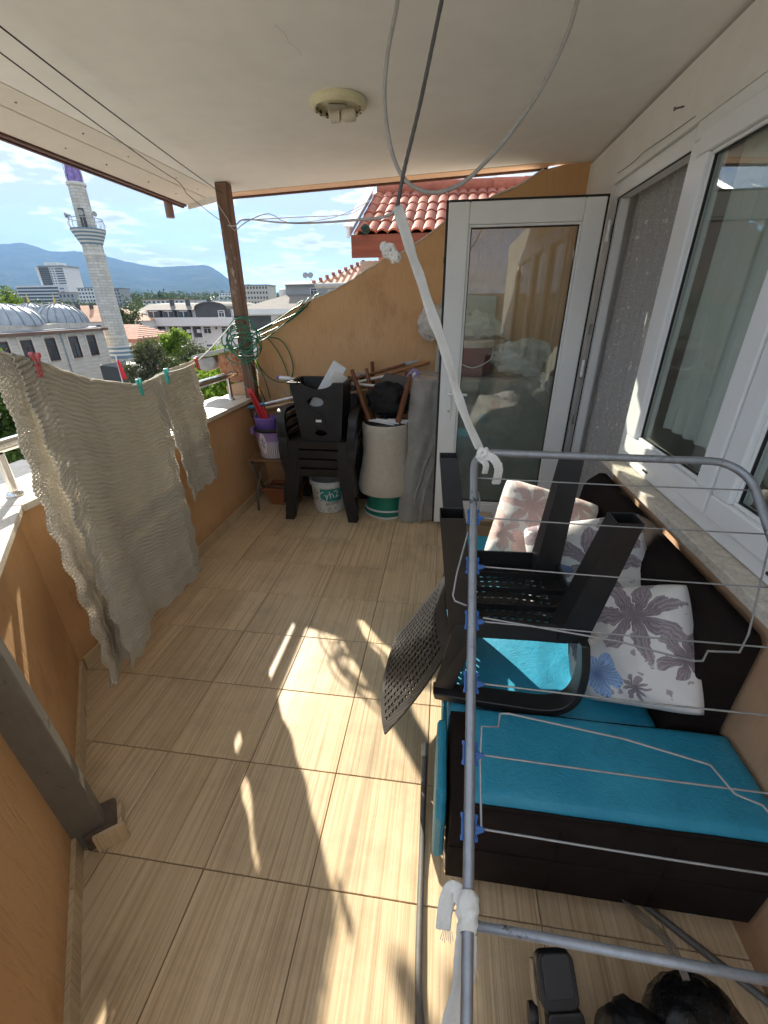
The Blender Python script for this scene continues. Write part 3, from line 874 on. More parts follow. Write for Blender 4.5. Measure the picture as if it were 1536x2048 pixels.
wire('grey_cross_wire', 'grey wire strung from the post across to the tied white strip', [(-1.56, 3.37, 2.06), (-1.50, 3.35, 2.055), (-1.42, 3.33, 2.085), (-0.911, 2.6, 1.944), (-0.746, 2.6, 1.937), (-0.387, 1.9, 1.831), (-0.199, 1.5, 1.774), NODE], 0.0042, M_GREYWIRE)
wire('thin_grey_wire', 'kinked thin grey wire from the post towards the red tiled roof', [(-1.62, 3.37, 2.19), (-1.56, 3.37, 2.10), (-1.52, 3.37, 2.03), (-1.44, 3.40, 2.08), (-1.34, 3.6, 2.16), (-1.25, 3.8, 2.13), (-1.0, 4.2, 2.22), (-0.85, 4.6, 2.36), (-0.80, 4.9, 2.46)], 0.0030, M_GREYWIRE, 3)
wire('thin_grey_wire', 'straight thin grey wire from the post over to the white verge of the tiled roof', [(-1.44, 3.36, 2.085), (-1.20, 3.8, 2.165), (-0.98, 4.3, 2.25), (-0.95, 4.8, 2.35), (-0.90, 5.0, 2.42)], 0.0030, M_GREYWIRE, 3)
rope = tag(obj('steel_rope', MB(), M_STEELROPE), 'twisted dark steel rope coming down from the ceiling to the white strip', 'rope')
def twisted(path, r, turns, strands, sr):
    P = spline(path, 40); mb = MB(); L = len(P)
    for s_ in range(strands):
        pts = []
        for i, p in enumerate(P):
            t = (P[min(i + 1, L - 1)] - P[max(i - 1, 0)]).normalized()
            a = t.orthogonal().normalized(); b = t.cross(a)
            an_ = 2 * math.pi * (turns * i / L + s_ / strands)
            pts.append(p + (a * math.cos(an_) + b * math.sin(an_)) * r)
        mb.tube(pts, sr, 6)
    return mb
def set_mesh(o, mb):
    me = bpy.data.meshes.new(o.name); me.from_pydata(mb.v, [], mb.f)
    for m in o.data.materials: me.materials.append(m)
    for q in me.polygons: q.use_smooth = True
    o.data = me
set_mesh(rope, twisted([(-0.005, 1.42, 2.345), (-0.05, 1.385, 2.16), (-0.09, 1.35, 1.98), (-0.125, 1.315, 1.84), NODE], 0.0030, 34, 4, 0.0026))
lp = [(-0.150, 1.5, 2.345), (-0.164, 1.5, 2.223), (-0.19, 1.5, 2.124), (-0.198, 1.5, 2.026), (-0.176, 1.5, 1.918), (-0.133, 1.5, 1.854), (-0.067, 1.5, 1.828), (-0.004, 1.5, 1.836), (0.05, 1.5, 1.864), (0.131, 1.5, 1.937), (0.208, 1.5, 2.034), (0.254, 1.5, 2.124), (0.272, 1.5, 2.193), (0.30, 1.5, 2.35)]
wire('looped_cable', 'pale grey cable hanging from the ceiling in one long loop', lp, 0.0056, paint('pale cable', (0.36, 0.345, 0.315), 0.5, var=0.2, scale=30), 8, 'cable', 10)
wire('white_clothesline', 'white cord from the post carrying the two knitted cloths', [(-1.60, 3.38, 1.468), (-1.44, 2.46, 1.262), (-1.39, 2.0, 1.240), (-1.35, 1.75, 1.232), (-1.30, 1.45, 1.30), (-1.25, 1.16, 1.408), (-1.10, 0.55, 1.62)], 0.0032, M_WHITECORD)

# white rag strip tied from the rope down to the drying rack
M_RAG = paint('white rag', (0.70, 0.68, 0.63), 0.95, var=0.10, scale=30, bump=0.6, bscale=400)
RACKC = Vector((0.083, 0.925, 1.232))
strip = thing('tied_white_strip', 'long white fabric strip tying the rack corner up to the rope', 'strip', NODE)
def ribbon(path, w, th=0.004, twist=0.0, k=10, wav=0.0):
    """a creased, half-folded fabric strip"""
    P = spline(path, k); L = len(P); vs = []; fs = []
    prof = [(-.5, .1), (-.36, .9), (-.22, -.1), (-.06, .8), (.10, .0), (.26, 1.0), (.40, .2), (.5, .5), (.47, -.5), (.2, -.9), (-.1, -.5), (-.35, -.9), (-.5, -.5)]
    n = len(prof)
    for i, p in enumerate(P):
        t = (P[min(i + 1, L - 1)] - P[max(i - 1, 0)]).normalized()
        side = t.cross((Vector((0, 0, 1.53)) - p).normalized()); side.normalize()
        nn = side.cross(t)
        s_ = i / max(1, L - 1)
        a = twist * s_ + 0.35 * mnoise.noise(Vector((p.x * 14, p.z * 14, 2)))
        s2 = side * math.cos(a) + nn * math.sin(a); n2 = s2.cross(t)
        ww = w * (1 + 0.28 * mnoise.noise(Vector((p.z * 17, p.y * 17, 5)))) * (1 + wav * mnoise.noise(Vector((i * 0.9, 1, 1))))
        hh = th * (1 + 0.5 * mnoise.noise(Vector((p.z * 21, 3, p.x * 21))))
        c = p + side * 0.10 * w * mnoise.noise(Vector((p.z * 11, 7, p.y * 11)))
        for u, v in prof:
            vs.append(c + s2 * u * ww + n2 * v * hh * (1 + 0.4 * mnoise.noise(Vector((u * 5, p.z * 30, p.y * 30)))))
    for i in range(L - 1):
        for j in range(n):
            fs.append((i*n + j, i*n + (j+1) % n, (i+1)*n + (j+1) % n, (i+1)*n + j))
    fs.append(tuple(range(n))); fs.append(tuple((L-1)*n + j for j in range(n)))
    return MB().add(vs, fs)
obj('strap', ribbon([NODE, (-0.10, 1.24, 1.66), (-0.02, 1.10, 1.48), (0.05, 0.98, 1.31), RACKC + Vector((0.004, 0.005, 0.012))], 0.024, 0.0045, 0.8, 26, 0.10), M_RAG, strip, smooth=True)
def knot(c, r, seed, parent, nm='knot', mat=None, n=5):
    rr = random.Random(seed)
    mb = MB()
    for k in range(n):
        a = Vector((rr.uniform(-1, 1), rr.uniform(-1, 1), rr.uniform(-1, 1))).normalized()
        b = a.orthogonal().normalized(); c2 = a.cross(b)
        pts = [Vector(c) + (b * math.cos(q) + c2 * math.sin(q)) * r * rr.uniform(0.75, 1.1) + a * r * 0.4 * math.sin(2 * q + k) for q in [i * math.pi / 4 for i in range(8)]]
        mb.tube(spline(pts, 3, True), [r * rr.uniform(0.20, 0.42)] * 24, 7, closed=True)
    return obj(nm, mb, mat or M_RAG, parent, smooth=True)
knot((-0.160, 1.27, 1.662), 0.015, 5, strip, n=8)
knot((-0.172, 1.275, 1.672), 0.009, 15, strip, n=6)
knot((-0.140, 1.262, 1.646), 0.012, 8, strip, n=7)
knot(RACKC + Vector((0.012, -0.012, 0.004)), 0.014, 6, strip, n=5)
obj('loose_end', ribbon([RACKC + Vector((0.012, -0.02, 0.004)), RACKC + Vector((0.03, -0.03, 0.004)), RACKC + Vector((0.045, -0.035, -0.018)), RACKC + Vector((0.042, -0.035, -0.055))], 0.020, 0.003, 0.6, 8, 0.4), M_RAG, strip, smooth=True)
obj('loose_end', ribbon([RACKC + Vector((0.005, -0.02, 0.0)), RACKC + Vector((0.018, -0.03, -0.012)), RACKC + Vector((0.016, -0.034, -0.032))], 0.016, 0.003, 0.9, 8, 0.4), M_RAG, strip, smooth=True)

# ------------------------------------------------------------------ ceiling light
cl = thing('ceiling_light', 'round cream ceiling light without cover showing its spiral bulb', 'ceiling light', (-0.515, 2.37, 2.33))
LC = (-0.515, 2.365, zc(-0.515))
M_CREAM = paint('yellowed plastic', (0.62, 0.58, 0.38), 0.45, var=0.12, scale=14)
obj('ring', MB().lathe([(0.122, 0.0), (0.124, -0.012), (0.118, -0.022), (0.106, -0.030), (0.097, -0.027), (0.104, -0.02), (0.106, 0.0)], LC, 40, cap=False), M_CREAM, cl, smooth=True, angle=50)
obj('back_plate', MB().lathe([(0.104, -0.006), (0.104, -0.002)], LC, 40), M_CREAM, cl)
for k in range(10):
    a = -0.2 + k * 0.36
    c = Vector(LC) + Vector((math.cos(a) * 0.1015, math.sin(a) * 0.1015, -0.022))
    obj('vent_slot', MB().obox(c, (0.004, 0.012, 0.018), rotz(a)), M_GASKET, cl)
obj('socket', MB().obox(Vector(LC) + Vector((-0.01, 0.02, -0.025)), (0.08, 0.05, 0.03), rotz(0.2)), paint('lamp socket', (0.46, 0.42, 0.37), 0.6), cl, bevel=0.004)
bm_ = MB().lathe([(0.020, 0.0), (0.024, 0.005), (0.024, 0.045), (0.017, 0.06)], Vector(LC) + Vector((0.075, 0.0, -0.048)), 16, Matrix.Rotation(R(-90), 3, 'Y'))
blb = obj('bulb_base', bm_, paint('bulb base', (0.55, 0.50, 0.40), 0.5), cl, smooth=True, angle=40)
sp = []
for i in range(90):
    a = i * 0.36
    sp.append(Vector(LC) + Vector((0.008 - i * 0.00050, 0.019 * math.cos(a), -0.050 + 0.019 * math.sin(a))))
obj('spiral_tube', MB().tube(sp, 0.0052, 7), paint('spiral tube', (0.66, 0.60, 0.50), 0.35), blb, smooth=True)
ck = thing('ceiling_crack', 'hairline crack in the ceiling beside the light', 'crack', (-0.6, 1.9, 2.33))
pts = [(-0.585, 1.80, 0), (-0.57, 1.85, 0), (-0.575, 1.90, 0), (-0.555, 1.95, 0), (-0.56, 1.99, 0)]
obj('crack_line', MB().tube([(x, y, zc(x)) for x, y, _ in pts], 0.0004, 4), paint('crack dark', (0.16, 0.14, 0.12), 0.9), ck)

# ------------------------------------------------------------------ knitted cloths on the line
def mat_knit():
    t = NT('cream cotton knit')
    uv = t.co('UV')
    s = t.sep(uv)
    bx = t.math('SINE', t.math('ADD', t.math('MULTIPLY', s[0], 2 * math.pi / 0.0075), t.math('MULTIPLY', t.noise(uv, 30, 2), 3.0)))
    by = t.math('SINE', t.math('ADD', t.math('MULTIPLY', s[1], 2 * math.pi / 0.0080), t.math('MULTIPLY', bx, 0.8)))
    st = t.math('ADD', t.math('MULTIPLY', bx, 0.5), t.math('MULTIPLY', by, 0.3))
    yarn = t.noise(uv, 420, 3, 0.6)
    h = t.math('ADD', t.math('MULTIPLY', st, 0.5), t.math('MULTIPLY', yarn, 0.5))
    c = t.ramp(t.math('ADD', t.math('MULTIPLY', t.noise(uv, 9, 4), 0.6), t.math('MULTIPLY', yarn, 0.4)), [(0.3, (0.74, 0.68, 0.565)), (0.7, (0.88, 0.83, 0.72))])
    c = t.mix(0.35, c, t.ramp(st, [(0.25, 0.45), (0.6, 1.0)]), 'MULTIPLY')
    nr = t.bump(h, 0.8, 0.004)
    b = t.bsdf(c, 0.95, 0, nr, 0.1, sheen=0.2)
    tl = t.n('ShaderNodeBsdfTranslucent'); t.put(tl.inputs[0], (0.80, 0.74, 0.62)); t.put(tl.inputs['Normal'], nr)
    m = t.n('ShaderNodeMixShader'); m.inputs[0].default_value = 0.22
    t.t.links.new(b, m.inputs[1]); t.t.links.new(tl.outputs[0], m.inputs[2])
    # open stitches of the lace border let light through
    at = t.n('ShaderNodeAttribute'); at.attribute_name = 'border'
    hol = t.math('MULTIPLY', t.math('SINE', t.math('MULTIPLY', s[0], 2 * math.pi / 0.013)), t.math('SINE', t.math('MULTIPLY', s[1], 2 * math.pi / 0.013)))
    hm = t.math('MULTIPLY', t.ramp(hol, [(0.66, 0.0), (0.72, 1.0)]), t.math('GREATER_THAN', at.outputs['Fac'], 0.5))
    tr = t.n('ShaderNodeBsdfTransparent')
    m2 = t.n('ShaderNodeMixShader'); t.put(m2.inputs[0], hm)
    t.t.links.new(m.outputs[0], m2.inputs[1]); t.t.links.new(tr.outputs[0], m2.inputs[2])
    return t.done(m2.outputs[0])
M_KNIT = mat_knit()

def line_at(y):
    P = [(3.38, -1.60, 1.468), (2.46, -1.44, 1.262), (2.0, -1.39, 1.240), (1.75, -1.35, 1.232), (1.45, -1.30, 1.30), (1.16, -1.25, 1.408), (0.55, -1.10, 1.62)]
    for (ya, xa, za), (yb, xb, zb) in zip(P[:-1], P[1:]):
        if yb <= y <= ya:
            k = (y - yb) / (ya - yb)
            return Vector((xb + (xa - xb) * k, y, zb + (za - zb) * k))
    return Vector((P[-1][1], y, P[-1][2]))

def knit_sheet(y0, y1, zbot, nu, nv, off, seed, scal=0.020, nsc=9, period=0.0180, amp=0.0115, wave=0.02, border=0.075, drop0=0.0, drop1=0.0, side0=0.0, side1=0.0):
    """one hanging layer: u along the line, v downwards"""
    rr = random.Random(seed); p1, p2, p3 = [rr.uniform(0, 6) for _ in range(3)]
    ny, nx = nv + 1, nu + 1
    V = []; UV = []; BR = []
    W = y1 - y0
    for j in range(ny):
        v = j / nv
        for i in range(nx):
            u = i / nu
            # scalloped outline
            e0 = scal * (0.5 + 0.5 * math.cos(2 * math.pi * nsc * v)) * (0.3 + 0.7 * min(1, v * 3))
            e1 = scal * (0.5 + 0.5 * math.cos(2 * math.pi * nsc * v + 1.3)) * (0.3 + 0.7 * min(1, v * 3))
            yy = y0 - e0 + side0 * v + (W + e0 + e1 - side0 * v + side1 * v) * u
            top_ = line_at(max(0.6, min(3.3, yy)))
            H = top_.z - (zbot + drop0 * (1 - u) + drop1 * u)
            eb = scal * 0.9 * (0.5 + 0.5 * math.cos(2 * math.pi * nsc * 0.75 * u + 0.7))
            d = (H + eb) * v
            z = top_.z + 0.004 - d
            # folds: fall straight, then billow
            f = wave * (math.sin(2 * math.pi * (1.1 * u) + p1 + 0.8 * v) * (0.25 + 0.9 * v) + 0.45 * math.sin(2 * math.pi * 2.6 * u + p2 - 1.2 * v) * v)
            f += 0.006 * math.sin(2 * math.pi * 1.6 * v + p3 + 2 * u)
            sag = -0.03 * math.sin(math.pi * u) * 0.0
            # knit ridges: rows across, turned along the edge in the border
            du = min(u, 1 - u) * W; dv = H * (1 - v)
            inb = du < border or dv < border
            wig = 0.0035 * math.sin(40 * u + 3 * math.sin(9 * v + p1)) + 0.004 * math.sin(17 * u + p2)
            if du < border and du < dv:
                ph = (d + wig * 1.5 + (du - border) * 0.55) / (period * 0.9)
            elif inb:
                ph = (u * W + 0.6 * d + wig) / period
            else:
                ph = (d + wig) / period
            rid = abs(math.sin(math.pi * ph)) ** 0.7
            hump = amp * (rid - 0.6)
            if abs(du - border) < 0.007 or abs(dv - border) < 0.007:
                hump += 0.003
            V.append((top_.x + off + f + hump, yy + 0.002 * math.sin(2 * math.pi * ph), z))
            UV.append((u * W + seed, d)); BR.append(1.0 if (du < border * 0.8 or dv < border * 0.8) else 0.0)
    F = []
    for j in range(nv):
        for i in range(nu):
            a = j * nx + i
            F.append((a, a + 1, a + nx + 1, a + nx))
    return V, F, UV, BR

def cloth(name, layers, label):
    root = thing(name, label, 'cloth', (-1.33, 1.5, 1.2))
    for nm, (V, F, UV, BR) in layers:
        mb = MB(); mb.v = V; mb.f = F
        o = obj(nm, mb, M_KNIT, root, smooth=True, recalc=False)
        me = o.data
        uvl = me.uv_layers.new(name='UVMap')
        idx = np.empty(len(me.loops), dtype=np.int32); me.loops.foreach_get('vertex_index', idx)
        uvl.data.foreach_set('uv', np.array(UV, dtype=np.float32)[idx].ravel())
        at = me.attributes.new('border', 'FLOAT', 'POINT'); at.data.foreach_set('value', np.array(BR, dtype=np.float32))
        m = o.modifiers.new('thickness', 'SOLIDIFY'); m.thickness = 0.003; m.offset = 0
    return root
cloth('knitted_cloth', [('front_layer', knit_sheet(1.13, 1.93, 0.17, 130, 520, 0.012, 1, wave=0.030, side0=0.0, side1=-0.09, drop0=0.05, drop1=0.02)),
                        ('back_layer', knit_sheet(1.075, 1.22, 0.19, 40, 420, -0.020, 2, wave=0.010, side0=-0.015, side1=-0.02, drop0=0.0, nsc=9, amp=0.004))],
      'large cream knitted cloth with scalloped lace edge hanging on the line')
cloth('knitted_cloth', [('front_layer', knit_sheet(1.955, 2.42, 0.55, 90, 330, -0.018, 3, wave=0.012, nsc=6, drop0=-0.02, drop1=0.01, side0=0.13))],
      'small cream knitted cloth hanging next to the timber post')

def peg(y, col, label, tilt):
    p = line_at(y)
    m_ = paint('peg plastic ' + label[:8], col, 0.35, var=0.1, scale=60)
    root = thing('clothes_peg', label, 'clothes peg', p + Vector((0, 0, 0.004)), 'pegs on the white line')
    mrot = rotz(R(90 + 8)) @ Matrix.Rotation(tilt, 3, 'Y')
    for s_ in (-1, 1):
        prof = [(0.0, -0.038), (0.004, -0.042), (0.0085, -0.036), (0.0085, 0.002), (0.012, 0.012), (0.019, 0.022), (0.017, 0.031), (0.010, 0.032), (0.006, 0.024), (0.004, 0.014), (0.0015, 0.004)]
        poly = [p + mrot @ Vector((s_ * (x + 0.0006), -0.006, z)) + Vector((0.018, 0, -0.006)) for x, z in prof]
        obj('jaw', MB().prism(poly, mrot @ Vector((0, 0.012, 0))), m_, root, bevel=0.0012)
    obj('spring', MB().tube([p + mrot @ Vector((0.011 * math.cos(a), 0.0075 * (1 if a < 3.2 else -1), 0.004 + 0.004 * math.sin(a))) + Vector((0.018, 0, -0.006)) for a in [i * 0.7 for i in range(9)]], 0.0011, 5), M_GALV, root)
peg(1.205, (0.66, 0.16, 0.16), 'faded red heart-shaped peg at the near end of the large cloth', 0.15)
peg(1.76, (0.10, 0.58, 0.52), 'green peg at the far end of the large cloth', 0.0)
peg(2.03, (0.08, 0.55, 0.50), 'green peg holding the near corner of the small cloth', 0.05)
peg(2.39, (0.75, 0.13, 0.10), 'bright red peg holding the far corner of the small cloth', -0.2)
# ------------------------------------------------------------------ plastic armchair (right way up, front towards +x, feet on z = 0)
M_BLACKPL = paint('black plastic', (0.016, 0.0155, 0.0155), 0.42, var=0.25, scale=25, bump=0.15, bscale=500, world_co=False)
def mat_black_weave():
    t = NT('black woven-look plastic')
    p = t.co('Object')
    w1 = t.math('SINE', t.math('MULTIPLY', t.sep(p)[2], 420.0))
    w2 = t.math('SINE', t.math('MULTIPLY', t.math('ADD', t.sep(p)[0], t.sep(p)[1]), 420.0))
    h = t.math('MULTIPLY', w1, w2)
    c = t.ramp(t.noise(p, 12, 4), [(0.3, (0.011, 0.011, 0.012)), (0.7, (0.022, 0.021, 0.021))])
    return t.done(t.bsdf(c, 0.45, 0, t.bump(h, 0.5, 0.002)))
M_BLACKWV = mat_black_weave()

def lattice(fn, nu, nv, hu=0.5, hv=0.55, holes=lambda i, j: True):
    """a perforated sheet: every cell is a frame round a real hole"""
    mb = MB(); idx = {}
    def V(u, v):
        k = (round(u, 5), round(v, 5))
        if k not in idx:
            idx[k] = len(mb.v); mb.v.append(tuple(fn(u, v)))
        return idx[k]
    for i in range(nu):
        for j in range(nv):
            u0, u1, v0, v1 = i / nu, (i + 1) / nu, j / nv, (j + 1) / nv
            o_ = [V(u0, v0), V(u1, v0), V(u1, v1), V(u0, v1)]
            if not holes(i, j):
                mb.f.append(tuple(o_)); continue
            du = (u1 - u0) * (1 - hu) / 2; dv = (v1 - v0) * (1 - hv) / 2
            q = [V(u0 + du, v0 + dv), V(u1 - du, v0 + dv), V(u1 - du, v1 - dv), V(u0 + du, v1 - dv)]
            for k in range(4):
                mb.f.append((o_[k], o_[(k + 1) % 4], q[(k + 1) % 4], q[k]))
    return mb

def chair_parts(root, bw=0.225, lean=0.125, bh=0.375):
    """seat, back, arms and four channel legs as children of root"""
    SH = 0.425
    def seat_fn(u, v):
        x = -0.215 + 0.43 * u; y = -0.225 + 0.45 * v
        z = SH - 0.020 * math.sin(math.pi * u) * math.sin(math.pi * v) - 0.012 * (1 - u) + (0.02 * max(0, (u - 0.85) / 0.15) ** 2 * -1)
        return (x, y, z)
    o = lattice(seat_fn, 15, 13, 0.42, 0.40, lambda i, j: 1 < i < 13 and 1 < j < 11)
    obj('seat', o, M_BLACKPL, root, solid=0.006)
    # under-seat ribs and skirt
    sk = MB()
    for a, b in (((-0.215, -0.225), (0.215, -0.225)), ((0.215, -0.225), (0.215, 0.225)), ((0.215, 0.225), (-0.215, 0.225)), ((-0.215, 0.225), (-0.215, -0.225))):
        sk.beam((a[0], a[1], SH - 0.035), (b[0], b[1], SH - 0.035), 0.008, 0.06)
    for y in (-0.10, 0.0, 0.10):
        sk.beam((-0.21, y, SH - 0.035), (0.21, y, SH - 0.035), 0.004, 0.02)
    obj('skirt', sk, M_BLACKPL, root)
    def back_fn(u, v):
        w = 0.225 + (bw - 0.225) * v + 0.012 * math.sin(math.pi * v)
        y = -w + 2 * w * u
        curve = 0.040 * (1 - (2 * u - 1) ** 2)
        x = -0.205 - lean * v - 0.04 * v * v - curve * (0.6 + 0.4 * v)
        z = SH + 0.02 + bh * v - 0.030 * (2 * u - 1) ** 2 * v
        return (x, y, z)
    obj('backrest', lattice(back_fn, 15, 22, 0.42, 0.62, lambda i, j: 0 < i < 14 and 2 < j < 21), M_BLACKWV, root, solid=0.007)
    for s_ in (-1, 1):
        # arm: broad band from the front leg up and back into the backrest, leaving a rounded opening
        path = spline([(0.205, s_ * 0.245, SH - 0.03), (0.215, s_ * 0.262, SH + 0.07), (0.195, s_ * 0.272, SH + 0.165), (0.12, s_ * 0.276, SH + 0.205), (-0.05, s_ * 0.272, SH + 0.20), (-0.18, s_ * 0.262, SH + 0.20), (-0.265, s_ * 0.235, SH + 0.22)], 6)
        mb = MB(); L = len(path); vs = []; fs = []
        for i, p in enumerate(path):
            t = (path[min(i + 1, L - 1)] - path[max(i - 1, 0)]).normalized()
            nn = Vector((0, s_, 0)).cross(t).normalized()
            wd = 0.030 + 0.008 * math.sin(math.pi * i / L)
            for a, b in ((-wd, -0.013), (wd, -0.013), (wd, 0.013), (-wd, 0.013)):
                vs.append(p + nn * b + Vector((0, 1, 0)) * a * 0.9)
        for i in range(L - 1):
            for j in range(4):
                fs.append((i*4 + j, i*4 + (j+1) % 4, (i+1)*4 + (j+1) % 4, (i+1)*4 + j))
        fs += [(0, 1, 2, 3), tuple((L-1)*4 + j for j in (3, 2, 1, 0))]
        obj('arm', mb.add(vs, fs), M_BLACKPL, root, smooth=True, angle=40, bevel=0.003)
        # rear upright joining arm, seat and leg
        obj('side_panel', MB().prism([(-0.205, s_ * 0.232, SH - 0.06), (-0.125, s_ * 0.232, SH - 0.06), (-0.155, s_ * 0.240, SH + 0.05), (-0.200, s_ * 0.250, SH + 0.19), (-0.265, s_ * 0.240, SH + 0.19)], (0, s_ * 0.012, 0)), M_BLACKPL, root, bevel=0.003)
        for fx in (-1, 1):
            # channel leg: three walls, open at the inner side, hollow foot
            top_ = Vector((fx * 0.178, s_ * 0.205, SH - 0.02)); bot = Vector((fx * 0.235, s_ * 0.272, 0.0))
            mb = MB()
            wt, wb, th = 0.086, 0.064, 0.005
            def ring(c, w):
                return [c + Vector((-fx * w * 0.6, s_ * w * 0.35, 0)), c + Vector((fx * w * 0.5, s_ * w * 0.35, 0)), c + Vector((fx * w * 0.5, -s_ * w * 0.75, 0)), c + Vector((-fx * w * 0.6, -s_ * w * 0.75, 0))]
            A = ring(top_, wt); B = ring(bot, wb)
            Ai = ring(top_, wt - 0.009); Bi = ring(bot, wb - 0.007)
            vs = A + B + Ai + Bi
            fs = []
            for k in range(4):
                k2 = (k + 1) % 4
                fs.append((k, k2, 4 + k2, 4 + k)); fs.append((8 + k2, 8 + k, 12 + k, 12 + k2)); fs.append((4 + k, 4 + k2, 12 + k2, 12 + k))
            # closed a little way inside the hollow foot
            cI = [(a + (b - a) * 0.86) for a, b in zip(Ai, Bi)]
            vs += cI; fs.append((16, 17, 18, 19))
            obj('leg', MB().add(vs, fs), M_BLACKPL, root, bevel=0.005)

# stack of chairs in the far corner
proto = thing('plastic_armchair', '', 'chair', (0, 0, 0))
chair_parts(proto)
chair_labels = ['black plastic armchair at the bottom of the corner stack', 'second black plastic armchair from the floor in the corner stack', 'third black plastic armchair from the floor in the corner stack', 'topmost black plastic armchair of the corner stack carrying the basket']
stack = []
for k in range(4):
    o = proto if k == 0 else copy_tree(proto)
    o.location = (-0.915 + 0.004 * (k % 2), 3.165 + 0.004 * k, k * 0.072)
    o.rotation_euler = (0, 0, R(-90) + R((0, 0.8, -0.7, 0.5)[k]))
    tag(o, chair_labels[k], 'chair', 'stacked black armchairs')
    stack.append(o)
inv = thing('plastic_armchair', '', 'chair', (0, 0, 0))
chair_parts(inv, 0.275, 0.200, 0.415)
inv.location = (0.243, 1.215, 1.062)
inv.scale = (0.90, 0.90, 1.02)
inv.rotation_euler = (R(180), R(-1), R(1))
tag(inv, 'black plastic armchair lying upside down on the sofa, legs in the air', 'chair')

# ------------------------------------------------------------------ basket on the chair stack
def boolean_cut(o, cutters):
    for c in cutters:
        m = o.modifiers.new('cut', 'BOOLEAN'); m.object = c; m.operation = 'DIFFERENCE'; m.solver = 'EXACT'
    bpy.context.view_layer.update()
    dg = bpy.context.evaluated_depsgraph_get()
    me = bpy.data.meshes.new_from_object(o.evaluated_get(dg))
    for m in list(o.modifiers):
        if m.type == 'BOOLEAN': o.modifiers.remove(m)
    o.data = me
    for c in cutters:
        bpy.data.objects.remove(c, do_unlink=True)
bk = thing('black_basket', 'tall black plastic basket with two oval holes on top of the chair stack', 'basket', (-0.885, 3.05, 0.63))
zb, zt = 0.632, 1.062
b0_ = [(-1.035, 2.985), (-0.735, 2.985), (-0.735, 3.20), (-1.035, 3.20)]
t0b = [(-1.080, 2.955), (-0.690, 2.955), (-0.690, 3.235), (-1.080, 3.235)]
th = 0.010
def quadring(q, z, inset=0):
    cx = sum(p[0] for p in q) / 4; cy = sum(p[1] for p in q) / 4
    return [(x - inset * (1 if x > cx else -1), y - inset * (1 if y > cy else -1), z) for x, y in q]
vs = quadring(b0_, zb) + quadring(t0b, zt) + quadring(b0_, zb + 0.012, th) + quadring(t0b, zt, th)
fs = [(3,2,1,0), (8,9,10,11)]
for k in range(4):
    k2 = (k + 1) % 4
    fs += [(k, k2, 4 + k2, 4 + k), (8 + k2, 8 + k, 12 + k, 12 + k2), (4 + k, 4 + k2, 12 + k2, 12 + k)]
body = obj('body', MB().add(vs, fs), M_BLACKWV, bk)
cuts = []
for c, w, h in (((-0.905, 2.97, 0.925), 0.060, 0.034), ((-0.885, 2.98, 0.695), 0.045, 0.024)):
    cuts.append(obj('cutter', MB().lathe([(1, -0.06), (1, 0.06)], c, 24, Matrix.Rotation(R(90), 3, 'X') @ Matrix.Diagonal((w, h, 1))), None))
cuts.append(obj('cutter', MB().lathe([(1, -0.06), (1, 0.06)], (-0.885, 2.955, 1.075), 24, Matrix.Rotation(R(90), 3, 'X') @ Matrix.Diagonal((0.120, 0.060, 1))), None))
boolean_cut(body, cuts)
rim = MB()
tr = quadring(t0b, zt - 0.004, -0.006)
for (a, b) in ((1, 2), (2, 3), (3, 0)):
    rim.beam(tr[a], tr[b], 0.026, 0.014)
rim.beam(tr[0], (tr[0][0] + 0.065, tr[0][1], tr[0][2]), 0.026, 0.014); rim.beam((tr[1][0] - 0.065, tr[1][1], tr[1][2]), tr[1], 0.026, 0.014)
obj('rim', rim, M_BLACKPL, bk, bevel=0.003)
arch = [(-0.885 + 0.040 * math.cos(a), 0, 0.80 + 0.045 * math.sin(a)) for a in [math.pi * i / 10 for i in range(11)]]
def face_y(z): return 2.985 - (z - zb) / (zt - zb) * 0.03
pts = [(-0.845, face_y(0.71), 0.71)] + [(x, face_y(z) - 0.001, z) for x, _, z in arch] + [(-0.925, face_y(0.71), 0.71)]
obj('moulded_arch', MB().tube(pts, 0.0025, 5), M_BLACKPL, bk)
obj('paper_label', MB().obox((-0.893, face_y(0.787) - 0.0015, 0.787), (0.042, 0.0015, 0.018)), paint('paper label', (0.78, 0.77, 0.72), 0.7), bk)
M_WHITEPL = paint('white plastic', (0.76, 0.77, 0.78), 0.4, var=0.05)
tag(obj('white_board', MB().obox((-0.86, 3.09, 0.98), (0.11, 0.016, 0.44), Matrix.Rotation(R(32), 3, 'Y') @ Matrix.Rotation(R(-10), 3, 'X')), M_WHITEPL, bevel=0.006), 'white flat plastic panel standing slanted inside the black basket', 'panel')
tag(obj('white_tray', MB().obox((-0.775, 3.12, 1.04), (0.12, 0.05, 0.14), Matrix.Rotation(R(28), 3, 'Y')), paint('cream tray', (0.72, 0.69, 0.62), 0.5), bevel=0.012), 'cream plastic tray sticking out of the black basket', 'tray')

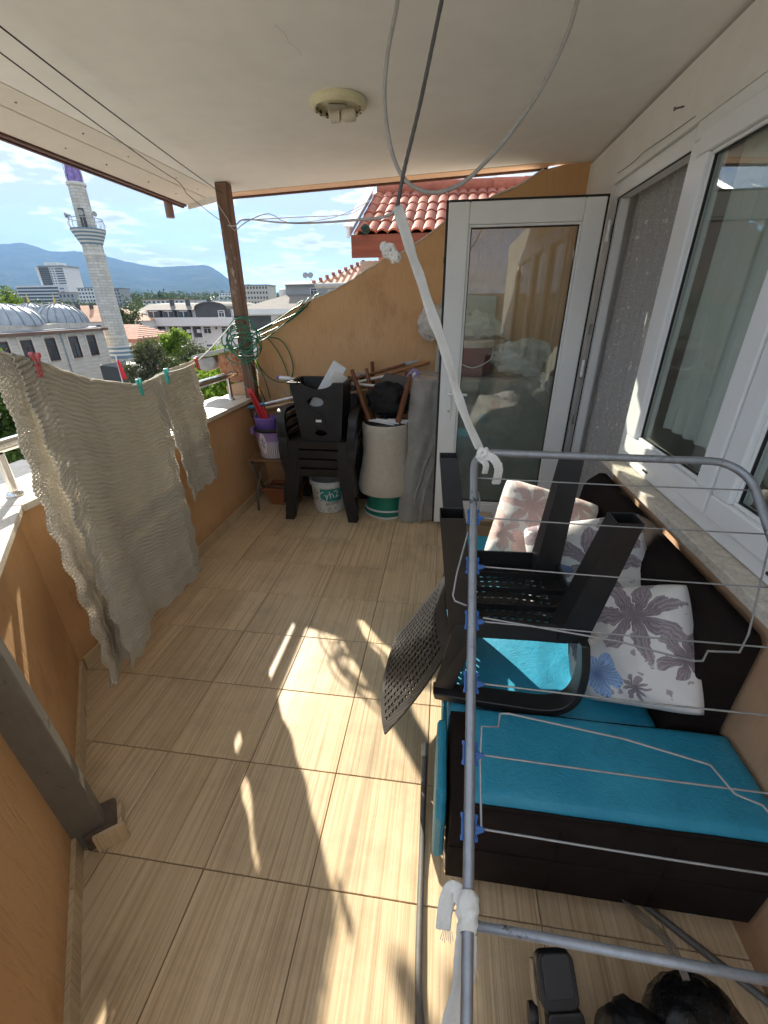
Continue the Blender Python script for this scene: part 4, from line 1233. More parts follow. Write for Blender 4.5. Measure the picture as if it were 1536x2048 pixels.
# ------------------------------------------------------------------ paint bucket under the chairs
def lathe_uv_bucket(prof, c, n=40):
    return MB().lathe(prof, c, n, cap=True)
def text_mesh(body, size, align='CENTER', extrude=0.0):
    cu = bpy.data.curves.new('lettering', 'FONT'); cu.body = body; cu.size = size; cu.align_x = align; cu.extrude = extrude; cu.resolution_u = 3
    o = bpy.data.objects.new('lettering', cu); COL.objects.link(o)
    bpy.context.view_layer.update()
    me = bpy.data.meshes.new_from_object(o.evaluated_get(bpy.context.evaluated_depsgraph_get()))
    bpy.data.objects.remove(o, do_unlink=True)
    bm = bmesh.new(); bm.from_mesh(me)
    bmesh.ops.subdivide_edges(bm, edges=[e for e in bm.edges if e.calc_length() > size * 0.25], cuts=2)
    bmesh.ops.triangulate(bm, faces=bm.faces[:])
    mb = MB(); mb.v = [tuple(v.co) for v in bm.verts]; mb.f = [tuple(v.index for v in f.verts) for f in bm.faces]
    bm.free(); bpy.data.meshes.remove(me)
    return mb
def wrap_cyl(mb, c, r, ang, z, tilt=0.0):
    """bend flat lettering round a bucket wall; ang = 0 faces -y"""
    out = []
    ct, s_t = math.cos(tilt), math.sin(tilt)
    for x, y, q in mb.v:
        x, y = x * ct - y * s_t, x * s_t + y * ct
        a = ang + x / r
        out.append((c[0] + r * math.sin(a), c[1] - r * math.cos(a), z + y))
    mb.v = out
    return mb
def patch_cyl(c, r, a0, a1, z0, z1, n=10):
    return MB().grid(lambda u, v: (c[0] + r * math.sin(a0 + (a1 - a0) * u), c[1] - r * math.cos(a0 + (a1 - a0) * u), z0 + (z1 - z0) * v), n, 2)
PB = (-0.905, 3.17, 0.0)
def mat_spattered(name, base):
    t = NT(name)
    p = t.co('Object')
    sp = t.ramp(t.noise(p, 42, 6, 0.75), [(0.55, 0), (0.60, 1)])
    low = t.ramp(t.sep(p)[2], [(0.02, 1.0), (0.12, 0.12)])
    c = t.mix(t.math('MULTIPLY', sp, low), base, t.mix(t.noise(p, 18, 2), (0.10, 0.09, 0.08), (0.45, 0.18, 0.10)))
    return t.done(t.bsdf(c, 0.5, 0, t.bump(sp, 0.3, 0.002)))
pb = thing('paint_bucket', 'white paint bucket with green label under the stacked chairs', 'bucket', PB)
obj('tub', MB().lathe([(0.122, 0.0), (0.128, 0.004), (0.148, 0.265), (0.144, 0.265), (0.125, 0.012), (0.0, 0.012)], PB, 40, cap=False), mat_spattered('spattered white bucket', (0.66, 0.66, 0.62)), pb, smooth=True, angle=40)
obj('rim', MB().lathe([(0.149, 0.235), (0.158, 0.238), (0.158, 0.252), (0.151, 0.255), (0.151, 0.262), (0.157, 0.266), (0.157, 0.278), (0.149, 0.280), (0.146, 0.27)], PB, 40, cap=False), paint('bucket rim', (0.70, 0.71, 0.69), 0.45, var=0.15, scale=25), pb, smooth=True, angle=40)
lab = obj('label', patch_cyl(PB, 0.1455, -0.28, 0.95, 0.115, 0.222, 16), paint('teal label', (0.03, 0.24, 0.21), 0.5, var=0.15, scale=20), pb)
obj('lettering', wrap_cyl(text_mesh('yh2', 0.085), PB, 0.1462, 0.42, 0.145, 0.14), M_WHITEPL, lab)
arc = [( -0.052 + 0.052 * math.cos(a), 0.020 + 0.040 * math.sin(a), 0) for a in [R(100 + 16 * i) for i in range(11)]]
mbt = MB().tube(arc, 0.004, 5); obj('arc_mark', wrap_cyl(mbt, PB, 0.1462, 0.40, 0.145, 0.1), M_WHITEPL, lab)
obj('lettering', wrap_cyl(text_mesh('ALI DISA', 0.030), PB, 0.138, 0.42, 0.085, 0.10), M_GASKET, pb)
lab2 = obj('label', patch_cyl(PB, 0.1455, -0.82, -0.36, 0.10, 0.222, 10), paint('cream label', (0.60, 0.58, 0.48), 0.6, var=0.1), pb)
for k in range(7):
    obj('printed_line', patch_cyl(PB, 0.1460, -0.78, -0.50 + 0.08 * (k % 3), 0.115 + k * 0.014, 0.119 + k * 0.014, 6), M_GASKET, lab2)

# ------------------------------------------------------------------ stool with purple mop bucket, planter underneath
M_STOOLW = mat_wood('varnished stool wood', (0.13, 0.065, 0.03), (0.30, 0.17, 0.085), 0, 10)
sl = thing('folding_chair', 'old folding chair with slatted wooden seat in the far corner', 'chair', (-1.37, 3.2, 0))
for k in range(5):
    y = 3.02 + k * 0.062
    obj('seat_slat', MB().box((-1.525, y, 0.435), (-1.205, y + 0.056, 0.452)), M_STOOLW, sl, bevel=0.004)
for x in (-1.50, -1.235):
    obj('seat_rail', MB().box((x - 0.010, 3.02, 0.412), (x + 0.010, 3.325, 0.4345)), M_DARKSTEEL, sl)
    obj('leg', MB().tube([(x, 3.30, 0.005), (x, 3.10, 0.30), (x, 3.03, 0.42)], 0.010, 8), M_DARKSTEEL, sl, smooth=True)
    obj('leg', MB().tube([(x + 0.016, 3.02, 0.005), (x + 0.016, 3.06, 0.20), (x + 0.016, 3.30, 0.42), (x + 0.016, 3.40, 0.86)], 0.010, 8), M_DARKSTEEL, sl, smooth=True)
obj('stretcher', MB().tube([(-1.50, 3.20, 0.155), (-1.235, 3.20, 0.155)], 0.007, 8), M_DARKSTEEL, sl)
for z in (0.66, 0.76):
    obj('back_slat', MB().box((-1.50, 3.355 + (z - 0.66) * 0.2, z), (-1.20, 3.372 + (z - 0.66) * 0.2, z + 0.065)), M_STOOLW, sl, bevel=0.004)
BC = (-1.335, 3.14, 0.4525)
def mat_purple_bucket():
    t = NT('purple printed bucket')
    p = t.co('Object'); s = t.sep(p)
    ang = t.math('ARCTAN2', s[0], t.math('MULTIPLY', s[1], -1.0))
    stripes = t.ramp(t.math('FRACT', t.math('MULTIPLY', ang, 6.5)), [(0.5, 0), (0.54, 1)])
    low = t.mix(stripes, (0.30, 0.26, 0.34), (0.68, 0.66, 0.68))
    dia = t.math('MULTIPLY', t.math('SINE', t.math('ADD', t.math('MULTIPLY', ang, 42), t.math('MULTIPLY', s[2], 330))), t.math('SINE', t.math('SUBTRACT', t.math('MULTIPLY', ang, 42), t.math('MULTIPLY', s[2], 330))))
    up = t.mix(t.ramp(dia, [(0.30, 0), (0.5, 1)]), (0.30, 0.19, 0.42), (0.42, 0.30, 0.55))
    c = t.mix(t.math('GREATER_THAN', s[2], 0.135), low, up)
    band = t.math('COMPARE', s[2], 0.128, 0.013)
    c = t.mix(band, c, t.mix(t.ramp(t.math('FRACT', t.math('MULTIPLY', ang, 11)), [(0.45, 0), (0.55, 1)]), (0.62, 0.60, 0.64), (0.36, 0.30, 0.42)))
    dx = t.math('DIVIDE', t.math('ADD', ang, 0.42), 0.30); dz = t.math('DIVIDE', t.math('SUBTRACT', s[2], 0.125), 0.085)
    rr = t.math('ADD', t.math('MULTIPLY', dx, dx), t.math('MULTIPLY', dz, dz))
    c = t.mix(t.math('LESS_THAN', rr, 1.0), c, (0.74, 0.73, 0.76))
    th_ = t.math('ARCTAN2', dz, dx)
    fl = t.math('MULTIPLY', t.math('LESS_THAN', t.math('SQRT', rr), t.math('ADD', 0.38, t.math('MULTIPLY', t.math('SINE', t.math('MULTIPLY', th_, 6)), 0.24))), t.math('GREATER_THAN', rr, 0.02))
    c = t.mix(fl, c, (0.16, 0.12, 0.17))
    return t.done(t.bsdf(c, 0.42))
M_PURPLE = paint('purple plastic', (0.20, 0.12, 0.42), 0.38, var=0.1)
mbk = thing('mop_bucket', 'purple and white printed mop bucket with wringer on the folding chair', 'bucket', BC)
obj('tub', MB().lathe([(0.100, 0.0), (0.105, 0.004), (0.130, 0.225), (0.126, 0.225), (0.101, 0.010), (0.0, 0.010)], BC, 40, cap=False, sx=1.0, sy=0.85), mat_purple_bucket(), mbk, smooth=True, angle=40)
obj('rim', MB().lathe([(0.131, 0.215), (0.139, 0.218), (0.139, 0.238), (0.131, 0.242), (0.124, 0.236)], BC, 40, cap=False, sy=0.87), M_GASKET, mbk, smooth=True)
wr = obj('wringer', MB().lathe([(0.060, 0.20), (0.078, 0.225), (0.092, 0.312), (0.086, 0.316), (0.072, 0.235), (0.04, 0.20)], (BC[0] - 0.035, BC[1], BC[2]), 32, cap=False, sy=0.8), M_PURPLE, mbk, smooth=True, angle=50)
obj('clip', MB().obox((BC[0] - 0.135, BC[1] - 0.02, BC[2] + 0.215), (0.03, 0.09, 0.05)), M_PURPLE, mbk, bevel=0.008)
dp = thing('red_dustpan', 'red plastic scraper leaning out of the mop bucket', 'scraper', (-1.40, 3.12, 0.76))
M_RED = paint('red plastic', (0.55, 0.022, 0.028), 0.38, var=0.1)
obj('handle', MB().beam((-1.365, 3.12, 0.72), (-1.455, 3.11, 0.985), 0.045, 0.022, (0, 1, 0)), M_RED, dp, bevel=0.006)
obj('rib', MB().beam((-1.374, 3.105, 0.74), (-1.448, 3.097, 0.955), 0.008, 0.014, (0, 1, 0)), paint('dark red plastic', (0.33, 0.012, 0.016), 0.4), dp)
obj('blade', MB().prism([(-1.40, 3.115, 0.70), (-1.33, 3.115, 0.72), (-1.345, 3.115, 0.80), (-1.372, 3.115, 0.86), (-1.405, 3.115, 0.80)], (0, 0.02, 0)), M_RED, dp, bevel=0.004)
pl = thing('terracotta_planter', 'brown plastic plant trough on the floor under the folding chair', 'planter', (-1.33, 3.22, 0))
vs = quadring([(-1.43, 3.16), (-1.20, 3.16), (-1.20, 3.30), (-1.43, 3.30)], 0.002) + quadring([(-1.46, 3.13), (-1.17, 3.13), (-1.17, 3.33), (-1.46, 3.33)], 0.165)
vs += quadring([(-1.46, 3.13), (-1.17, 3.13), (-1.17, 3.33), (-1.46, 3.33)], 0.165, 0.012) + quadring([(-1.46, 3.13), (-1.17, 3.13), (-1.17, 3.33), (-1.46, 3.33)], 0.14, 0.014)
fs = [(3,2,1,0), (12,13,14,15)]
for k in range(4):
    k2 = (k + 1) % 4
    for a in (0, 4, 8): fs.append((a + k, a + k2, a + 4 + k2, a + 4 + k))
M_TERRA = paint('terracotta plastic', (0.28, 0.10, 0.04), 0.6, var=0.2, scale=12)
obj('trough', MB().add(vs, fs), M_TERRA, pl, bevel=0.003)
obj('lip', MB().beam((-1.47, 3.122, 0.156), (-1.16, 3.122, 0.156), 0.014, 0.022).beam((-1.168, 3.13, 0.156), (-1.168, 3.33, 0.156), 0.014, 0.022), M_TERRA, pl, bevel=0.003)

# ------------------------------------------------------------------ upholstered stool upside down on a green bucket
M_OATMEAL = paint('oatmeal upholstery', (0.56, 0.51, 0.42), 0.95, var=0.10, scale=26, bump=0.7, bscale=520, sheen=0.2)
M_LEGW = mat_wood('turned leg wood', (0.12, 0.045, 0.02), (0.27, 0.11, 0.05), 2, 10, 0.4)
US = (-0.42, 3.17, 0.0)
us = thing('upholstered_stool', 'oatmeal upholstered drum stool upside down with brown legs upwards', 'stool', (US[0], US[1], 0.2))
prof = [(0.005, 0.195), (0.200, 0.195), (0.222, 0.205), (0.226, 0.245), (0.216, 0.32), (0.194, 0.42), (0.182, 0.52), (0.180, 0.62), (0.183, 0.70), (0.182, 0.738), (0.172, 0.748), (0.005, 0.748)]
mbx = MB().lathe(prof, (US[0], US[1], 0), 48, cap=False)
mbx.v = [(x + 0.006 * mnoise.noise(Vector((x * 9, y * 9, z * 9))), y + 0.006 * mnoise.noise(Vector((x * 9 + 5, y * 9, z * 9))), z) for x, y, z in mbx.v]
obj('cushion', mbx, M_OATMEAL, us, smooth=True, angle=50)
obj('underside', MB().lathe([(0.168, 0.746), (0.168, 0.754)], (US[0], US[1], 0), 32), M_BLACKPL, us)
for a, tx, ty, L in ((R(200), -0.225, -0.04, 0.385), (R(-40), 0.185, -0.07, 0.365), (R(60), 0.10, 0.12, 0.33), (R(135), -0.12, 0.13, 0.36)):
    b = Vector((US[0] + 0.125 * math.cos(a), US[1] + 0.125 * math.sin(a), 0.75))
    d = Vector((b.x - US[0], b.y - US[1], 0)).normalized()
    tp = b + d * 0.125 + Vector((0, 0, L))
    obj('leg', MB().tube([b, b + (tp - b) * 0.5, tp], [0.022, 0.020, 0.013], 14), M_LEGW, us, smooth=True, angle=40)
gb = thing('green_bucket', 'green plastic basin under the upside-down stool', 'basin', (US[0], US[1], 0))
M_GREENPL = paint('green plastic', (0.012, 0.20, 0.13), 0.4, var=0.15)
obj('basin', MB().lathe([(0.165, 0.0), (0.172, 0.02), (0.160, 0.10), (0.150, 0.185), (0.0, 0.187)], (US[0], US[1], 0.002), 40, cap=False), M_GREENPL, gb, smooth=True, angle=40)
for z, r_, m_ in ((0.055, 0.170, M_WHITEPL), (0.032, 0.176, M_GREENPL), (0.012, 0.178, M_WHITEPL)):
    obj('hoop', MB().tube([(US[0] + r_ * math.cos(a), US[1] + r_ * math.sin(a), z + 0.006 * math.sin(a * 2 + z * 90)) for a in [2 * math.pi * i / 48 for i in range(48)]], 0.0085, 8, closed=True), m_, gb, smooth=True)
def lumpy(c, size, seed, amp=0.25, n=40, freq=3.0, crease=0.5):
    """a crumpled closed bag: soft bulges cut by sharp creases"""
    vs = []; fs = []
    so = Vector((seed * 1.37, seed * 2.11, seed * 0.53))
    for j in range(n + 1):
        th_ = math.pi * j / n
        for i in range(2 * n):
            ph = math.pi * i / n
            d = Vector((math.sin(th_) * math.cos(ph), math.sin(th_) * math.sin(ph), math.cos(th_)))
            q = d * freq * 0.5 + so
            q = q + Vector((mnoise.noise(q * 1.7), mnoise.noise(q * 1.7 + Vector((9, 0, 0))), mnoise.noise(q * 1.7 + Vector((0, 9, 0))))) * 0.45
            r_ = 1 + amp * 0.7 * mnoise.noise(q)
            for f_, w_ in ((1.3, 0.55), (2.6, 0.30), (5.0, 0.16)):
                r_ += amp * w_ * (abs(mnoise.noise(q * f_ + so)) * 2.0 - 0.5)
            vs.append((c[0] + d.x * size[0] * r_, c[1] + d.y * size[1] * r_, c[2] + d.z * size[2] * r_))
    W = 2 * n
    for j in range(n):
        for i in range(W):
            fs.append((j*W + i, j*W + (i+1) % W, (j+1)*W + (i+1) % W, (j+1)*W + i))
    return MB().add(vs, fs)
M_BLACKFAB = paint('black fabric', (0.012, 0.012, 0.013), 0.85, var=0.4, scale=18, bump=0.5, bscale=90)
tag(obj('black_bag', lumpy((-0.395, 3.20, 0.905), (0.165, 0.11, 0.125), 3, 0.28), M_BLACKFAB, smooth=True), 'crumpled black bag lying between the legs of the upturned stool', 'bag')
pp_ = thing('folded_papers', 'bundle of white and grey slats under the black bag', 'slats', (-0.42, 3.1, 0.76))
for k in range(6):
    obj('slat', MB().obox((-0.44 + k * 0.028, 3.06 + 0.01 * k, 0.766 + 0.006 * (k % 3)), (0.20, 0.018, 0.008), rotz(R(-12 + 7 * k)) @ Matrix.Rotation(R(6), 3, 'Y')), M_WHITEPL, pp_)

# ------------------------------------------------------------------ mops, brooms and poles leaning over the stack
M_PALEWOOD = mat_wood('pale broom wood', (0.40, 0.26, 0.14), (0.62, 0.44, 0.27), 0, 8)
M_ORANGEWOOD = mat_wood('orange pole wood', (0.28, 0.11, 0.04), (0.46, 0.22, 0.09), 0, 8)
M_ALU = mat_metal('white aluminium tube', (0.80, 0.80, 0.80), 0.35, 0.1, metal=0.3)
M_BLUEPL = paint('blue plastic', (0.05, 0.22, 0.36), 0.4)
def pole(name, label, a, b, r, mat, cat='pole', ends=()):
    root = thing(name, label, cat, a)
    obj('shaft', MB().tube([a, b], r, 12), mat, root, smooth=True, angle=40)
    A = Vector(a); B = Vector(b)
    for t0, t1, m_, rr, nm in ends:
        obj(nm, MB().tube([A.lerp(B, t0), A.lerp(B, t1)], rr, 12), m_, root, smooth=True, angle=40)
    return root
mop = pole('flat_mop', 'silver mop handle with grey and purple grips lying across the stack to its squeegee head', (-1.285, 3.28, 1.045), (-0.47, 3.22, 1.00), 0.0105, M_ALU, 'mop', ((0.0, 0.13, M_WHITEPL, 0.015, 'grip'), (-0.01, 0.015, M_PURPLE, 0.0155, 'end_cap'), (0.26, 0.34, M_PURPLE, 0.014, 'collar')))
obj('squeegee_plate', MB().prism([(-0.475, 3.20, 1.025), (-0.43, 3.20, 1.095), (-0.25, 3.20, 1.065), (-0.30, 3.20, 1.005)], (0.0, 0.02, 0.005)), paint('dark mop plate', (0.10, 0.085, 0.075), 0.5), mop)
obj('mop_pad', MB().prism([(-0.35, 3.215, 0.995), (-0.225, 3.215, 1.135), (-0.165, 3.215, 1.10), (-0.205, 3.215, 1.06), (-0.30, 3.215, 0.985)], (0.0, 0.03, 0.0)), paint('purple and white mop pad', (0.33, 0.26, 0.46), 0.8, var=0.35, scale=40), mop, bevel=0.005)
obj('pad_slot', MB().obox((-0.225, 3.213, 1.085), (0.05, 0.004, 0.018), Matrix.Rotation(R(-45), 3, 'Y')), M_WHITEPL, mop)
pole('white_mop_pole', 'white mop handle with blue end resting on the folding chair', (-1.53, 3.27, 0.815), (-0.45, 3.40, 1.05), 0.0115, M_ALU, 'pole', ((-0.03, 0.10, M_BLUEPL, 0.0135, 'end_sleeve'),))
pole('broom_stick', 'pale wooden broom stick below the white mop handle', (-1.40, 3.24, 0.815), (-0.28, 3.46, 0.99), 0.0115, M_PALEWOOD)
pole('orange_pole', 'orange wooden pole leaning along the end wall', (-0.85, 3.40, 0.95), (-0.12, 3.51, 1.140), 0.0125, M_ORANGEWOOD)
saw = pole('pruning_saw', 'pruning saw on a brown pole leaning on the end wall', (-0.78, 3.44, 1.00), (-0.31, 3.52, 1.125), 0.0115, M_LEGW, 'saw')
obj('blade', MB().prism([(-0.33, 3.52, 1.112), (-0.27, 3.52, 1.125), (-0.215, 3.52, 1.145), (-0.20, 3.52, 1.165), (-0.225, 3.52, 1.155), (-0.28, 3.52, 1.148), (-0.335, 3.52, 1.138)], (0, 0.004, 0)), M_GALV, saw)
tag(obj('upright_stick', MB().tube([(-0.555, 3.50, 0.62), (-0.575, 3.50, 1.145)], 0.015, 12), M_LEGW, smooth=True, angle=40), 'short reddish brown stick standing against the end wall', 'stick')
ol = thing('wall_socket', 'grey surface-mounted power socket on the orange end wall', 'socket', (-0.66, 3.55, 1.02))
obj('housing', MB().box((-0.705, 3.515, 0.985), (-0.615, 3.549, 1.055)), paint('grey socket', (0.42, 0.41, 0.38), 0.5), ol, bevel=0.004)
obj('cover', MB().lathe([(0.024, 0.0), (0.024, 0.006), (0.016, 0.008)], (-0.66, 3.514, 1.02), 20, Matrix.Rotation(R(90), 3, 'X')), M_GASKET, ol)

# ------------------------------------------------------------------ things under plastic behind the door
def mat_plastic_sheet(name, col=(0.62, 0.61, 0.58), alpha=0.34):
    t = NT(name)
    p = t.pos()
    w = t.noise(p, 5, 4, 0.55, 0.6)
    lw = t.n('ShaderNodeLayerWeight'); lw.inputs[0].default_value = 0.35
    f = t.math('ADD', t.ramp(w, [(0.3, alpha * 0.8), (0.7, min(1, alpha * 1.25))]), t.math('MULTIPLY', lw.outputs['Facing'], 0.35), clamp=True)
    tr = t.n('ShaderNodeBsdfTransparent'); tr.inputs[0].default_value = (0.93, 0.93, 0.92, 1)
    b = t.bsdf(col, 0.22, 0, t.bump(t.noise(p, 14, 4, 0.6, 1.5), 0.35, 0.02), 0.7)
    m = t.n('ShaderNodeMixShader'); t.put(m.inputs[0], f)
    t.t.links.new(tr.outputs[0], m.inputs[1]); t.t.links.new(b, m.inputs[2])
    return t.done(m.outputs[0])
M_SHEET = mat_plastic_sheet('cloudy plastic sheet', (0.50, 0.50, 0.48), 0.55)
M_CLEARBAG = mat_plastic_sheet('clear plastic bag', (0.86, 0.86, 0.84), 0.42)
cabn = thing('covered_cabinet', 'dark cabinet standing behind the open door under plastic', 'cabinet', (0.30, 3.35, 0))
obj('carcass', MB().box((-0.10, 3.14, 0.03), (0.72, 3.53, 1.035)), paint('cabinet brown', (0.10, 0.085, 0.07), 0.6, var=0.2), cabn, bevel=0.004)
obj('top_board', MB().box((-0.12, 3.12, 1.036), (0.74, 3.535, 1.062)), paint('cardboard top', (0.36, 0.25, 0.15), 0.85, var=0.15, scale=9), cabn, bevel=0.003)
for x in (-0.06, 0.68):
    obj('foot', MB().box((x - 0.03, 3.18, 0.0), (x + 0.03, 3.5, 0.03)), M_GASKET, cabn)
def drape(x0, x1, y0, ztop, nu=90, nv=90):
    def fn(u, v):
        x = x0 + (x1 - x0) * u
        if v < 0.22:
            k = v / 0.22
            y = 3.50 - (3.50 - y0) * k; z = ztop + 0.010 * mnoise.noise(Vector((x * 9, k * 5, 1)))
        else:
            k = (v - 0.22) / 0.78
            fold = 0.040 * math.sin(14 * u + 2.2 * math.sin(4 * u)) * (0.25 + k) + 0.02 * mnoise.noise(Vector((x * 12, k * 6, 3)))
            flare = 0.10 * k ** 2
            y = y0 - 0.012 - max(-0.01, fold) - flare; z = ztop - (ztop - 0.012) * k
            x = x - 0.085 * (1 - u) * k - 0.012 * math.sin(9 * k + 12 * u)
        return (x, y, z)
    return MB().grid(fn, nu, nv)
tag(obj('plastic_sheet', drape(-0.215, 0.77, 3.10, 1.075), M_SHEET, smooth=True), 'cloudy grey plastic sheet draped over the cabinet behind the door', 'plastic sheet')
tag(obj('plastic_sheet', MB().grid(lambda u, v: (-0.17 - 0.06 * math.sin(3 * v) + 0.17 * u - 0.10 * v * v, 3.10 - 0.13 * v + 0.03 * math.sin(16 * u + 3 * v) + 0.025 * mnoise.noise(Vector((u * 6, v * 7, 2))), 0.58 - 0.575 * v + 0.02 * mnoise.noise(Vector((u * 9, v * 5, 7)))), 40, 50), M_SHEET, smooth=True), 'crumpled tail of clear plastic trailing onto the tiles beside the stool', 'plastic sheet')
BB = (0.195, 3.30, 1.078)
bb = thing('burgundy_bucket', 'dark red round tub with pale lid seen through the door glass', 'bucket', BB)
M_BURG = paint('burgundy plastic', (0.22, 0.012, 0.045), 0.4, var=0.12, scale=14)
obj('tub', MB().lathe([(0.118, 0.0), (0.122, 0.004), (0.140, 0.205), (0.136, 0.205), (0.12, 0.01), (0, 0.01)], BB, 40, cap=False), M_BURG, bb, smooth=True, angle=40)
obj('lid', MB().lathe([(0.143, 0.195), (0.150, 0.198), (0.150, 0.232), (0.143, 0.238), (0.02, 0.236)], BB, 40, cap=False), paint('pale lid', (0.62, 0.50, 0.46), 0.5, var=0.2, scale=20), bb, smooth=True, angle=40)
obj('carry_handle', MB().tube(spline([(BB[0] + 0.14, BB[1] - 0.03, BB[2] + 0.19), (BB[0] + 0.12, BB[1] - 0.11, BB[2] + 0.12), (BB[0] + 0.0, BB[1] - 0.16, BB[2] + 0.07), (BB[0] - 0.10, BB[1] - 0.12, BB[2] + 0.11), (BB[0] - 0.14, BB[1] - 0.03, BB[2] + 0.19)], 6), 0.0035, 6), M_WHITEPL, bb)
obj('label', patch_cyl(BB, 0.1345, -0.75, 0.55, 0.055, 0.165, 12), paint('dark label', (0.14, 0.02, 0.05), 0.5, var=0.3, scale=40), bb)
obj('label', patch_cyl(BB, 0.1272, 0.50, 0.72, 0.010, 0.035, 4), M_WHITEPL, bb)
tag(obj('clear_plastic_bag', lumpy((-0.10, 3.46, 1.42), (0.115, 0.065, 0.115), 9, 0.25), M_CLEARBAG, smooth=True), 'puffed clear plastic bag hanging beside the door edge on the end wall', 'plastic bag')
tag(obj('clear_plastic_bag', lumpy((0.52, 3.30, 1.20), (0.20, 0.14, 0.12), 12, 0.35), M_CLEARBAG, smooth=True), 'crumpled clear plastic bag on the cabinet behind the door glass', 'plastic bag')
tag(obj('clear_plastic_bag', lumpy((0.18, 3.40, 1.40), (0.20, 0.09, 0.10), 15, 0.35), M_CLEARBAG, smooth=True), 'clear plastic bundle above the dark red tub behind the door glass', 'plastic bag')
tag(obj('leaning_panel', MB().prism([(-0.075, 3.47, 1.06), (0.35, 3.47, 1.06), (0.35, 3.50, 1.60), (0.0, 3.50, 1.62), (-0.055, 3.50, 1.56)], (0, 0.03, 0)), paint('grey green panel', (0.42, 0.41, 0.35), 0.4), bevel=0.006), 'greyish panel with rounded corner leaning on the end wall behind the door', 'panel')
cbx = thing('cardboard_box', 'small open cardboard box on the floor by the door foot', 'box', (0.36, 2.80, 0))
M_CARD = paint('cardboard', (0.42, 0.30, 0.18), 0.9, var=0.1, scale=12)
obj('carton', MB().box((0.25, 2.74, 0.002), (0.42, 2.76, 0.105)).box((0.25, 2.84, 0.002), (0.42, 2.86, 0.105)).box((0.25, 2.7602, 0.002), (0.262, 2.8398, 0.105)).box((0.408, 2.7602, 0.002), (0.42, 2.8398, 0.105)).box((0.2622, 2.7602, 0.002), (0.4078, 2.8398, 0.012)), M_CARD, cbx)
obj('flap', MB().prism([(0.42, 2.74, 0.105), (0.42, 2.86, 0.105), (0.455, 2.86, 0.135), (0.455, 2.74, 0.135)], (0.003, 0, -0.004)), M_CARD, cbx)
obj('flap', MB().prism([(0.25, 2.86, 0.105), (0.42, 2.86, 0.105), (0.40, 2.875, 0.165), (0.27, 2.875, 0.165)], (0, 0.003, 0)), paint('cardboard inside', (0.60, 0.50, 0.36), 0.9), cbx)
# ------------------------------------------------------------------ sofa
def mat_leather(name, lo, hi):
    t = NT(name)
    p = t.pos()
    big = t.noise(p, 3.5, 5, 0.65)
    c = t.ramp(big, [(0.3, lo), (0.7, hi)])
    wr = t.noise(t.map(p, (30, 42, 30), (0, 0, 0), (0, 0, 0.5)), 1.0, 4, 0.62, 2.2)
    pore = t.noise(p, 260, 2)
    c = t.mix(0.14, c, t.ramp(wr, [(0.35, 0.55), (0.6, 1.0)]), 'MULTIPLY')
    grime = t.ramp(t.noise(p, 9, 6, 0.75), [(0.30, 0.62), (0.46, 1.0)])
    c = t.mix(0.65, c, grime, 'MULTIPLY')
    c = t.mix(t.math('MULTIPLY', t.ramp(t.noise(p, 2.6, 6, 0.75), [(0.52, 0.0), (0.70, 1.0)]), 0.35), c, (0.10, 0.36, 0.45))
    h = t.math('ADD', t.math('MULTIPLY', wr, 0.8), t.math('MULTIPLY', pore, 0.2))
    return t.done(t.bsdf(c, t.ramp(big, [(0.3, 0.42), (0.7, 0.56)]), 0, t.bump(h, 0.6, 0.005), 0.45))
M_TEAL = mat_leather('turquoise leatherette', (0.016, 0.235, 0.375), (0.034, 0.325, 0.475))
M_DKBROWN = paint('dark brown fabric', (0.016, 0.0115, 0.010), 0.92, var=0.3, scale=12, bump=0.6, bscale=420, spec=0.15)
sofa = thing('sofa', 'turquoise and dark brown sofa along the house wall', 'sofa', (0.45, 1.35, 0))
def cushion_box(nm, a, b, mat, crown=0.012, parent=sofa, n=18, edge=0.022, wav=0.004, seed=0):
    """a padded box: crowned top, rounded rim"""
    (x0, y0, z0), (x1, y1, z1) = a, b
    mb = MB()
    def fn(u, v):
        x = x0 + (x1 - x0) * u; y = y0 + (y1 - y0) * v
        ex = min(x - x0, x1 - x); ey = min(y - y0, y1 - y); e_ = min(ex, ey)
        k = 1 - (1 - min(1, e_ / edge)) ** 2
        z = z1 - edge * 0.8 * (1 - k) + crown * math.sin(math.pi * u) * math.sin(math.pi * v) + wav * mnoise.noise(Vector((x * 7 + seed, y * 7, 0)))
        return (x, y, z)
    us_ = sorted(set([0, 0.02, 0.05, 0.95, 0.98, 1] + [i / n for i in range(n + 1)]))
    vs = [fn(u, v) for v in us_ for u in us_]; L = len(us_); fs = []
    for j in range(L - 1):
        for i in range(L - 1):
            fs.append((j*L + i, j*L + i + 1, (j+1)*L + i + 1, (j+1)*L + i))
    ring = [i for i in range(L)] + [j*L + L - 1 for j in range(1, L)] + [(L-1)*L + i for i in range(L - 2, -1, -1)] + [j*L for j in range(L - 2, 0, -1)]
    o0 = len(vs)
    for r_ in ring:
        vs.append((vs[r_][0], vs[r_][1], z0))
    m = len(ring)
    for k in range(m):
        fs.append((ring[k], ring[(k+1) % m], o0 + (k+1) % m, o0 + k))
    fs.append(tuple(o0 + k for k in range(m)))
    return obj(nm, mb.add(vs, fs), mat, parent, smooth=True, angle=50)
obj('base', MB().box((0.085, 0.69, 0.095), (0.845, 2.12, 0.27)), M_DKBROWN, sofa, bevel=0.012)
cushion_box('seat_cushion', (0.070, 0.94, 0.272), (0.70, 2.12, 0.385), M_TEAL, 0.014, seed=3)
arm = cushion_box('armrest', (0.075, 0.635, 0.095), (0.850, 0.945, 0.405), M_DKBROWN, 0.0, edge=0.03)
cushion_box('arm_pad', (0.125, 0.655, 0.398), (0.856, 0.930, 0.432), M_TEAL, 0.010, edge=0.02, seed=8)
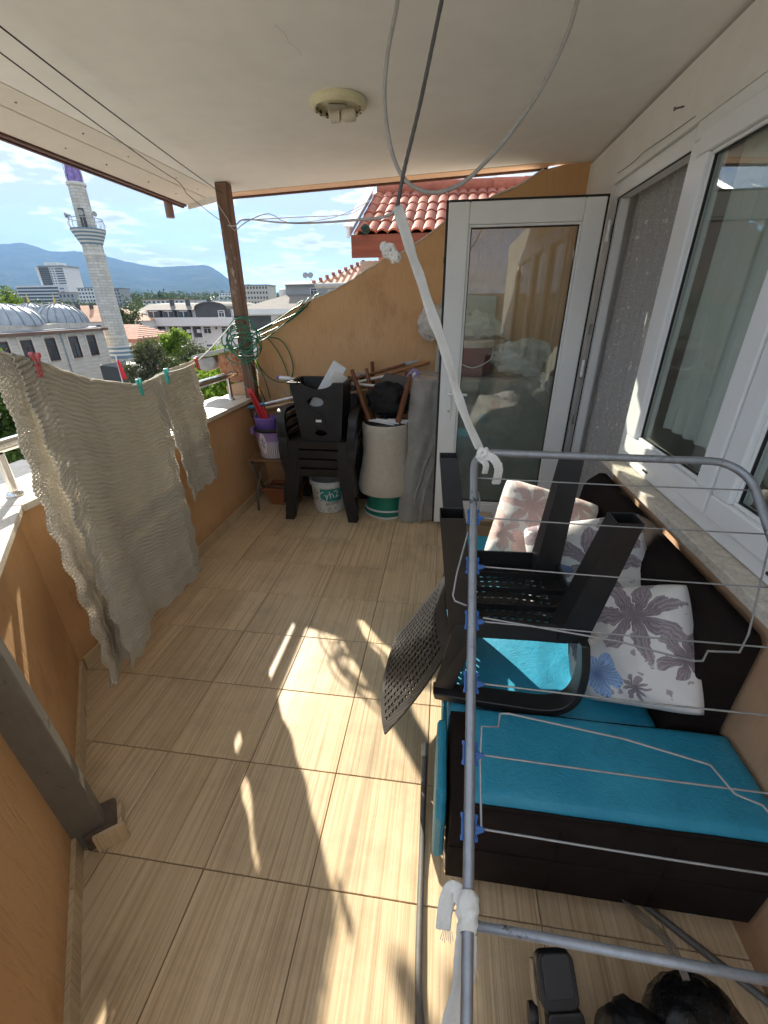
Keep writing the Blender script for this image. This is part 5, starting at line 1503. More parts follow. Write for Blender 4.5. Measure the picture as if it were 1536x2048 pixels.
def piping(z, x0, y0, x1, y1, parent, mat):
    r_ = 0.012; pts = []
    for cx, cy, a0 in ((x1 - r_, y1 - r_, 0), (x0 + r_, y1 - r_, 90), (x0 + r_, y0 + r_, 180), (x1 - r_, y0 + r_, 270)):
        for k in range(4):
            a = R(a0 + 30 * k); pts.append((cx + r_ * math.cos(a), cy + r_ * math.sin(a), z + 0.002 * mnoise.noise(Vector((cx * 9, cy * 9, a)))))
    out = []
    for a, b in zip(pts, pts[1:] + pts[:1]):
        n_ = max(1, int((Vector(b) - Vector(a)).length / 0.03))
        for k in range(n_):
            q = Vector(a).lerp(Vector(b), k / n_); out.append((q.x + 0.0016 * mnoise.noise(q * 30), q.y + 0.0016 * mnoise.noise(q * 30 + Vector((7, 0, 0))), q.z + 0.002 * mnoise.noise(q * 14)))
    return obj('piping', MB().tube(out, 0.0048, 6, closed=True), mat, parent, smooth=True)
piping(0.409, 0.121, 0.651, 0.852, 0.934, arm, M_DKBROWN)
obj('seam', MB().tube([(0.075, 0.6335, 0.245), (0.30, 0.633, 0.247), (0.60, 0.6334, 0.244), (0.85, 0.633, 0.246)], 0.0022, 5), M_DKBROWN, arm)
for x in (0.34, 0.60):
    obj('seam', MB().tube([(x, 0.6332, 0.10), (x + 0.003, 0.633, 0.2), (x, 0.6332, 0.375)], 0.0018, 5), M_DKBROWN, arm)
obj('front_panel', MB().prism([(0.066, 0.66, 0.12), (0.066, 0.93, 0.12), (0.066, 0.93, 0.36), (0.066, 0.70, 0.36), (0.066, 0.665, 0.30)], (-0.030, 0, 0)), M_TEAL, sofa, bevel=0.012)
obj('front_strip', MB().box((0.055, 0.95, 0.14), (0.0845, 2.12, 0.268)), M_TEAL, sofa, bevel=0.012)
bk_poly = [(0.700, 0.38), (0.735, 0.70), (0.752, 0.735), (0.80, 0.775), (0.835, 0.772), (0.852, 0.74), (0.852, 0.10), (0.70, 0.10)]
obj('backrest', MB().prism([(x, 0.947, z) for x, z in bk_poly], (0, 1.18, 0)), M_DKBROWN, sofa, bevel=0.010)
M_FOOT = paint('white plastic foot', (0.74, 0.73, 0.70), 0.4)
for x, y in ((0.105, 0.70), (0.760, 0.70), (0.105, 2.06), (0.760, 2.06)):
    obj('foot', MB().lathe([(0.026, 0.0), (0.031, 0.012), (0.034, 0.06), (0.034, 0.0945)], (x, y, 0), 18), M_FOOT, sofa, smooth=True, angle=40)
bc = tag(obj('black_throw', lumpy((0.66, 1.98, 0.46), (0.09, 0.13, 0.10), 21, 0.3), M_BLACKFAB, smooth=True), 'crumpled black cloth behind the farthest pillow on the sofa', 'cloth')

# ------------------------------------------------------------------ floral pillows
def mat_floral(name, ground, leaf_lo, leaf_hi, blooms, leaves):
    t = NT(name)
    uv = t.co('UV')
    s = t.sep(uv)
    wob = t.noise(uv, 6, 2.5, 0.55, 0.3, 'Color')
    w = t.sep(wob)
    X = t.math('ADD', s[0], t.math('MULTIPLY', t.math('SUBTRACT', w[0], 0.5), 0.15))
    Y = t.math('ADD', s[1], t.math('MULTIPLY', t.math('SUBTRACT', w[1], 0.5), 0.15))
    col = t.mix(t.noise(uv, 14, 4), ground, tuple(g * 0.93 for g in ground))
    fine = t.noise(uv, 60, 3, 0.6)
    blot = t.noise(uv, 11, 4, 0.7)
    sprig = t.voro(uv, 7.0, 'F1', 1.0)
    sd = t.math('ADD', sprig.outputs['Distance'], t.math('MULTIPLY', t.math('SUBTRACT', t.noise(uv, 26, 3, 0.7), 0.5), 0.55))
    col = t.mix(t.math('MULTIPLY', t.math('LESS_THAN', sd, 0.15), 0.8), col, tuple(0.5 * (a + b) for a, b in zip(leaf_lo, leaf_hi)))
    def petal(cx, cy, R_, n_, ph, depth):
        dx = t.math('SUBTRACT', X, cx); dy = t.math('SUBTRACT', Y, cy)
        r_ = t.math('DIVIDE', t.math('SQRT', t.math('ADD', t.math('MULTIPLY', dx, dx), t.math('MULTIPLY', dy, dy))), R_)
        a = t.math('ADD', t.math('ARCTAN2', dy, dx), ph)
        lobe = t.math('ABSOLUTE', t.math('COSINE', t.math('MULTIPLY', a, n_ / 2)))
        lim = t.math('ADD', 1 - depth, t.math('MULTIPLY', t.math('MULTIPLY', t.math('POWER', lobe, 0.8), t.math('ADD', 0.55, t.math('MULTIPLY', blot, 0.8))), depth))
        mask = t.math('LESS_THAN', r_, lim)
        vein = t.math('ADD', 0.5, t.math('MULTIPLY', t.math('SINE', t.math('ADD', t.math('MULTIPLY', a, n_ * 6.0), t.math('MULTIPLY', fine, 5))), 0.5))
        return mask, r_, lobe, vein
    for cx, cy, R_, n_, ph in leaves:
        mask, r_, lobe, vein = petal(cx, cy, R_, n_, ph, 0.86)
        k = t.math('ADD', t.math('ADD', t.math('MULTIPLY', vein, 0.30), t.math('MULTIPLY', r_, 0.35)), t.math('MULTIPLY', t.math('SUBTRACT', blot, 0.3), 0.6))
        col = t.mix(mask, col, t.ramp(k, [(0.15, leaf_lo), (0.85, leaf_hi)]))
    for cx, cy, R_, n_, ph, lo, hi in blooms:
        mask, r_, lobe, vein = petal(cx, cy, R_, n_, ph, 0.38)
        k = t.math('ADD', t.math('MULTIPLY', r_, 0.7), t.math('MULTIPLY', vein, 0.35))
        c2 = t.ramp(k, [(0.05, lo), (0.45, hi), (0.85, tuple(min(1, h * 1.7) for h in hi)), (1.0, lo)])
        col = t.mix(mask, col, c2)
    weave = t.noise(uv, 320, 2)
    return t.done(t.bsdf(col, 0.85, 0, t.bump(weave, 0.25, 0.002), 0.2, sheen=0.15))
MAUVE_LO, MAUVE_HI = (0.15, 0.12, 0.14), (0.45, 0.385, 0.40)
BLUE_LO, BLUE_HI = (0.07, 0.13, 0.30), (0.25, 0.36, 0.55)
NAVY_LO, NAVY_HI = (0.035, 0.05, 0.11), (0.13, 0.16, 0.26)
PINK_LO, PINK_HI = (0.50, 0.34, 0.31), (0.70, 0.56, 0.51)
WHITEG = (0.74, 0.72, 0.69)
M_FLOR1 = mat_floral('floral cotton blue hibiscus', WHITEG, MAUVE_LO, MAUVE_HI,
    [(0.34, 0.24, 0.19, 5, 0.3, BLUE_LO, BLUE_HI), (0.30, 0.55, 0.085, 4, 0.9, PINK_LO, PINK_HI)],
    [(0.66, 0.72, 0.36, 7, 0.5), (0.10, 0.55, 0.26, 6, 1.2), (0.14, 0.93, 0.27, 7, 0.1), (0.62, 0.16, 0.10, 9, 0.2), (0.95, 0.42, 0.20, 6, 0.8)])
M_FLOR2 = mat_floral('floral cotton mauve leaves', WHITEG, MAUVE_LO, MAUVE_HI,
    [(0.22, 0.52, 0.20, 5, 0.8, NAVY_LO, NAVY_HI), (0.72, 0.30, 0.10, 5, 0.2, BLUE_LO, BLUE_HI)],
    [(0.60, 0.62, 0.34, 7, 0.2), (0.30, 0.16, 0.26, 6, 0.6), (0.20, 0.90, 0.25, 7, 1.1), (0.88, 0.90, 0.24, 6, 0.3)])
M_FLOR3 = mat_floral('floral cotton pink', (0.76, 0.72, 0.67), PINK_LO, PINK_HI,
    [(0.86, 0.62, 0.14, 5, 0.3, BLUE_LO, BLUE_HI), (0.40, 0.30, 0.22, 6, 0.5, PINK_LO, (0.60, 0.40, 0.36))],
    [(0.30, 0.72, 0.30, 7, 0.4), (0.70, 0.22, 0.28, 6, 0.1), (0.72, 0.86, 0.22, 7, 0.9), (0.08, 0.35, 0.24, 6, 0.2)])
def pillow(name, label, c, w, h, th_, rot, mat, seed, puff=0.5, group=None):
    n = 34
    V = []; F = []; UV = []
    for side in (1, -1):
        for j in range(n + 1):
            for i in range(n + 1):
                u = i / n * 2 - 1; v = j / n * 2 - 1
                # edges draw in between the corners
                x = u * w / 2 * (1 - 0.04 * (1 - v * v) * abs(u) ** 3 - 0.06 * (u * v) ** 4)
                y = v * h / 2 * (1 - 0.04 * (1 - u * u) * abs(v) ** 3 - 0.06 * (u * v) ** 4)
                k = (max(0, 1 - abs(u) ** 2.6) * max(0, 1 - abs(v) ** 2.6)) ** puff
                wr = 0.022 * mnoise.noise(Vector((u * 1.8 + seed, v * 1.8, side))) + 0.010 * abs(mnoise.noise(Vector((u * 4.5 + seed, v * 4.5 - seed, side)))) + 0.010 * math.sin(6 * (u + v) + seed) * (1 - k)
                V.append(Vector((x, y, side * (th_ / 2 * k) + wr * min(1, k * 3))))
                UV.append((i / n, j / n) if side > 0 else (1 - i / n + 0.13, j / n))
    off = (n + 1) ** 2
    for s_ in (0, 1):
        for j in range(n):
            for i in range(n):
                a = s_ * off + j * (n + 1) + i
                q = (a, a + 1, a + n + 2, a + n + 1)
                F.append(q if s_ == 0 else q[::-1])
    mb = MB(); mb.v = [tuple(Vector(c) + rot @ p) for p in V]; mb.f = F
    o = obj(name, mb, mat, None, smooth=True, recalc=False)
    me = o.data
    uvl = me.uv_layers.new(name='UVMap')
    idx = np.empty(len(me.loops), dtype=np.int32); me.loops.foreach_get('vertex_index', idx)
    uvl.data.foreach_set('uv', np.array(UV, dtype=np.float32)[idx].ravel())
    bm = bmesh.new(); bm.from_mesh(me); bmesh.ops.remove_doubles(bm, verts=bm.verts[:], dist=1e-5); bm.to_mesh(me); bm.free()
    return tag(o, label, 'pillow', group)
def frame(xa, ya):
    """rotation from the pillow's own axes: xa = direction of width, ya = direction of height"""
    xa = Vector(xa).normalized(); ya = Vector(ya); ya = (ya - xa * ya.dot(xa)).normalized()
    return Matrix((xa, ya, xa.cross(ya))).transposed()
G = 'floral pillows on the sofa'
pillow('floral_pillow', 'white pillow with blue hibiscus and mauve leaves, nearest on the sofa', (0.610, 1.10, 0.575), 0.385, 0.37, 0.16, frame((0.72, -0.52, 0.50), (0.05, 0.62, 0.75)), M_FLOR1, 2, group=G)
pillow('floral_pillow', 'white pillow with mauve leaves and a dark blue flower in the middle of the sofa', (0.585, 1.46, 0.60), 0.44, 0.42, 0.15, frame((0.85, -0.30, 0.35), (-0.25, 0.45, 0.85)), M_FLOR2, 5, group=G)
pillow('floral_pillow', 'pink patterned pillow farthest along the sofa, in the sun', (0.475, 1.80, 0.595), 0.44, 0.40, 0.24, frame((0.93, -0.10, -0.22), (0.20, 0.45, 0.85)), M_FLOR3, 9, puff=0.33, group=G)

# ------------------------------------------------------------------ drying rack tied up at a slant
rack = thing('drying_rack', 'grey metal clothes drying rack slanting over the sofa with blue clips', 'drying rack', (0.35, 0.4, 0))
M_RACK = mat_metal('grey coated tube', (0.34, 0.355, 0.385), 0.38, 0.2, (0.035, 0.033, 0.03), metal=0.7)
M_RACKWIRE = mat_metal('rack wire', (0.36, 0.36, 0.36), 0.4, 0.1, metal=0.7)
M_CLIP = paint('blue clip plastic', (0.03, 0.11, 0.33), 0.45)
dv = Vector((0.005, 0.804, 0.594)).normalized()
C0 = Vector((0.076, 0.932, 1.235))
XR = Vector((1.0, -0.012, 0.0)).normalized()
WR = 0.555
def rp_(s, w):                  # point on the wing: s down the slope, w across
    return C0 - dv * s + XR * w
rc = 0.042
left_rail = [rp_(1.18, 0), rp_(0.8, 0), rp_(0.4, 0), rp_(rc, 0)]
corner = [rp_(rc - rc * math.sin(a), rc - rc * math.cos(a)) for a in [R(15 * k) for k in range(1, 6)]]
corner2 = [rp_(rc * 1.6 - rc * 1.6 * math.cos(a), WR - rc * 1.6 + rc * 1.6 * math.sin(a)) for a in [R(15 * k) for k in range(0, 7)]]
top_bar = [rp_(0, rc), rp_(0, WR * 0.5)]
right_rail = [rp_(0.4, WR), rp_(0.8, WR), rp_(1.18, WR)]
obj('frame_tube', MB().tube(left_rail + corner + top_bar + corner2 + right_rail, 0.0083, 14), M_RACK, rack, smooth=True, angle=50)
for k, s_ in enumerate((0.068, 0.165, 0.272, 0.379, 0.486, 0.593, 0.690)):
    pts = [rp_(s_, 0.008), rp_(s_ + 0.001, WR * 0.5) - Vector((0, 0, 0.001)), rp_(s_, WR - 0.008)]
    obj('wire', MB().tube(spline(pts, 4), 0.0016, 6), M_RACKWIRE, rack, smooth=True)
    if k >= 1:
        mb = MB()
        for w_, sg in ((0.0, 1),):
            c = rp_(s_, w_)
            for dx in (-0.0100, 0.0100):
                mb.tube([c + XR * dx - dv * -0.014, c + XR * dx - dv * 0.014], 0.0020, 6)
                for q in (-0.014, 0.014):
                    mb.tube([c + XR * dx - dv * (q - 0.003), c + XR * dx - dv * (q + 0.003)], 0.0034, 6)
            mb.tube([c + XR * 0.009, c + XR * 0.022], [0.0046, 0.0030], 8)
            mb.tube([c + XR * 0.009 - dv * 0.006, c + XR * 0.021 - dv * 0.001], 0.003, 6)
        obj('clip', mb, M_CLIP, rack)
obj('cross_tube', MB().tube([rp_(0.80, 0.004), rp_(0.80, WR - 0.004)], 0.0062, 10), M_RACK, rack, smooth=True)
def bent(pts, r=0.0019):
    obj('bent_wire', MB().tube([Vector(p) for p in pts], r, 6), M_RACKWIRE, rack, smooth=True, angle=70)
bent([rp_(0.105, -0.006), rp_(0.105, 0.010), rp_(0.125, 0.013), rp_(0.165, 0.010)])
bent([rp_(0.20, -0.010), rp_(0.29, -0.030), rp_(0.335, -0.036), rp_(0.345, -0.032), rp_(0.352, -0.010)])
bent([rp_(0.372, 0.02), rp_(0.392, WR * 0.45), rp_(0.414, WR * 0.66), rp_(0.412, WR * 0.69), rp_(0.395, WR * 0.71), rp_(0.392, WR * 0.80), rp_(0.36, WR * 0.84), rp_(0.18, WR * 0.99)])
bent([rp_(0.690, 0.018), rp_(0.60, 0.016), rp_(0.552, 0.018), rp_(0.550, 0.045), rp_(0.530, 0.048), rp_(0.528, 0.062), rp_(0.545, 0.24), rp_(0.566, 0.36), rp_(0.60, 0.385), rp_(0.61, 0.42), rp_(0.68, 0.47)])
# supports: the rails run down to crossed legs that end in floor bars
piv_l = rp_(1.18, 0); piv_r = rp_(1.18, WR)
obj('floor_bar', MB().tube(spline([(0.000, 1.02, 0.10), (0.003, 0.90, 0.045), (0.008, 0.72, 0.012), (0.012, 0.50, 0.012), (0.020, 0.40, 0.012), (0.055, 0.20, 0.012), (0.08, -0.05, 0.012)], 5), 0.0095, 12), M_DARKSTEEL, rack, smooth=True, angle=50)
obj('bar_cap', MB().tube([(0.000, 1.022, 0.101), (0.001, 0.985, 0.083)], 0.0115, 12), M_GALV, rack, smooth=True, angle=40)
obj('floor_bar', MB().tube([(0.56, 0.73, 0.012), (0.86, 0.515, 0.012)], 0.0095, 12), M_DARKSTEEL, rack, smooth=True, angle=50)
obj('leg', MB().tube([piv_l, (0.08, -0.05, 0.012)], 0.0092, 12), M_RACK, rack, smooth=True, angle=50)
obj('leg', MB().tube([piv_r, (0.63, -0.05, 0.012)], 0.0092, 12), M_RACK, rack, smooth=True, angle=50)
obj('floor_bar', MB().tube([(0.08, -0.05, 0.012), (0.63, -0.05, 0.012)], 0.0092, 12), M_RACK, rack, smooth=True, angle=50)

# rag bound round the rail by the cross tube
rag = thing('bound_rag', 'white rag knotted round the rack rail with a long loose tail', 'rag', rp_(0.79, 0))
cc = rp_(0.788, 0)
a1 = XR; a2 = dv.cross(XR).normalized()
def wrap_fn(u, v):
    q = 2 * math.pi * u
    r_ = 0.0118 + 0.0045 * math.sin(math.pi * v) ** 0.5 + 0.0016 * math.sin(3 * q + 9 * v) * math.sin(math.pi * v) + 0.0012 * mnoise.noise(Vector((math.cos(q) * 2, math.sin(q) * 2, v * 5)))
    r_ -= 0.0016 * abs(math.sin(2 * math.pi * (1.5 * v + 0.35 * u)))
    return cc - dv * (-0.022 + 0.044 * v + 0.006 * math.sin(q)) + (a1 * math.cos(q) + a2 * math.sin(q)) * r_
obj('wrap', MB().grid(wrap_fn, 40, 30), M_RAG, rag, smooth=True, recalc=False)
obj('loose_end', ribbon([cc + Vector((-0.008, 0.012, 0.006)), cc + Vector((-0.022, 0.020, 0.004)), cc + Vector((-0.030, 0.008, -0.015)), cc + Vector((-0.033, -0.012, -0.030))], 0.024, 0.0025, 0.5, 8, 0.12), M_RAG, rag, smooth=True)
obj('tail', ribbon([cc + Vector((0.000, -0.010, -0.014)), cc + Vector((-0.004, -0.045, -0.075)), cc + Vector((-0.018, -0.085, -0.14)), cc + Vector((-0.020, -0.16, -0.22)), cc + Vector((-0.01, -0.22, -0.28))], 0.030, 0.0025, 0.9, 10, 0.08), M_RAG, rag, smooth=True)
for k in range(7):
    q = cc + Vector((-0.033 + 0.002 * k, -0.012, -0.030))
    obj('thread', MB().tube([q, q + Vector((-0.003 + 0.001 * k, -0.006, -0.012 - 0.004 * (k % 3)))], 0.0005, 4), M_RAG, rag)

# ------------------------------------------------------------------ black gear at the bottom edge
M_BLKHARD = paint('black hard plastic', (0.010, 0.010, 0.011), 0.45, var=0.3, scale=30, bump=0.2, bscale=300)
M_TANEDGE = paint('tan plastic edge', (0.34, 0.26, 0.16), 0.5)
gear = thing('black_device', 'black plastic device with a raised rounded pad at the bottom edge', 'device', (0.33, 0.36, 0))
mg = frame((0.97, 0.16, 0), (-0.10, 0.75, 0.62))
def rrect(c, w, h, d, r_, m, n=5):
    pts = []
    for (sx, sy, a0) in ((1, 1, 0), (-1, 1, 90), (-1, -1, 180), (1, -1, 270)):
        for k in range(n + 1):
            a = R(a0 + 90 * k / n)
            pts.append(Vector(c) + m @ Vector((sx * (w / 2 - r_) + r_ * math.cos(a), sy * (h / 2 - r_) + r_ * math.sin(a), -d / 2)))
    return MB().prism(pts, m @ Vector((0, 0, d)))
obj('pad_housing', rrect((0.300, 0.415, 0.250), 0.080, 0.092, 0.026, 0.018, mg), M_BLKHARD, gear, bevel=0.004)
obj('pad', rrect((0.300, 0.414, 0.267), 0.062, 0.072, 0.010, 0.012, mg), paint('pad rubber', (0.022, 0.022, 0.023), 0.6), gear, bevel=0.003)
obj('neck', rrect((0.315, 0.362, 0.205), 0.075, 0.05, 0.03, 0.01, mg), M_BLKHARD, gear, bevel=0.004)
obj('body', rrect((0.352, 0.305, 0.165), 0.165, 0.10, 0.14, 0.03, frame((0.98, 0.10, 0), (-0.08, 0.85, 0.40))), M_BLKHARD, gear, bevel=0.006)
obj('edge_strip', MB().tube(spline([(0.255, 0.440, 0.252), (0.256, 0.405, 0.225), (0.265, 0.365, 0.190), (0.262, 0.325, 0.160), (0.250, 0.29, 0.12)], 5), 0.0055, 8), M_TANEDGE, gear, smooth=True)
obj('side_knob', MB().lathe([(0.018, -0.008), (0.020, 0.0), (0.016, 0.010)], (0.252, 0.372, 0.198), 18, Matrix.Rotation(R(90), 3, 'Y')), M_BLKHARD, gear, smooth=True, angle=40)
obj('hook', MB().tube(spline([(0.205, 0.30, 0.06), (0.202, 0.345, 0.10), (0.222, 0.358, 0.125), (0.248, 0.335, 0.125)], 6), 0.012, 10), paint('brown grip', (0.055, 0.04, 0.03), 0.5), gear, smooth=True)
obj('base', MB().box((0.25, 0.22, 0.002), (0.45, 0.36, 0.10)), M_BLKHARD, gear, bevel=0.01)
tag(obj('black_shoulder_bag', lumpy((0.46, 0.335, 0.13), (0.085, 0.10, 0.125), 31, 0.13), paint('black leather', (0.011, 0.012, 0.015), 0.42, var=0.4, scale=20, bump=0.4, bscale=160), smooth=True), 'limp black leather bag between the device and the round bag', 'bag')
rb = thing('round_black_bag', 'glossy round black bag with grey cords under the slanting rack', 'bag', (0.60, 0.37, 0))
obj('bag_body', lumpy((0.60, 0.375, 0.135), (0.115, 0.12, 0.13), 44, 0.06), paint('black glossy vinyl', (0.008, 0.008, 0.009), 0.28, var=0.4, scale=18, bump=0.3, bscale=60), rb, smooth=True)
for k in range(5):
    dx = 0.006 * k
    obj('cord', MB().tube(spline([(0.54 + dx * 0.4, 0.735, 0.11), (0.535 + dx, 0.68, 0.10 - 0.01 * k), (0.548 + dx * 1.4, 0.60, 0.13), (0.568 + dx, 0.53, 0.20), (0.575 + dx * 0.6, 0.475, 0.225), (0.578 + dx * 0.5, 0.44, 0.22)], 5), 0.0016, 5), paint('grey cord', (0.22, 0.19, 0.165), 0.8), rb, smooth=True)
# ------------------------------------------------------------------ neighbouring roofs
M_ROOFTILE = None
def mat_rooftile():
    t = NT('red clay roof tile')
    p = t.pos(); oi = t.n('ShaderNodeObjectInfo')
    n = t.noise(p, 6, 6, 0.7)
    c = t.ramp(t.math('ADD', t.math('MULTIPLY', n, 0.7), t.math('MULTIPLY', oi.outputs['Random'], 0.3)), [(0.25, (0.23, 0.058, 0.035)), (0.55, (0.42, 0.125, 0.07)), (0.8, (0.50, 0.20, 0.125))])
    moss = t.ramp(t.noise(p, 17, 6, 0.75), [(0.30, (0.45, 0.42, 0.40)), (0.46, (1, 1, 1))])
    c = t.mix(0.6, c, moss, 'MULTIPLY')
    return t.done(t.bsdf(c, 0.7, 0, t.bump(t.noise(p, 90, 4), 0.3, 0.004)))
M_ROOFTILE = mat_rooftile()
M_REDWOOD = mat_wood('red brown fascia wood', (0.13, 0.035, 0.02), (0.24, 0.075, 0.04), 0, 6)
M_ORWALL = paint('orange house paint', (0.72, 0.34, 0.14), 0.85, var=0.06)
M_WHITEMETAL = paint('white sheet metal', (0.74, 0.75, 0.76), 0.45, var=0.05)
nr = thing('tiled_roof', 'red clay tiled roof of the neighbouring house just beyond the end wall', 'roof', (0.5, 5.6, 2.2))
EX0, EY, EZ, PIT = -1.02, 5.02, 2.20, R(22.5)
def tile_mesh(w=0.235, L=0.40, th_=0.016, n=14):
    """double-roll clay tile; x across, y up the slope; front edge shows its thickness"""
    def zz(u):
        return 0.030 * max(0.0, math.sin(math.pi * (u * 2 % 1))) ** 0.75
    mb = MB()
    top = lambda u, v: (u * w, v * L, zz(u) + 0.001)
    bot = lambda u, v: (u * w, v * L, zz(u) - th_)
    vs = []; fs = []
    for f in (top, bot):
        for v in (0, 1):
            for i in range(n + 1):
                vs.append(f(i / n, v))
    k = n + 1
    for i in range(n):
        fs.append((i, i + 1, k + i + 1, k + i)); fs.append((2*k + i + 1, 2*k + i, 3*k + i, 3*k + i + 1))
        fs.append((i + 1, i, 2*k + i, 2*k + i + 1)); fs.append((k + i, k + i + 1, 3*k + i + 1, 3*k + i))
    fs += [(0, k, 3*k, 2*k), (n, 2*k + n, 3*k + n, k + n)]
    return mb.add(vs, fs)
first = None
ROWP = 0.335
for j in range(5):
    for i in range(9):
        x = EX0 + 0.03 + i * 0.232; d = j * ROWP
        y = EY + d * math.cos(PIT); z = EZ + d * math.sin(PIT) + 0.02
        if first is None:
            first = obj('roof_tile', tile_mesh(), M_ROOFTILE, None, smooth=True, angle=50); o = first
        else:
            o = bpy.data.objects.new('roof_tile', first.data); COL.objects.link(o)
        o.parent = nr
        o.location = Vector((x, y, z)) - Vector(nr.location)
        o.rotation_euler = (PIT - R(2.2) + R(RNG.uniform(-0.8, 0.8)), 0, R(RNG.uniform(-0.8, 0.8)))
tl_ = 5 * ROWP
ridge = Vector((0, EY + tl_ * math.cos(PIT), EZ + tl_ * math.sin(PIT)))
obj('deck', MB().prism([(EX0, EY + 0.03, EZ - 0.03), (EX0, ridge.y, ridge.z - 0.03), (EX0, ridge.y, ridge.z - 0.07), (EX0, EY + 0.03, EZ - 0.07)], (3.4, 0, 0)), M_REDWOOD, nr)
obj('fascia', MB().box((EX0 + 0.002, EY + 0.001, EZ - 0.20), (EX0 + 3.4, EY + 0.027, EZ + 0.002)), M_REDWOOD, nr)
for i in range(8):
    obj('ridge_tile', MB().tube([(EX0 + 0.06 + i * 0.36, ridge.y, ridge.z + 0.02), (EX0 + 0.44 + i * 0.36, ridge.y, ridge.z + 0.03)], [0.10, 0.085], 14), M_ROOFTILE, nr, smooth=True, angle=50)
obj('back_slope', MB().prism([(EX0, ridge.y + 0.002, ridge.z), (EX0, ridge.y + 1.6, ridge.z - 0.66), (EX0, ridge.y + 1.6, ridge.z - 0.72), (EX0, ridge.y + 0.002, ridge.z - 0.07)], (3.4, 0, 0)), M_ROOFTILE, nr)
vb = MB()
for off, zz_ in ((0, 0),):
    vb.prism([(EX0 - 0.035, EY - 0.04, EZ - 0.03), (EX0 - 0.035, EY - 0.04, EZ + 0.06), (EX0 - 0.035, ridge.y, ridge.z + 0.09), (EX0 - 0.035, ridge.y, ridge.z - 0.02)], (0.03, 0, 0))
obj('verge_flashing', vb, M_WHITEMETAL, nr, bevel=0.003)
obj('verge_cap', MB().prism([(EX0 - 0.06, EY - 0.05, EZ + 0.060), (EX0 - 0.06, ridge.y, ridge.z + 0.092), (EX0 - 0.06, ridge.y, ridge.z + 0.104), (EX0 - 0.06, EY - 0.05, EZ + 0.072)], (0.10, 0, 0)), M_WHITEMETAL, nr, bevel=0.002)
nh = thing('orange_house', 'orange painted neighbouring house under the near tiled roof', 'house', (0.6, 5.7, 0))
obj('wall', MB().box((-0.78, 5.32, -10), (2.3, 7.6, 2.12)), M_ORWALL, nh)
obj('shutter', MB().box((-0.70, 5.295, 1.35), (-0.20, 5.319, 2.02)), paint('orange shutter', (0.70, 0.32, 0.13), 0.6), nh, bevel=0.004)
obj('pillar', MB().box((-0.985, 5.32, -10), (-0.785, 5.56, 1.995)), paint('grey render', (0.46, 0.44, 0.41), 0.9, var=0.1), nh)
mossy = kind(obj('roof_moss', lumpy((-0.86, 4.99, 2.245), (0.045, 0.03, 0.04), 51, 0.6, 12), paint('dark moss', (0.02, 0.05, 0.045), 0.9, var=0.5, scale=60)), 'stuff')

# ------------------------------------------------------------------ far buildings
M_BWHITE = paint('white facade', (0.70, 0.70, 0.69), 0.85, var=0.06, scale=0.6)
M_BGREY = paint('grey facade', (0.33, 0.34, 0.34), 0.85, var=0.08, scale=0.6)
M_BDARK = paint('dark facade', (0.07, 0.075, 0.08), 0.6, var=0.2, scale=0.8)
M_BGLASS = paint('dark window glass', (0.06, 0.075, 0.09), 0.12, var=0.3, scale=1.5)
M_ROOFGREY = paint('grey brown roofing', (0.20, 0.18, 0.16), 0.9, var=0.15, scale=1.0)
def mat_far_tiles(name, lo, hi):
    t = NT(name)
    p = t.pos()
    n = t.noise(p, 1.6, 6, 0.7)
    st = t.math('SINE', t.math('MULTIPLY', t.math('ADD', t.sep(p)[0], t.math('MULTIPLY', t.sep(p)[2], 0.0)), 22.0))
    c = t.mix(0.25, t.ramp(n, [(0.3, lo), (0.7, hi)]), t.ramp(st, [(0.2, 0.6), (0.7, 1.0)]), 'MULTIPLY')
    return t.done(t.bsdf(c, 0.8, 0, t.bump(st, 0.4, 0.05)))
M_FARTILE = mat_far_tiles('distant red tiles', (0.30, 0.11, 0.065), (0.52, 0.25, 0.16))
M_FARTILE2 = mat_far_tiles('distant orange tiles', (0.42, 0.21, 0.12), (0.60, 0.36, 0.24))
M_STONE = None
def mat_stone():
    t = NT('striped travertine')
    p = t.pos(); s = t.sep(p)
    v = t.comb(t.math('MULTIPLY', t.math('ADD', s[0], s[1]), 0.8), t.math('MULTIPLY', s[2], 7.0), 0.0)
    n = t.noise(v, 1.0, 4, 0.7)
    c = t.ramp(n, [(0.30, (0.40, 0.36, 0.31)), (0.55, (0.56, 0.53, 0.48)), (0.72, (0.64, 0.62, 0.58))])
    bed = t.ramp(t.math('FRACT', t.math('MULTIPLY', s[2], 3.2)), [(0.03, 0.7), (0.08, 1.0)])
    c = t.mix(0.4, c, bed, 'MULTIPLY')
    return t.done(t.bsdf(c, 0.9))
M_STONE = mat_stone()
M_LEAD = paint('lead sheet', (0.33, 0.37, 0.41), 0.5, metal=0.25, var=0.25, scale=1.6)
M_GOLD = mat_metal('gilt finial', (0.75, 0.52, 0.16), 0.3, 0.1)
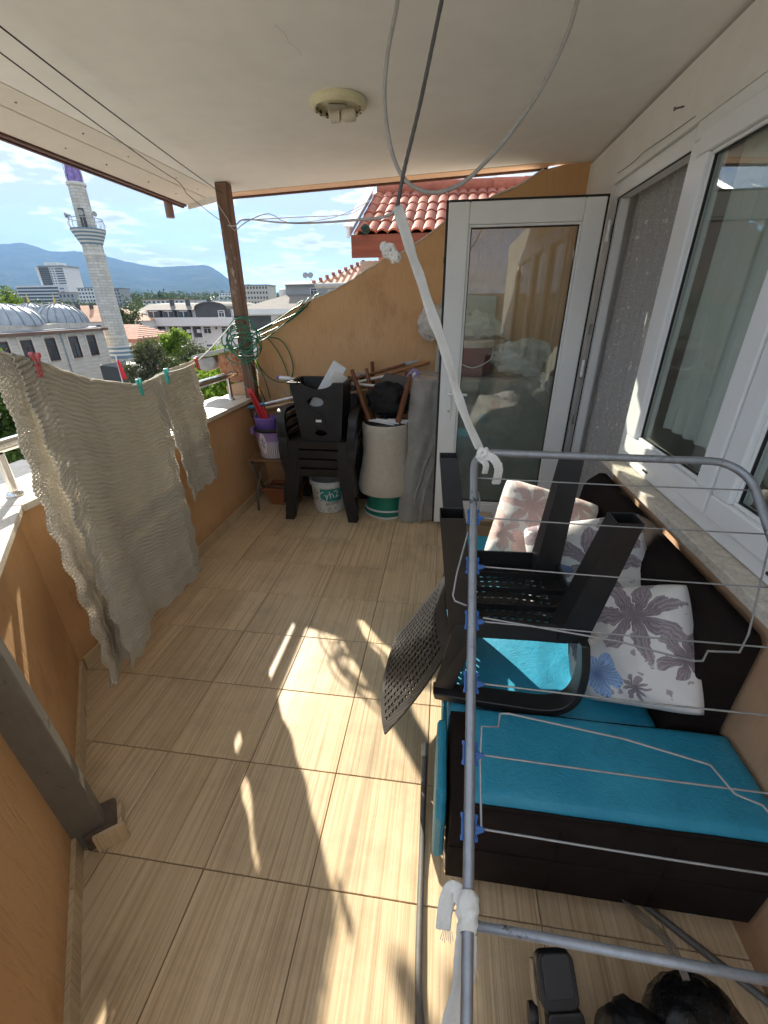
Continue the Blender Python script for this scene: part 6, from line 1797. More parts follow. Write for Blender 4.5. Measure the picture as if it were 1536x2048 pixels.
def window(parent, plane, c, w, h, frame=0.10, mat=M_BGLASS, fm=None, d=0.10, mull=True):
    """window on a wall: plane 'x' faces +x, plane 'y' faces -y; pane sits behind a real frame"""
    fm = fm or M_BWHITE
    x, y, z = c
    mb = MB()
    def B(a0, a1, z0, z1, f0, f1):
        if plane == 'x': mb.box((x + f0, y + a0, z + z0), (x + f1, y + a1, z + z1))
        else: mb.box((x + a0, y - f0, z + z0), (x + a1, y - f1, z + z1))
    B(-w/2 - frame, w/2 + frame, h/2, h/2 + frame, 0.0, d); B(-w/2 - frame, w/2 + frame, -h/2 - frame, -h/2, 0.0, d + 0.04)
    B(-w/2 - frame, -w/2, -h/2, h/2, 0.0, d); B(w/2, w/2 + frame, -h/2, h/2, 0.0, d)
    if mull:
        B(-0.03, 0.03, -h/2, h/2 * 0.45, 0.012, d * 0.5); B(-w/2, w/2, h/2 * 0.45, h/2 * 0.45 + 0.06, 0.012, d * 0.5)
    wo = obj('window', mb, fm, parent)
    pm = MB()
    if plane == 'x': pm.box((x + 0.002, y - w/2, z - h/2), (x + 0.010, y + w/2, z + h/2))
    else: pm.box((x - w/2, y - 0.010, z - h/2), (x + w/2, y - 0.002, z + h/2))
    obj('pane', pm, mat, wo)
    return wo

# mosque with lead domes
GZ = -10.0
mq = thing('mosque', 'stone mosque hall with grey lead domes beside the minaret', 'mosque', (-37, 34, GZ))
obj('wall', MB().box((-46, 22, GZ), (-32.7, 40.0, -0.20)), M_STONE, mq)
obj('cornice', MB().box((-46.3, 21.7, -0.198), (-32.35, 40.3, 0.02)), paint('cornice brown', (0.16, 0.10, 0.08), 0.8), mq)
obj('roof', MB().box((-45.8, 22.2, 0.022), (-33.0, 39.8, 0.12)), M_LEAD, mq)
obj('drum', MB().box((-44.8, 24.2, 0.122), (-33.6, 41.2 - 2.0, 0.50)), paint('weathered pale lead', (0.50, 0.46, 0.40), 0.7, var=0.35, scale=1.2), mq)
M_WINBROWN = paint('brown window frame', (0.10, 0.035, 0.025), 0.5)
for y in (25.3, 27.3, 29.4, 31.45, 33.65, 36.10, 38.15):
    w_ = window(mq, 'x', (-32.698, y, -1.40), 0.88, 1.62, 0.06, M_BGLASS, M_WINBROWN, 0.09)
    obj('surround', MB().box((-32.699, y - 0.70, -2.40), (-32.66, y - 0.50, -0.40)).box((-32.699, y + 0.50, -2.40), (-32.66, y + 0.70, -0.40)).box((-32.699, y - 0.70, -0.398), (-32.66, y + 0.70, -0.25)), paint('pale stone trim', (0.62, 0.57, 0.50), 0.8), w_)
obj('downpipe', MB().tube([(-32.62, 34.9, -0.2), (-32.62, 34.9, GZ)], 0.05, 8), M_LEAD, mq)
def dome(c, r_, h):
    d_ = obj('dome', MB().lathe([(r_, 0), (r_ * 0.985, h * 0.2), (r_ * 0.93, h * 0.42), (r_ * 0.82, h * 0.62), (r_ * 0.62, h * 0.82), (r_ * 0.35, h * 0.95), (0.02, h)], c, 40), M_LEAD, mq, smooth=True, angle=60)
    for k in range(20):
        a = 2 * math.pi * k / 20
        pts = [(c[0] + q * math.cos(a) * 1.008, c[1] + q * math.sin(a) * 1.008, c[2] + z + 0.012) for q, z in ((r_, 0), (r_ * 0.985, h * 0.2), (r_ * 0.93, h * 0.42), (r_ * 0.82, h * 0.62), (r_ * 0.62, h * 0.82), (r_ * 0.35, h * 0.95), (0.03, h))]
        obj('rib', MB().tube(pts, 0.045, 5), paint('lead seam', (0.22, 0.25, 0.29), 0.6) if False else M_SEAM, d_)
    obj('finial', MB().lathe([(0.10, h), (0.05, h + 0.1), (0.14, h + 0.22), (0.05, h + 0.34), (0.10, h + 0.44), (0.03, h + 0.54), (0.05, h + 0.62), (0.01, h + 0.85)], c, 12), M_GOLD, d_, smooth=True)
M_SEAM = paint('lead seam', (0.22, 0.25, 0.29), 0.6)
dome((-36.0, 39.0, 0.42), 2.25, 1.65)
dome((-36.2, 33.6, 0.45), 2.75, 1.62)
dome((-40.6, 40.9, 0.42), 2.0, 1.75)
dome((-36.2, 28.0, 0.45), 2.6, 1.6)

# minaret
def mat_minaret():
    t = NT('minaret brick')
    p = t.co('Object'); s = t.sep(p)
    ang = t.math('ARCTAN2', s[1], s[0])
    v = t.comb(t.math('MULTIPLY', ang, 0.75), s[2], 0.0)
    b = t.n('ShaderNodeTexBrick')
    t.put(b.inputs['Vector'], v)
    b.inputs['Color1'].default_value = (0.50, 0.485, 0.44, 1); b.inputs['Color2'].default_value = (0.64, 0.625, 0.575, 1)
    b.inputs['Mortar'].default_value = (0.40, 0.39, 0.37, 1)
    b.inputs['Scale'].default_value = 1.0; b.inputs['Mortar Size'].default_value = 0.022
    b.inputs['Brick Width'].default_value = 0.62; b.inputs['Row Height'].default_value = 0.24
    st = t.noise(t.map(p, (1.5, 1.5, 0.3)), 1.0, 4, 0.7)
    c = t.mix(0.5, b.outputs['Color'], t.ramp(st, [(0.32, 0.50), (0.58, 1.0)]), 'MULTIPLY')
    return t.done(t.bsdf(c, 0.9))
M_MIN = mat_minaret()
M_BLUEGREY = paint('blue grey stone band', (0.16, 0.24, 0.31), 0.8, var=0.15, scale=3)
M_PALESTONE = paint('pale minaret stone', (0.62, 0.61, 0.57), 0.85, var=0.1, scale=2)
mt = thing('minaret', 'tall pale brick minaret with one balcony and purple wrapped spire', 'minaret', (-33.0, 42.0, GZ))
MX, MY = -33.05, 42.0
def lring(nm, prof, mat, parent=mt, n=28, **k):
    return obj(nm, MB().lathe(prof, (MX, MY, 0), n, **k), mat, parent, smooth=True, angle=30)
lring('base', [(1.55, GZ), (1.45, -4.5), (1.32, -2.9)], M_MIN, n=16)
lring('base_band', [(1.36, -2.9), (1.36, -2.75), (1.30, -2.6)], M_BLUEGREY, n=16)
lring('base_taper', [(1.30, -2.598), (1.12, -1.75)], M_PALESTONE, n=16)
for z in (-2.45, -2.05):
    lring('band', [(1.30 - (z + 2.6) * 0.21, z), (1.30 - (z + 2.6) * 0.21, z + 0.20)], M_BLUEGREY, n=16)
lring('shaft', [(0.98, -1.748), (0.93, -0.8), (0.90, 1.0), (0.86, 3.5), (0.84, 6.1)], M_MIN)
lring('shaft_collar', [(0.98, -0.92), (0.98, -0.78)], M_PALESTONE)
lring('upper_collar', [(0.88, 6.08), (0.92, 6.15), (0.92, 6.28), (0.86, 6.33)], M_PALESTONE)
lring('balcony_neck', [(0.85, 6.33), (0.85, 7.10)], M_MIN)
zb_ = 7.0
for k in range(8):
    r0 = 0.90 + 0.065 * k
    lring('corbel_ring', [(r0, zb_ + k * 0.135), (r0 + 0.05, zb_ + k * 0.135 + 0.130)], M_BLUEGREY if k % 2 == 0 else M_PALESTONE)
lring('balcony_floor', [(1.42, 8.082), (1.42, 8.20)], M_BLUEGREY)
rl = lring('balcony_railing', [(1.36, 8.95), (1.36, 9.0), (1.30, 9.0), (1.30, 8.95)], M_GALV, cap=False)
for k in range(18):
    a = 2 * math.pi * k / 18
    obj('baluster', MB().tube([(MX + 1.33 * math.cos(a), MY + 1.33 * math.sin(a), 8.2), (MX + 1.45 * math.cos(a), MY + 1.45 * math.sin(a), 8.55), (MX + 1.33 * math.cos(a), MY + 1.33 * math.sin(a), 8.95)], 0.022, 5), M_GALV, rl)
lring('upper_shaft', [(0.72, 8.202), (0.68, 11.4)], M_MIN)
lring('upper_cornice', [(0.72, 11.40), (0.78, 11.45), (0.78, 11.62), (0.70, 11.66)], M_PALESTONE)
lring('spire', [(0.60, 11.66), (0.62, 12.2), (0.52, 12.9), (0.58, 13.6), (0.44, 14.6), (0.34, 15.4), (0.16, 16.6), (0.02, 17.8)], paint('purple wrapping', (0.25, 0.17, 0.45), 0.5, var=0.5, scale=3.5), n=14)
for k in range(7):
    a = 2 * math.pi * k / 7
    obj('scaffold_pole', MB().tube([(MX + 0.66 * math.cos(a), MY + 0.66 * math.sin(a), 11.66), (MX + 0.60 * math.cos(a), MY + 0.60 * math.sin(a), 14.2), (MX + 0.36 * math.cos(a), MY + 0.36 * math.sin(a), 15.6)], 0.022, 5), M_DARKSTEEL, mt)
obj('doorway', MB().obox((MX + 0.30, MY - 0.66, 8.95), (0.42, 0.14, 1.5), rotz(0.3)), M_BDARK, mt)
for a in (R(-160), R(-20), R(-60)):
    p = Vector((MX + 1.25 * math.cos(a), MY + 1.25 * math.sin(a), 9.25))
    d = Vector((math.cos(a), math.sin(a), 0))
    obj('loudspeaker', MB().tube([p - d * 0.15, p + d * 0.05, p + d * 0.30], [0.05, 0.08, 0.22], 12), M_BGREY, mt, smooth=True, angle=40)

# hotel tower in the distance
ht = thing('hotel_tower', 'white hotel tower with a dark glass front on a long low wing', 'hotel', (-383, 430, 0))
obj('tower', MB().box((-394, 420, 10), (-368, 440, 39.5)), M_BWHITE, ht)
obj('tower_fin', MB().prism([(-397.5, 419.5, 39.2), (-394.1, 419.5, 39.9), (-394.1, 419.5, 22), (-395.5, 419.5, 22)], (0, 18, 0)), M_BWHITE, ht)
obj('glass_front', MB().box((-393.5, 419.4, 23.5), (-383.5, 419.95, 39.0)), M_BDARK, ht)
for k in range(9):
    obj('floor_line', MB().box((-393.5, 419.3, 24.8 + k * 1.62), (-383.5, 419.38, 25.05 + k * 1.62)), M_BGREY, ht)
for k in range(7):
    z = 25.0 + k * 2.05
    obj('strip_window', MB().box((-376.5, 419.6, z), (-368.3, 419.95, z + 0.85)), M_BGLASS, ht)
    for x in (-382.0, -379.0):
        obj('window', MB().box((x - 0.55, 419.6, z), (x + 0.55, 419.95, z + 0.8)), M_BGLASS, ht)
obj('roof_edge', MB().box((-394.5, 419.2, 39.52), (-367.0, 440, 40.6)), M_BGREY, ht)
obj('penthouse', MB().box((-390, 424, 40.62), (-377, 436, 43.5)), M_BWHITE, ht)
for x in (-388.5, -385.0):
    obj('antenna', MB().tube([(x, 426, 43.5), (x, 426, 48)], 0.18, 5), M_BGREY, ht)
obj('wing', MB().box((-420, 414, 4), (-366, 419.1, 23.6)), M_BWHITE, ht)
for k in range(5):
    obj('strip_window', MB().box((-419, 413.6, 9.5 + k * 2.8), (-374, 413.95, 10.9 + k * 2.8)), M_BGLASS, ht)
obj('end_slab', MB().prism([(-366, 413, 4), (-360, 413, 4), (-363.0, 413, 24.5), (-371.5, 413, 24.5), (-371.5, 413, 4)], (0, 6, 0)), M_BWHITE, ht)
for k in range(4):
    for x in (-370.0, -367.8):
        obj('window', MB().box((x - 0.6, 412.6, 11 + k * 3), (x + 0.6, 412.95, 12.2 + k * 3)), M_BGLASS, ht)

# apartment blocks either side of the minaret
def block(name, label, x0, x1, y0, y1, z0, z1, rows, cols, wall=M_BWHITE, roof=M_BGREY, ww=0.5, hh=0.45, balcony=False, group=None):
    b = thing(name, label, 'building', ((x0 + x1) / 2, (y0 + y1) / 2, z0), group)
    obj('wall', MB().box((x0, y0, z0), (x1, y1, z1)), wall, b)
    obj('roof', MB().box((x0 - 0.3, y0 - 0.3, z1 + 0.002), (x1 + 0.3, y1 + 0.3, z1 + 0.35)), roof, b)
    cw = (x1 - x0) / cols; rh = (z1 - z0) / rows
    for r_ in range(rows):
        for c in range(cols):
            cx = x0 + (c + 0.5) * cw; cz = z0 + (r_ + 0.55) * rh
            obj('window', MB().box((cx - cw * ww / 2, y0 - 0.06, cz - rh * hh / 2), (cx + cw * ww / 2, y0 - 0.004, cz + rh * hh / 2)), M_BGLASS, b)
        if balcony:
            obj('balcony', MB().box((x0 + cw * 0.2, y0 - 1.1, z0 + (r_ + 0.12) * rh), (x1 - cw * 0.2, y0 - 0.07, z0 + (r_ + 0.42) * rh)), wall, b)
    return b
block('apartment_block', 'grey and white apartment block directly left of the minaret shaft', -282, -266, 330, 342, 2, 16.8, 6, 6, M_BWHITE, M_BDARK, 0.55, 0.5)
block('apartment_block', 'grey apartment block showing right of the minaret shaft', -257, -247, 330, 342, 2, 16.2, 6, 4, M_BGREY, M_BDARK, 0.5, 0.5)
block('office_block', 'low white building with strip windows left of the hotel tower', -455, -424, 425, 440, 4, 20, 5, 7, M_BWHITE, M_BGREY, 0.86, 0.40)
block('hillside_block', 'pale block of flats beyond the timber post above the grey roof', -92, -80.5, 205, 215, 3, 11.0, 4, 8, paint('cream facade', (0.60, 0.55, 0.47), 0.9), M_BGREY, 0.5, 0.45)
block('white_hall', 'long low white hall among the trees right of the minaret', -150, -128, 215, 230, 2, 5.8, 2, 9, M_BWHITE, M_FARTILE2, 0.5, 0.4)
block('white_hall', 'low industrial hall with pale roof far beyond the mansard building', -205, -160, 330, 350, 2, 7.5, 1, 10, M_BWHITE, M_BWHITE, 0.4, 0.3)
rgc = random.Random(5)
for k in range(36):
    D = rgc.uniform(350, 1100); u = rgc.uniform(-1.05, -0.30)
    gz = -10 + max(0, D * math.hypot(1, u) - 120) * 0.030
    w_ = rgc.uniform(10, 26); h = rgc.uniform(6, 15)
    b = block('distant_building', 'small pale distant building in the hazy town at the foot of the mountains', u * D - w_ / 2, u * D + w_ / 2, D, D + 10, gz - 2, gz + h, 3, 4, (M_BWHITE, M_BGREY, M_BWHITE)[k % 3], (M_FARTILE, M_BWHITE, M_BGREY, M_FARTILE2)[k % 4], 0.5, 0.4, group='distant town buildings')

# white mansard building
ms = thing('mansard_building', 'white apartment building with dark mansard roof and dormers left of the post', 'building', (-42, 76, GZ))
obj('wall', MB().box((-49.9, 70, GZ), (-33.0, 84, -0.9)), M_BWHITE, ms)
obj('balcony_band', MB().box((-50.0, 68.9, -0.85), (-33.2, 84, 0.38)), M_BWHITE, ms)
obj('attic_wall', MB().box((-49.0, 70.6, 0.382), (-34.0, 84, 1.5)), M_BWHITE, ms)
obj('roof', MB().prism([(-49.9, 69.9, 1.48), (-49.9, 73.0, 2.35), (-49.9, 77, 2.55), (-49.9, 84, 1.6), (-49.9, 84, 1.40)], (9.6, 0, 0)), M_ROOFGREY, ms)
ml = []
for k in range(11):
    a = math.pi * k / 10
    ml.append((-37.1 - 2.75 * math.cos(a), 69.6, 1.55 + 0.95 * math.sin(a)))
obj('barrel_roof', MB().prism([(-39.85, 69.6, 0.39)] + ml + [(-34.35, 69.6, 0.39)], (0, 13, 0)), M_BDARK, ms)
obj('barrel_top', MB().prism([(x, 69.4, z + 0.02) for x, _, z in ml] + [(x, 69.4, z + 0.14) for x, _, z in reversed(ml)], (0, 13.3, 0)), M_ROOFGREY, ms)
for x in (-47.2, -44.6, -42.0):
    dmr = obj('dormer', MB().prism([(x - 1.0, 69.8, 0.39), (x - 1.0, 69.8, 1.35), (x - 0.85, 69.8, 1.48), (x + 0.85, 69.8, 1.48), (x + 1.0, 69.8, 1.35), (x + 1.0, 69.8, 0.39)], (0, 3, 0)), M_BDARK, ms)
    obj('pane', MB().box((x - 0.6, 69.72, 0.45), (x - 0.05, 69.79, 1.25)).box((x + 0.05, 69.72, 0.45), (x + 0.6, 69.79, 1.25)), M_BGLASS, dmr)
    obj('frame', MB().box((x - 0.7, 69.70, 1.26), (x + 0.7, 69.79, 1.34)).box((x - 0.045, 69.70, 0.45), (x + 0.045, 69.79, 1.25)), M_BWHITE, dmr)
w_ = window(ms, 'y', (-35.4, 69.55, 0.85), 0.85, 0.8, 0.12)
for x in (-45.2, -42.4, -38.6):
    obj('chimney', MB().box((x - 0.25, 72, 1.9), (x + 0.25, 72.6, 3.0)), M_BDARK, ms)
for x in (-38.5, -35.4):
    window(ms, 'y', (x, 69.995, -1.5), 1.2, 1.0, 0.12)
    window(ms, 'y', (x, 69.995, -4.2), 1.2, 1.0, 0.12)
window(ms, 'y', (-36.9, 69.995, -1.2), 0.4, 0.4, 0.06, mull=False)
for x in (-48.5, -46.4, -44.3, -42.0, -40.2):
    obj('loggia', MB().box((x - 0.8, 69.93, -2.6), (x + 0.8, 69.996, -1.0)), M_BDARK, ms)
    obj('loggia_post', MB().box((x + 0.84, 69.6, -4.6), (x + 1.05, 69.996, -0.91)), M_BWHITE, ms)
    obj('air_unit', MB().box((x + 0.1, 69.5, -1.9), (x + 0.7, 69.92, -1.4)), M_BWHITE, ms)
obj('glass_bay', MB().box((-34.2, 69.3, -1.3), (-33.2, 69.99, 0.4)), M_BGLASS, ms)

# grey roofed building right of the post
gb_ = thing('grey_roof_building', 'white building with broad grey roof and rooftop annex right of the post', 'building', (-19, 60, GZ))
obj('wall', MB().box((-25.0, 55, GZ), (-13.5, 72, 0.9)), M_BWHITE, gb_)
obj('eaves', MB().box((-25.6, 54.2, 0.902), (-13.0, 72.5, 1.50)), M_BWHITE, gb_)
obj('roof', MB().add([(-25.6, 54.2, 1.502), (-13.0, 54.2, 1.502), (-13.0, 72.5, 1.502), (-25.6, 72.5, 1.502), (-20.5, 61, 3.4), (-16, 61, 3.4)], [(0, 1, 5, 4), (1, 2, 5), (2, 3, 4, 5), (3, 0, 4)]), M_ROOFGREY, gb_)
obj('annex', MB().box((-21.2, 60.2, 1.6), (-15.6, 66, 4.35)), M_BGREY, gb_)
obj('annex_roof', MB().add([(-21.8, 59.6, 4.352), (-15.0, 59.6, 4.352), (-15.0, 66.6, 4.352), (-21.8, 66.6, 4.352), (-19.5, 62.5, 4.85), (-17.5, 62.5, 4.85)], [(0, 1, 5, 4), (1, 2, 5), (2, 3, 4, 5), (3, 0, 4), (3, 2, 1, 0)]), paint('grey annex roof', (0.36, 0.37, 0.37), 0.7), gb_)
window(gb_, 'y', (-17.4, 60.19, 3.4), 0.8, 0.9, 0.08)
obj('dark_glazing', MB().box((-24.4, 54.95, -0.9), (-21.6, 54.996, 0.75)), M_BDARK, gb_)
obj('dark_glazing', MB().box((-20.6, 54.95, -0.9), (-15.2, 54.996, 0.75)), M_BDARK, gb_)
for x in (-18.9, -18.2):
    dsh = obj('satellite_dish', MB().lathe([(0.02, 0), (0.25, 0.03), (0.38, 0.10), (0.38, 0.115), (0.25, 0.045), (0.02, 0.015)], (x, 62.0, 5.45), 20, Matrix.Rotation(R(70), 3, 'X')), M_BGREY, gb_, smooth=True)
    obj('mast', MB().tube([(x, 62.1, 4.7), (x, 62.1, 5.4)], 0.03, 6), M_BGREY, dsh)
obj('tank', MB().lathe([(0.7, 0), (0.7, 1.1), (0.5, 1.2)], (-22.6, 63.5, 2.8), 20), M_BWHITE, gb_, smooth=True, angle=40)
# small tiled roof next to it
sr = thing('small_tiled_house', 'white house with small red tiled roof and gutter beyond the end wall', 'house', (-4.5, 23, GZ))
obj('wall', MB().box((-5.8, 22.5, GZ), (-1.5, 28, 2.35)), M_BWHITE, sr)
obj('gutter', MB().tube([(-6.3, 22.05, 2.50), (-1.0, 22.05, 2.50)], 0.11, 10), M_GALV, sr)
obj('roof', MB().add([(-6.4, 22.05, 2.56), (-1.0, 22.05, 2.56), (-1.0, 25.2, 3.75), (-4.2, 25.2, 3.75), (-6.4, 28.4, 2.56), (-1.0, 28.4, 2.56)], [(0, 1, 2, 3), (0, 3, 4), (2, 5, 4, 3)]), M_FARTILE, sr)
for k in range(9):
    q = k / 9
    obj('hip_tile', MB().obox((-6.35 + 2.15 * q, 22.1 + 3.05 * q, 2.66 + 1.15 * q), (0.16, 0.16, 0.14)), M_FARTILE, sr, bevel=0.03)
tag(obj('red_roof_edge', MB().prism([(-7.6, 30, 1.1), (-5.8, 30, 1.85), (-5.8, 30, 0.5), (-7.6, 30, 0.5)], (0, 3, 0)), M_FARTILE), 'sliver of red tiled roof showing above the end wall', 'roof')

# tiled houses behind the mosque
def hip_house(name, label, x0, x1, y0, y1, ze, zr, wall, roof):
    h = thing(name, label, 'house', ((x0 + x1) / 2, (y0 + y1) / 2, GZ))
    obj('wall', MB().box((x0 + 0.4, y0 + 0.4, GZ), (x1 - 0.4, y1 - 0.4, ze)), wall, h)
    ym = (y0 + y1) / 2; ins = min((x1 - x0) * 0.3, (y1 - y0) / 2)
    obj('roof', MB().add([(x0, y0, ze), (x1, y0, ze), (x1, y1, ze), (x0, y1, ze), (x0 + ins, ym, zr), (x1 - ins, ym, zr)], [(0, 1, 5, 4), (1, 2, 5), (2, 3, 4, 5), (3, 0, 4), (3, 2, 1, 0)]), roof, h)
    return h
h1 = hip_house('tiled_house', 'pale house with orange tiled roof behind the right-hand dome', -60, -46.5, 60, 70, 0.05, 2.2, M_BWHITE, M_FARTILE2)
for x in (-52, -49.8, -47.8):
    window(h1, 'y', (x, 60.39, -0.9), 0.9, 1.0, 0.1)
for x, y in ((-55, 63.5), (-53.2, 64)):
    obj('chimney', MB().box((x - 0.2, y - 0.2, 1.2), (x + 0.2, y + 0.2, 2.4)), M_BDARK, h1)
h2 = hip_house('pink_house', 'pink house with red tiled roof half hidden behind the minaret', -42.5, -35.2, 48, 56, -1.5, -0.05, paint('pink facade', (0.56, 0.26, 0.20), 0.9), M_FARTILE)
h3 = hip_house('tiled_house', 'long low house with faded red tiles right of the minaret behind the dark tree', -66, -48, 88, 100, 0.6, 2.6, M_BWHITE, M_FARTILE2)
h4 = hip_house('tiled_house', 'grey gabled house left of the mansard building', -57.5, -49.0, 80, 92, 0.9, 2.7, M_BGREY, M_ROOFGREY)
# flag and dark canopy below the minaret
fl = thing('flag_pole', 'red flag hanging on a white pole in front of the minaret', 'flag', (-24.1, 30, GZ))
obj('pole', MB().tube([(-24.12, 30, GZ), (-24.08, 30, -1.6)], 0.045, 8), M_BWHITE, fl)
obj('pole_ball', MB().lathe([(0.01, -1.62), (0.07, -1.56), (0.01, -1.5)], (-24.08, 30, 0), 10), M_BWHITE, fl)
obj('flag', MB().grid(lambda u, v: (-24.05 + 0.34 * u * (0.35 + 0.65 * v) + 0.03 * math.sin(9 * u), 30 + 0.12 * math.sin(7 * u + 2 * v), -1.75 - 1.25 * v - 0.25 * u), 14, 10), paint('red flag cloth', (0.62, 0.02, 0.04), 0.8), fl, smooth=True, solid=0.01)
tag(obj('dark_canopy', MB().prism([(-28.6, 33.5, -2.6), (-27.2, 33.5, -2.75), (-24.6, 33.5, -4.2), (-28.6, 33.5, -4.2)], (0, 3, 0)), M_BDARK), 'dark pitched canopy at the foot of the minaret', 'canopy')
# overhead power lines
M_PALEWIRE = paint('pale power line', (0.62, 0.62, 0.60), 0.5)
for k in range(4):
    z0 = -0.2 - 0.12 * k
    pts = [Vector((-45 + 30 * q, 44 + 4 * q, z0 + 1.0 - 3.2 * math.sin(math.pi * (0.12 + 0.5 * q)) + 0.25 * k * q)) for q in [i / 10 for i in range(11)]]
    tag(obj('power_line', MB().tube(pts, 0.030, 5), M_PALEWIRE), 'sagging pale overhead cable in front of the mansard building', 'cable', 'overhead power cables')
# clutter on the lower roof beyond the rail
lr = thing('lower_flat_roof', 'grey flat roof just below the parapet outside', 'roof', (-13, 13, GZ))
obj('slab', MB().box((-19, 9, GZ), (-8.5, 16, -4.6)), paint('grey asphalt roofing', (0.15, 0.155, 0.165), 0.9, var=0.25, scale=2, bump=0.5, bscale=20), lr)
obj('kerb', MB().box((-8.8, 9, -4.598), (-8.5, 16, -4.3)), M_BWHITE, lr)
lt = thing('terrace_block', 'pale lower terrace with dark planter seen under the hand rail', 'terrace', (-5, 9, GZ))
obj('deck', MB().box((-7.6, 7.2, GZ), (-2.6, 12, -1.25)), paint('pale terrace', (0.66, 0.62, 0.55), 0.8, var=0.1, scale=2), lt)
obj('planter', MB().box((-5.4, 8.6, -1.248), (-4.4, 9.6, -0.35)), M_BDARK, lt)

# ------------------------------------------------------------------ trees
def mat_leaf(name, lo, hi, tr=0.3):
    t = NT(name)
    oi = t.n('ShaderNodeObjectInfo')
    n = t.noise(t.pos(), 1.6, 4, 0.7)
    g = t.n('ShaderNodeNewGeometry')
    f = t.math('ADD', t.math('MULTIPLY', n, 0.6), t.math('MULTIPLY', g.outputs['Random Per Island'], 0.4))
    c = t.ramp(f, [(0.25, lo), (0.75, hi)])
    b = t.bsdf(c, 0.6, 0, None, 0.3)
    tl = t.n('ShaderNodeBsdfTranslucent'); t.put(tl.inputs[0], t.mix(0.5, c, (0.30, 0.42, 0.04)))
    m = t.n('ShaderNodeMixShader'); m.inputs[0].default_value = tr
    t.t.links.new(b, m.inputs[1]); t.t.links.new(tl.outputs[0], m.inputs[2])
    return t.done(m.outputs[0])
M_LEAFDARK = mat_leaf('dark evergreen leaf', (0.022, 0.040, 0.018), (0.075, 0.095, 0.045), 0.12)
M_LEAFMID = mat_leaf('mid green leaf', (0.030, 0.075, 0.014), (0.10, 0.17, 0.030), 0.3)
M_LEAFFAR = mat_leaf('distant leaf', (0.022, 0.045, 0.018), (0.065, 0.095, 0.035), 0.1)
M_LEAFLIME = mat_leaf('lime green leaf', (0.07, 0.15, 0.015), (0.20, 0.30, 0.035), 0.4)
M_LEAFOLIVE = mat_leaf('grey olive leaf', (0.040, 0.050, 0.030), (0.13, 0.135, 0.085), 0.15)
M_BARK = mat_wood('bark', (0.05, 0.035, 0.025), (0.14, 0.10, 0.075), 2, 4)
def leaf_cloud(c, rad, n_clump, n_leaf, leaf, rng, cl=0.36):
    """leaf-sized quads in uneven clumps spread through an ellipsoid"""
    c = np.array(c); rad = np.array(rad)
    d = rng.normal(size=(n_clump, 3)); d /= np.linalg.norm(d, axis=1)[:, None]
    rr = rng.uniform(0.35, 1.0, n_clump) ** 0.6
    cen = c + d * rr[:, None] * rad * rng.uniform(0.75, 1.1, (n_clump, 1))
    cs = rng.uniform(0.55, 1.25, n_clump) * cl
    k = rng.integers(0, n_clump, n_leaf)
    off = rng.normal(size=(n_leaf, 3)) * 0.42
    p = cen[k] + off * cs[k][:, None] * rad.mean()
    a = rng.normal(size=(n_leaf, 3)); a /= np.linalg.norm(a, axis=1)[:, None]
    b = rng.normal(size=(n_leaf, 3)); b -= a * (a * b).sum(1)[:, None]; b /= np.linalg.norm(b, axis=1)[:, None]
    s_ = leaf * rng.uniform(0.6, 1.4, (n_leaf, 1))
    V = np.empty((n_leaf, 4, 3))
    V[:, 0] = p - a * s_ * 1.5; V[:, 1] = p + b * s_ * 0.7; V[:, 2] = p + a * s_ * 1.5; V[:, 3] = p - b * s_ * 0.7
    return V.reshape(-1, 3)
def leaf_obj(name, V, mat, parent):
    me = bpy.data.meshes.new(name)
    n = len(V) // 4
    off = Vector((0, 0, 0)) if parent is None else Vector(parent.location)
    V = V - np.array(off)
    me.vertices.add(n * 4); me.vertices.foreach_set('co', V.ravel().astype(np.float32))
    me.loops.add(n * 4); me.loops.foreach_set('vertex_index', np.arange(n * 4, dtype=np.int32))
    me.polygons.add(n); me.polygons.foreach_set('loop_start', np.arange(0, n * 4, 4, dtype=np.int32)); me.polygons.foreach_set('loop_total', np.full(n, 4, dtype=np.int32))
    me.update(); me.materials.append(mat)
    o = bpy.data.objects.new(name, me); COL.objects.link(o)
    if parent: o.parent = parent
    return o
def tree(name, label, c, rad, mat, n_leaf, leaf, seed, n_clump=40, gz=GZ, trunk=0.22, lobes=None, cl=0.36):
    rng = np.random.default_rng(seed)
    root = thing(name, label, 'tree', (c[0], c[1], gz))
    mb = MB()
    top_ = Vector(c) + Vector((0, 0, rad[2] * 0.2))
    mb.tube([(c[0], c[1], gz), (c[0] + 0.1, c[1], (gz + c[2]) / 2), top_], [trunk, trunk * 0.75, trunk * 0.35], 8)
    for k in range(7):
        a = rng.uniform(0, 6.28); z0 = gz + (c[2] - gz) * rng.uniform(0.55, 0.95)
        mb.tube([(c[0], c[1], z0), (c[0] + 0.35 * rad[0] * math.cos(a), c[1] + 0.35 * rad[1] * math.sin(a), z0 + 0.35 * rad[2]), (c[0] + 0.8 * rad[0] * math.cos(a), c[1] + 0.8 * rad[1] * math.sin(a), c[2] + rad[2] * rng.uniform(0, 0.6))], [trunk * 0.4, trunk * 0.25, trunk * 0.08], 6)
    obj('trunk', mb, M_BARK, root, smooth=True)
    L = lobes or [((0, 0, 0), (1, 1, 1))]
    V = np.concatenate([leaf_cloud((c[0] + o_[0], c[1] + o_[1], c[2] + o_[2]), (rad[0] * s_[0], rad[1] * s_[1], rad[2] * s_[2]), n_clump, n_leaf // len(L), leaf, rng, cl) for o_, s_ in L])
    leaf_obj('crown', V, mat, root)
    return root
tree('olive_tree', 'grey-green olive tree in front of the pink house right of the minaret', (-24.0, 34, -3.0), (2.3, 2.3, 2.5), M_LEAFOLIVE, 16000, 0.075, 1, 46)
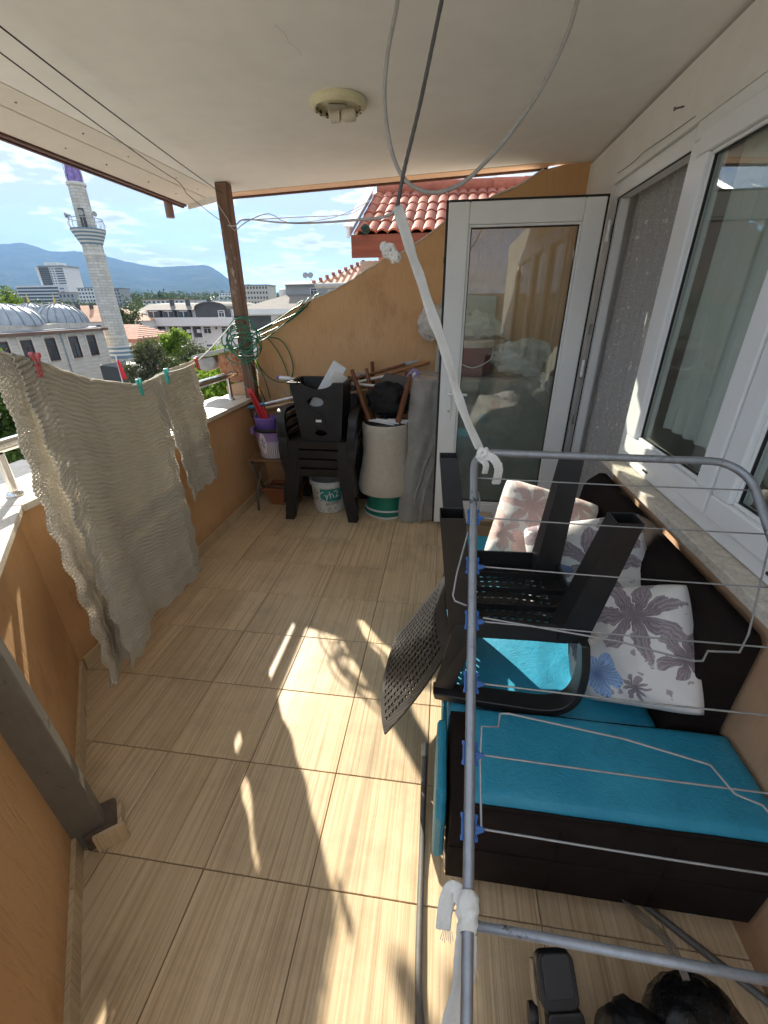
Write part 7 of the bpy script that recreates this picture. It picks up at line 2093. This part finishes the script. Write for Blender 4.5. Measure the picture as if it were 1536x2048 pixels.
tree('olive_tree', 'darker olive tree beside the flag, below the lime tree', (-21.0, 33, -4.6), (2.2, 2.0, 2.6), M_LEAFDARK, 12000, 0.075, 2, 40)
tree('lime_tree', 'bright lime-green tree in front of the mansard building', (-28.6, 45, -2.4), (1.9, 1.9, 2.0), M_LEAFLIME, 8000, 0.10, 3, 34)
tree('grey_green_tree', 'dull green bushy tree right of the lime-green one', (-25.2, 41, -3.6), (2.4, 2.2, 2.0), M_LEAFOLIVE, 9000, 0.09, 4, 36)
tree('lime_tree', 'bright green tree low beside the timber post', (-19.6, 38, -3.4), (2.6, 2.0, 1.9), M_LEAFLIME, 9000, 0.09, 5, 36)
tree('leafy_tree', 'yellow-green tree showing under the hand rail by the broken brick', (-9.6, 18, -2.2), (2.0, 1.6, 2.0), M_LEAFLIME, 9000, 0.07, 6, 36)
tree('dark_tree', 'dark round tree between the minaret and the mansard building', (-46.6, 62, -0.2), (2.3, 2.3, 2.3), M_LEAFDARK, 8000, 0.12, 7, 34)
tree('leafy_tree', 'dense green tree at the left edge beside the hand rail', (-25.5, 20.5, -3.6), (3.4, 3.0, 3.2), M_LEAFMID, 16000, 0.11, 8, 60)
tree('leafy_tree', 'large green tree above the left-hand mosque dome', (-108, 100, 0.6), (7.0, 6, 5.0), M_LEAFMID, 9000, 0.30, 9, 50, trunk=0.5)
# belts of trees that read as one mass
rng = np.random.default_rng(77)
Vs = []
for k in range(230):
    D = rng.uniform(115, 420) ** 1.0; u = rng.uniform(-1.25, -0.28)
    gz = -10 + max(0, D * math.hypot(1, u) - 120) * 0.030
    r_ = rng.uniform(3.0, 6.0)
    Vs.append(leaf_cloud((u * D, D, gz + r_ * 0.9), (r_ * 1.4, r_ * 1.2, r_), 10, 260, 0.5, rng, 0.5))
kind(leaf_obj('distant_trees', np.concatenate(Vs), M_LEAFFAR, None), 'stuff')
Vs = []
for k in range(420):
    D = rng.uniform(420, 1900); u = rng.uniform(-1.2, -0.25)
    gz = -10 + max(0, D * math.hypot(1, u) - 120) * 0.030
    r_ = rng.uniform(5, 11)
    Vs.append(leaf_cloud((u * D, D, gz + r_ * 0.5), (r_ * 2.2, r_ * 1.4, r_ * 0.8), 8, 90, 1.8, rng, 0.5))
kind(leaf_obj('treeline', np.concatenate(Vs), M_LEAFFAR, None), 'stuff')

# ------------------------------------------------------------------ ground and mountains
def mat_ground():
    t = NT('town ground')
    p = t.pos()
    n = t.noise(p, 0.02, 6, 0.7); m_ = t.noise(p, 0.15, 4, 0.7)
    c = t.ramp(n, [(0.3, (0.05, 0.07, 0.03)), (0.5, (0.12, 0.115, 0.08)), (0.7, (0.20, 0.18, 0.145))])
    c = t.mix(0.5, c, t.ramp(m_, [(0.3, (0.06, 0.06, 0.055)), (0.7, (0.22, 0.20, 0.17))]))
    # pale paving round the house, added to bounce sunlight up into the balcony
    s_ = t.sep(p)
    d = t.math('SQRT', t.math('ADD', t.math('MULTIPLY', s_[0], s_[0]), t.math('MULTIPLY', s_[1], s_[1])))
    c = t.mix(t.ramp(t.math('DIVIDE', d, 60.0), [(0.75, 1.0), (1.0, 0.0)]), c, t.ramp(m_, [(0.3, (0.36, 0.34, 0.30)), (0.7, (0.50, 0.47, 0.42))]))
    return t.done(t.bsdf(c, 0.95, 0, None, 0.0))
def gz_at(x, y):
    D = math.hypot(x, y)
    return GZ + max(0, D - 120) * 0.030 - max(0, D - 3200) * 0.012
mb = MB()
rings = [0, 30, 60, 90, 120, 160, 220, 320, 500, 800, 1300, 2000, 3000, 4200, 6000, 9000]
NA = 72
vs = []
for r_ in rings:
    for k in range(NA):
        a = 2 * math.pi * k / NA
        vs.append((r_ * math.sin(a), r_ * math.cos(a), gz_at(r_ * math.sin(a), r_ * math.cos(a)) - 0.02))
fs = []
for i in range(len(rings) - 1):
    for k in range(NA):
        fs.append((i*NA + k, i*NA + (k+1) % NA, (i+1)*NA + (k+1) % NA, (i+1)*NA + k))
kind(obj('ground', mb.add(vs, fs), mat_ground(), smooth=True), 'structure')
def mat_mountain():
    t = NT('wooded mountain')
    p = t.pos()
    n = t.noise(p, 0.004, 7, 0.65)
    c = t.ramp(n, [(0.3, (0.030, 0.045, 0.022)), (0.55, (0.065, 0.075, 0.045)), (0.75, (0.14, 0.125, 0.10))])
    return t.done(t.bsdf(c, 0.95, 0, t.bump(t.noise(p, 0.006, 7, 0.65), 0.8, 60), 0.0))
PROF = [(-2.2, 0.10), (-1.7, 0.13), (-1.3, 0.125), (-1.08, 0.132), (-1.017, 0.139), (-0.97, 0.139), (-0.942, 0.135), (-0.896, 0.121), (-0.84, 0.119), (-0.774, 0.113), (-0.72, 0.098), (-0.66, 0.088), (-0.62, 0.0855), (-0.58, 0.088), (-0.541, 0.089), (-0.515, 0.083), (-0.497, 0.074), (-0.478, 0.058), (-0.462, 0.048), (-0.45, 0.0465), (-0.432, 0.0495), (-0.415, 0.043), (-0.399, 0.037), (-0.36, 0.026), (-0.30, 0.020), (0.0, 0.018), (0.6, 0.016)]
def prof(u):
    for (a, za), (b, zb_) in zip(PROF[:-1], PROF[1:]):
        if a <= u <= b:
            return za + (zb_ - za) * (u - a) / (b - a)
    return PROF[-1][1]
NU, NV_ = 300, 44
vs = []; fs = []
for j in range(NV_ + 1):
    tt = j / NV_
    for i in range(NU + 1):
        u = -2.2 + 2.8 * i / NU
        # foot at ~3.6 km, crest at ~7.5 km, back slope beyond
        Y = 3600 + 3900 * min(tt / 0.8, 1.0) + 1600 * max(0, (tt - 0.8) / 0.2)
        k = min(tt / 0.8, 1.0); x = u * Y
        crest = (prof(u) + 0.0025 * mnoise.fractal(Vector((u * 22, 0.3, 0)), 0.9, 2.0, 4)) * 7500
        foot = gz_at(u * 3600, 3600) - 30
        sh = k ** 1.45
        spur = mnoise.fractal(Vector((u * 7.5 + 0.6 * k, k * 1.7, 4.2)), 0.9, 2.1, 5)
        z = foot + (crest - foot) * sh * (1 + 0.42 * spur * (1 - k) ** 0.6 * min(1, k * 5))
        if tt > 0.8:
            z = crest - (tt - 0.8) / 0.2 * crest * 0.5
        vs.append((x, Y, z))
for j in range(NV_):
    for i in range(NU):
        a = j * (NU + 1) + i
        fs.append((a, a + 1, a + NU + 2, a + NU + 1))
kind(obj('mountains', MB().add(vs, fs), mat_mountain(), smooth=True), 'structure')

# the hazy air of the valley
t = NT('valley haze')
pv = t.n('ShaderNodeVolumePrincipled')
pv.inputs['Color'].default_value = (0.30, 0.56, 1.0, 1)
pv.inputs['Density'].default_value = 0.000085
pv.inputs['Anisotropy'].default_value = 0.0
t.t.links.new(pv.outputs[0], t.out.inputs['Volume'])
kind(obj('haze', MB().box((-21000, -9100, -40), (9100, 10500, 1500)), t.m), 'stuff')
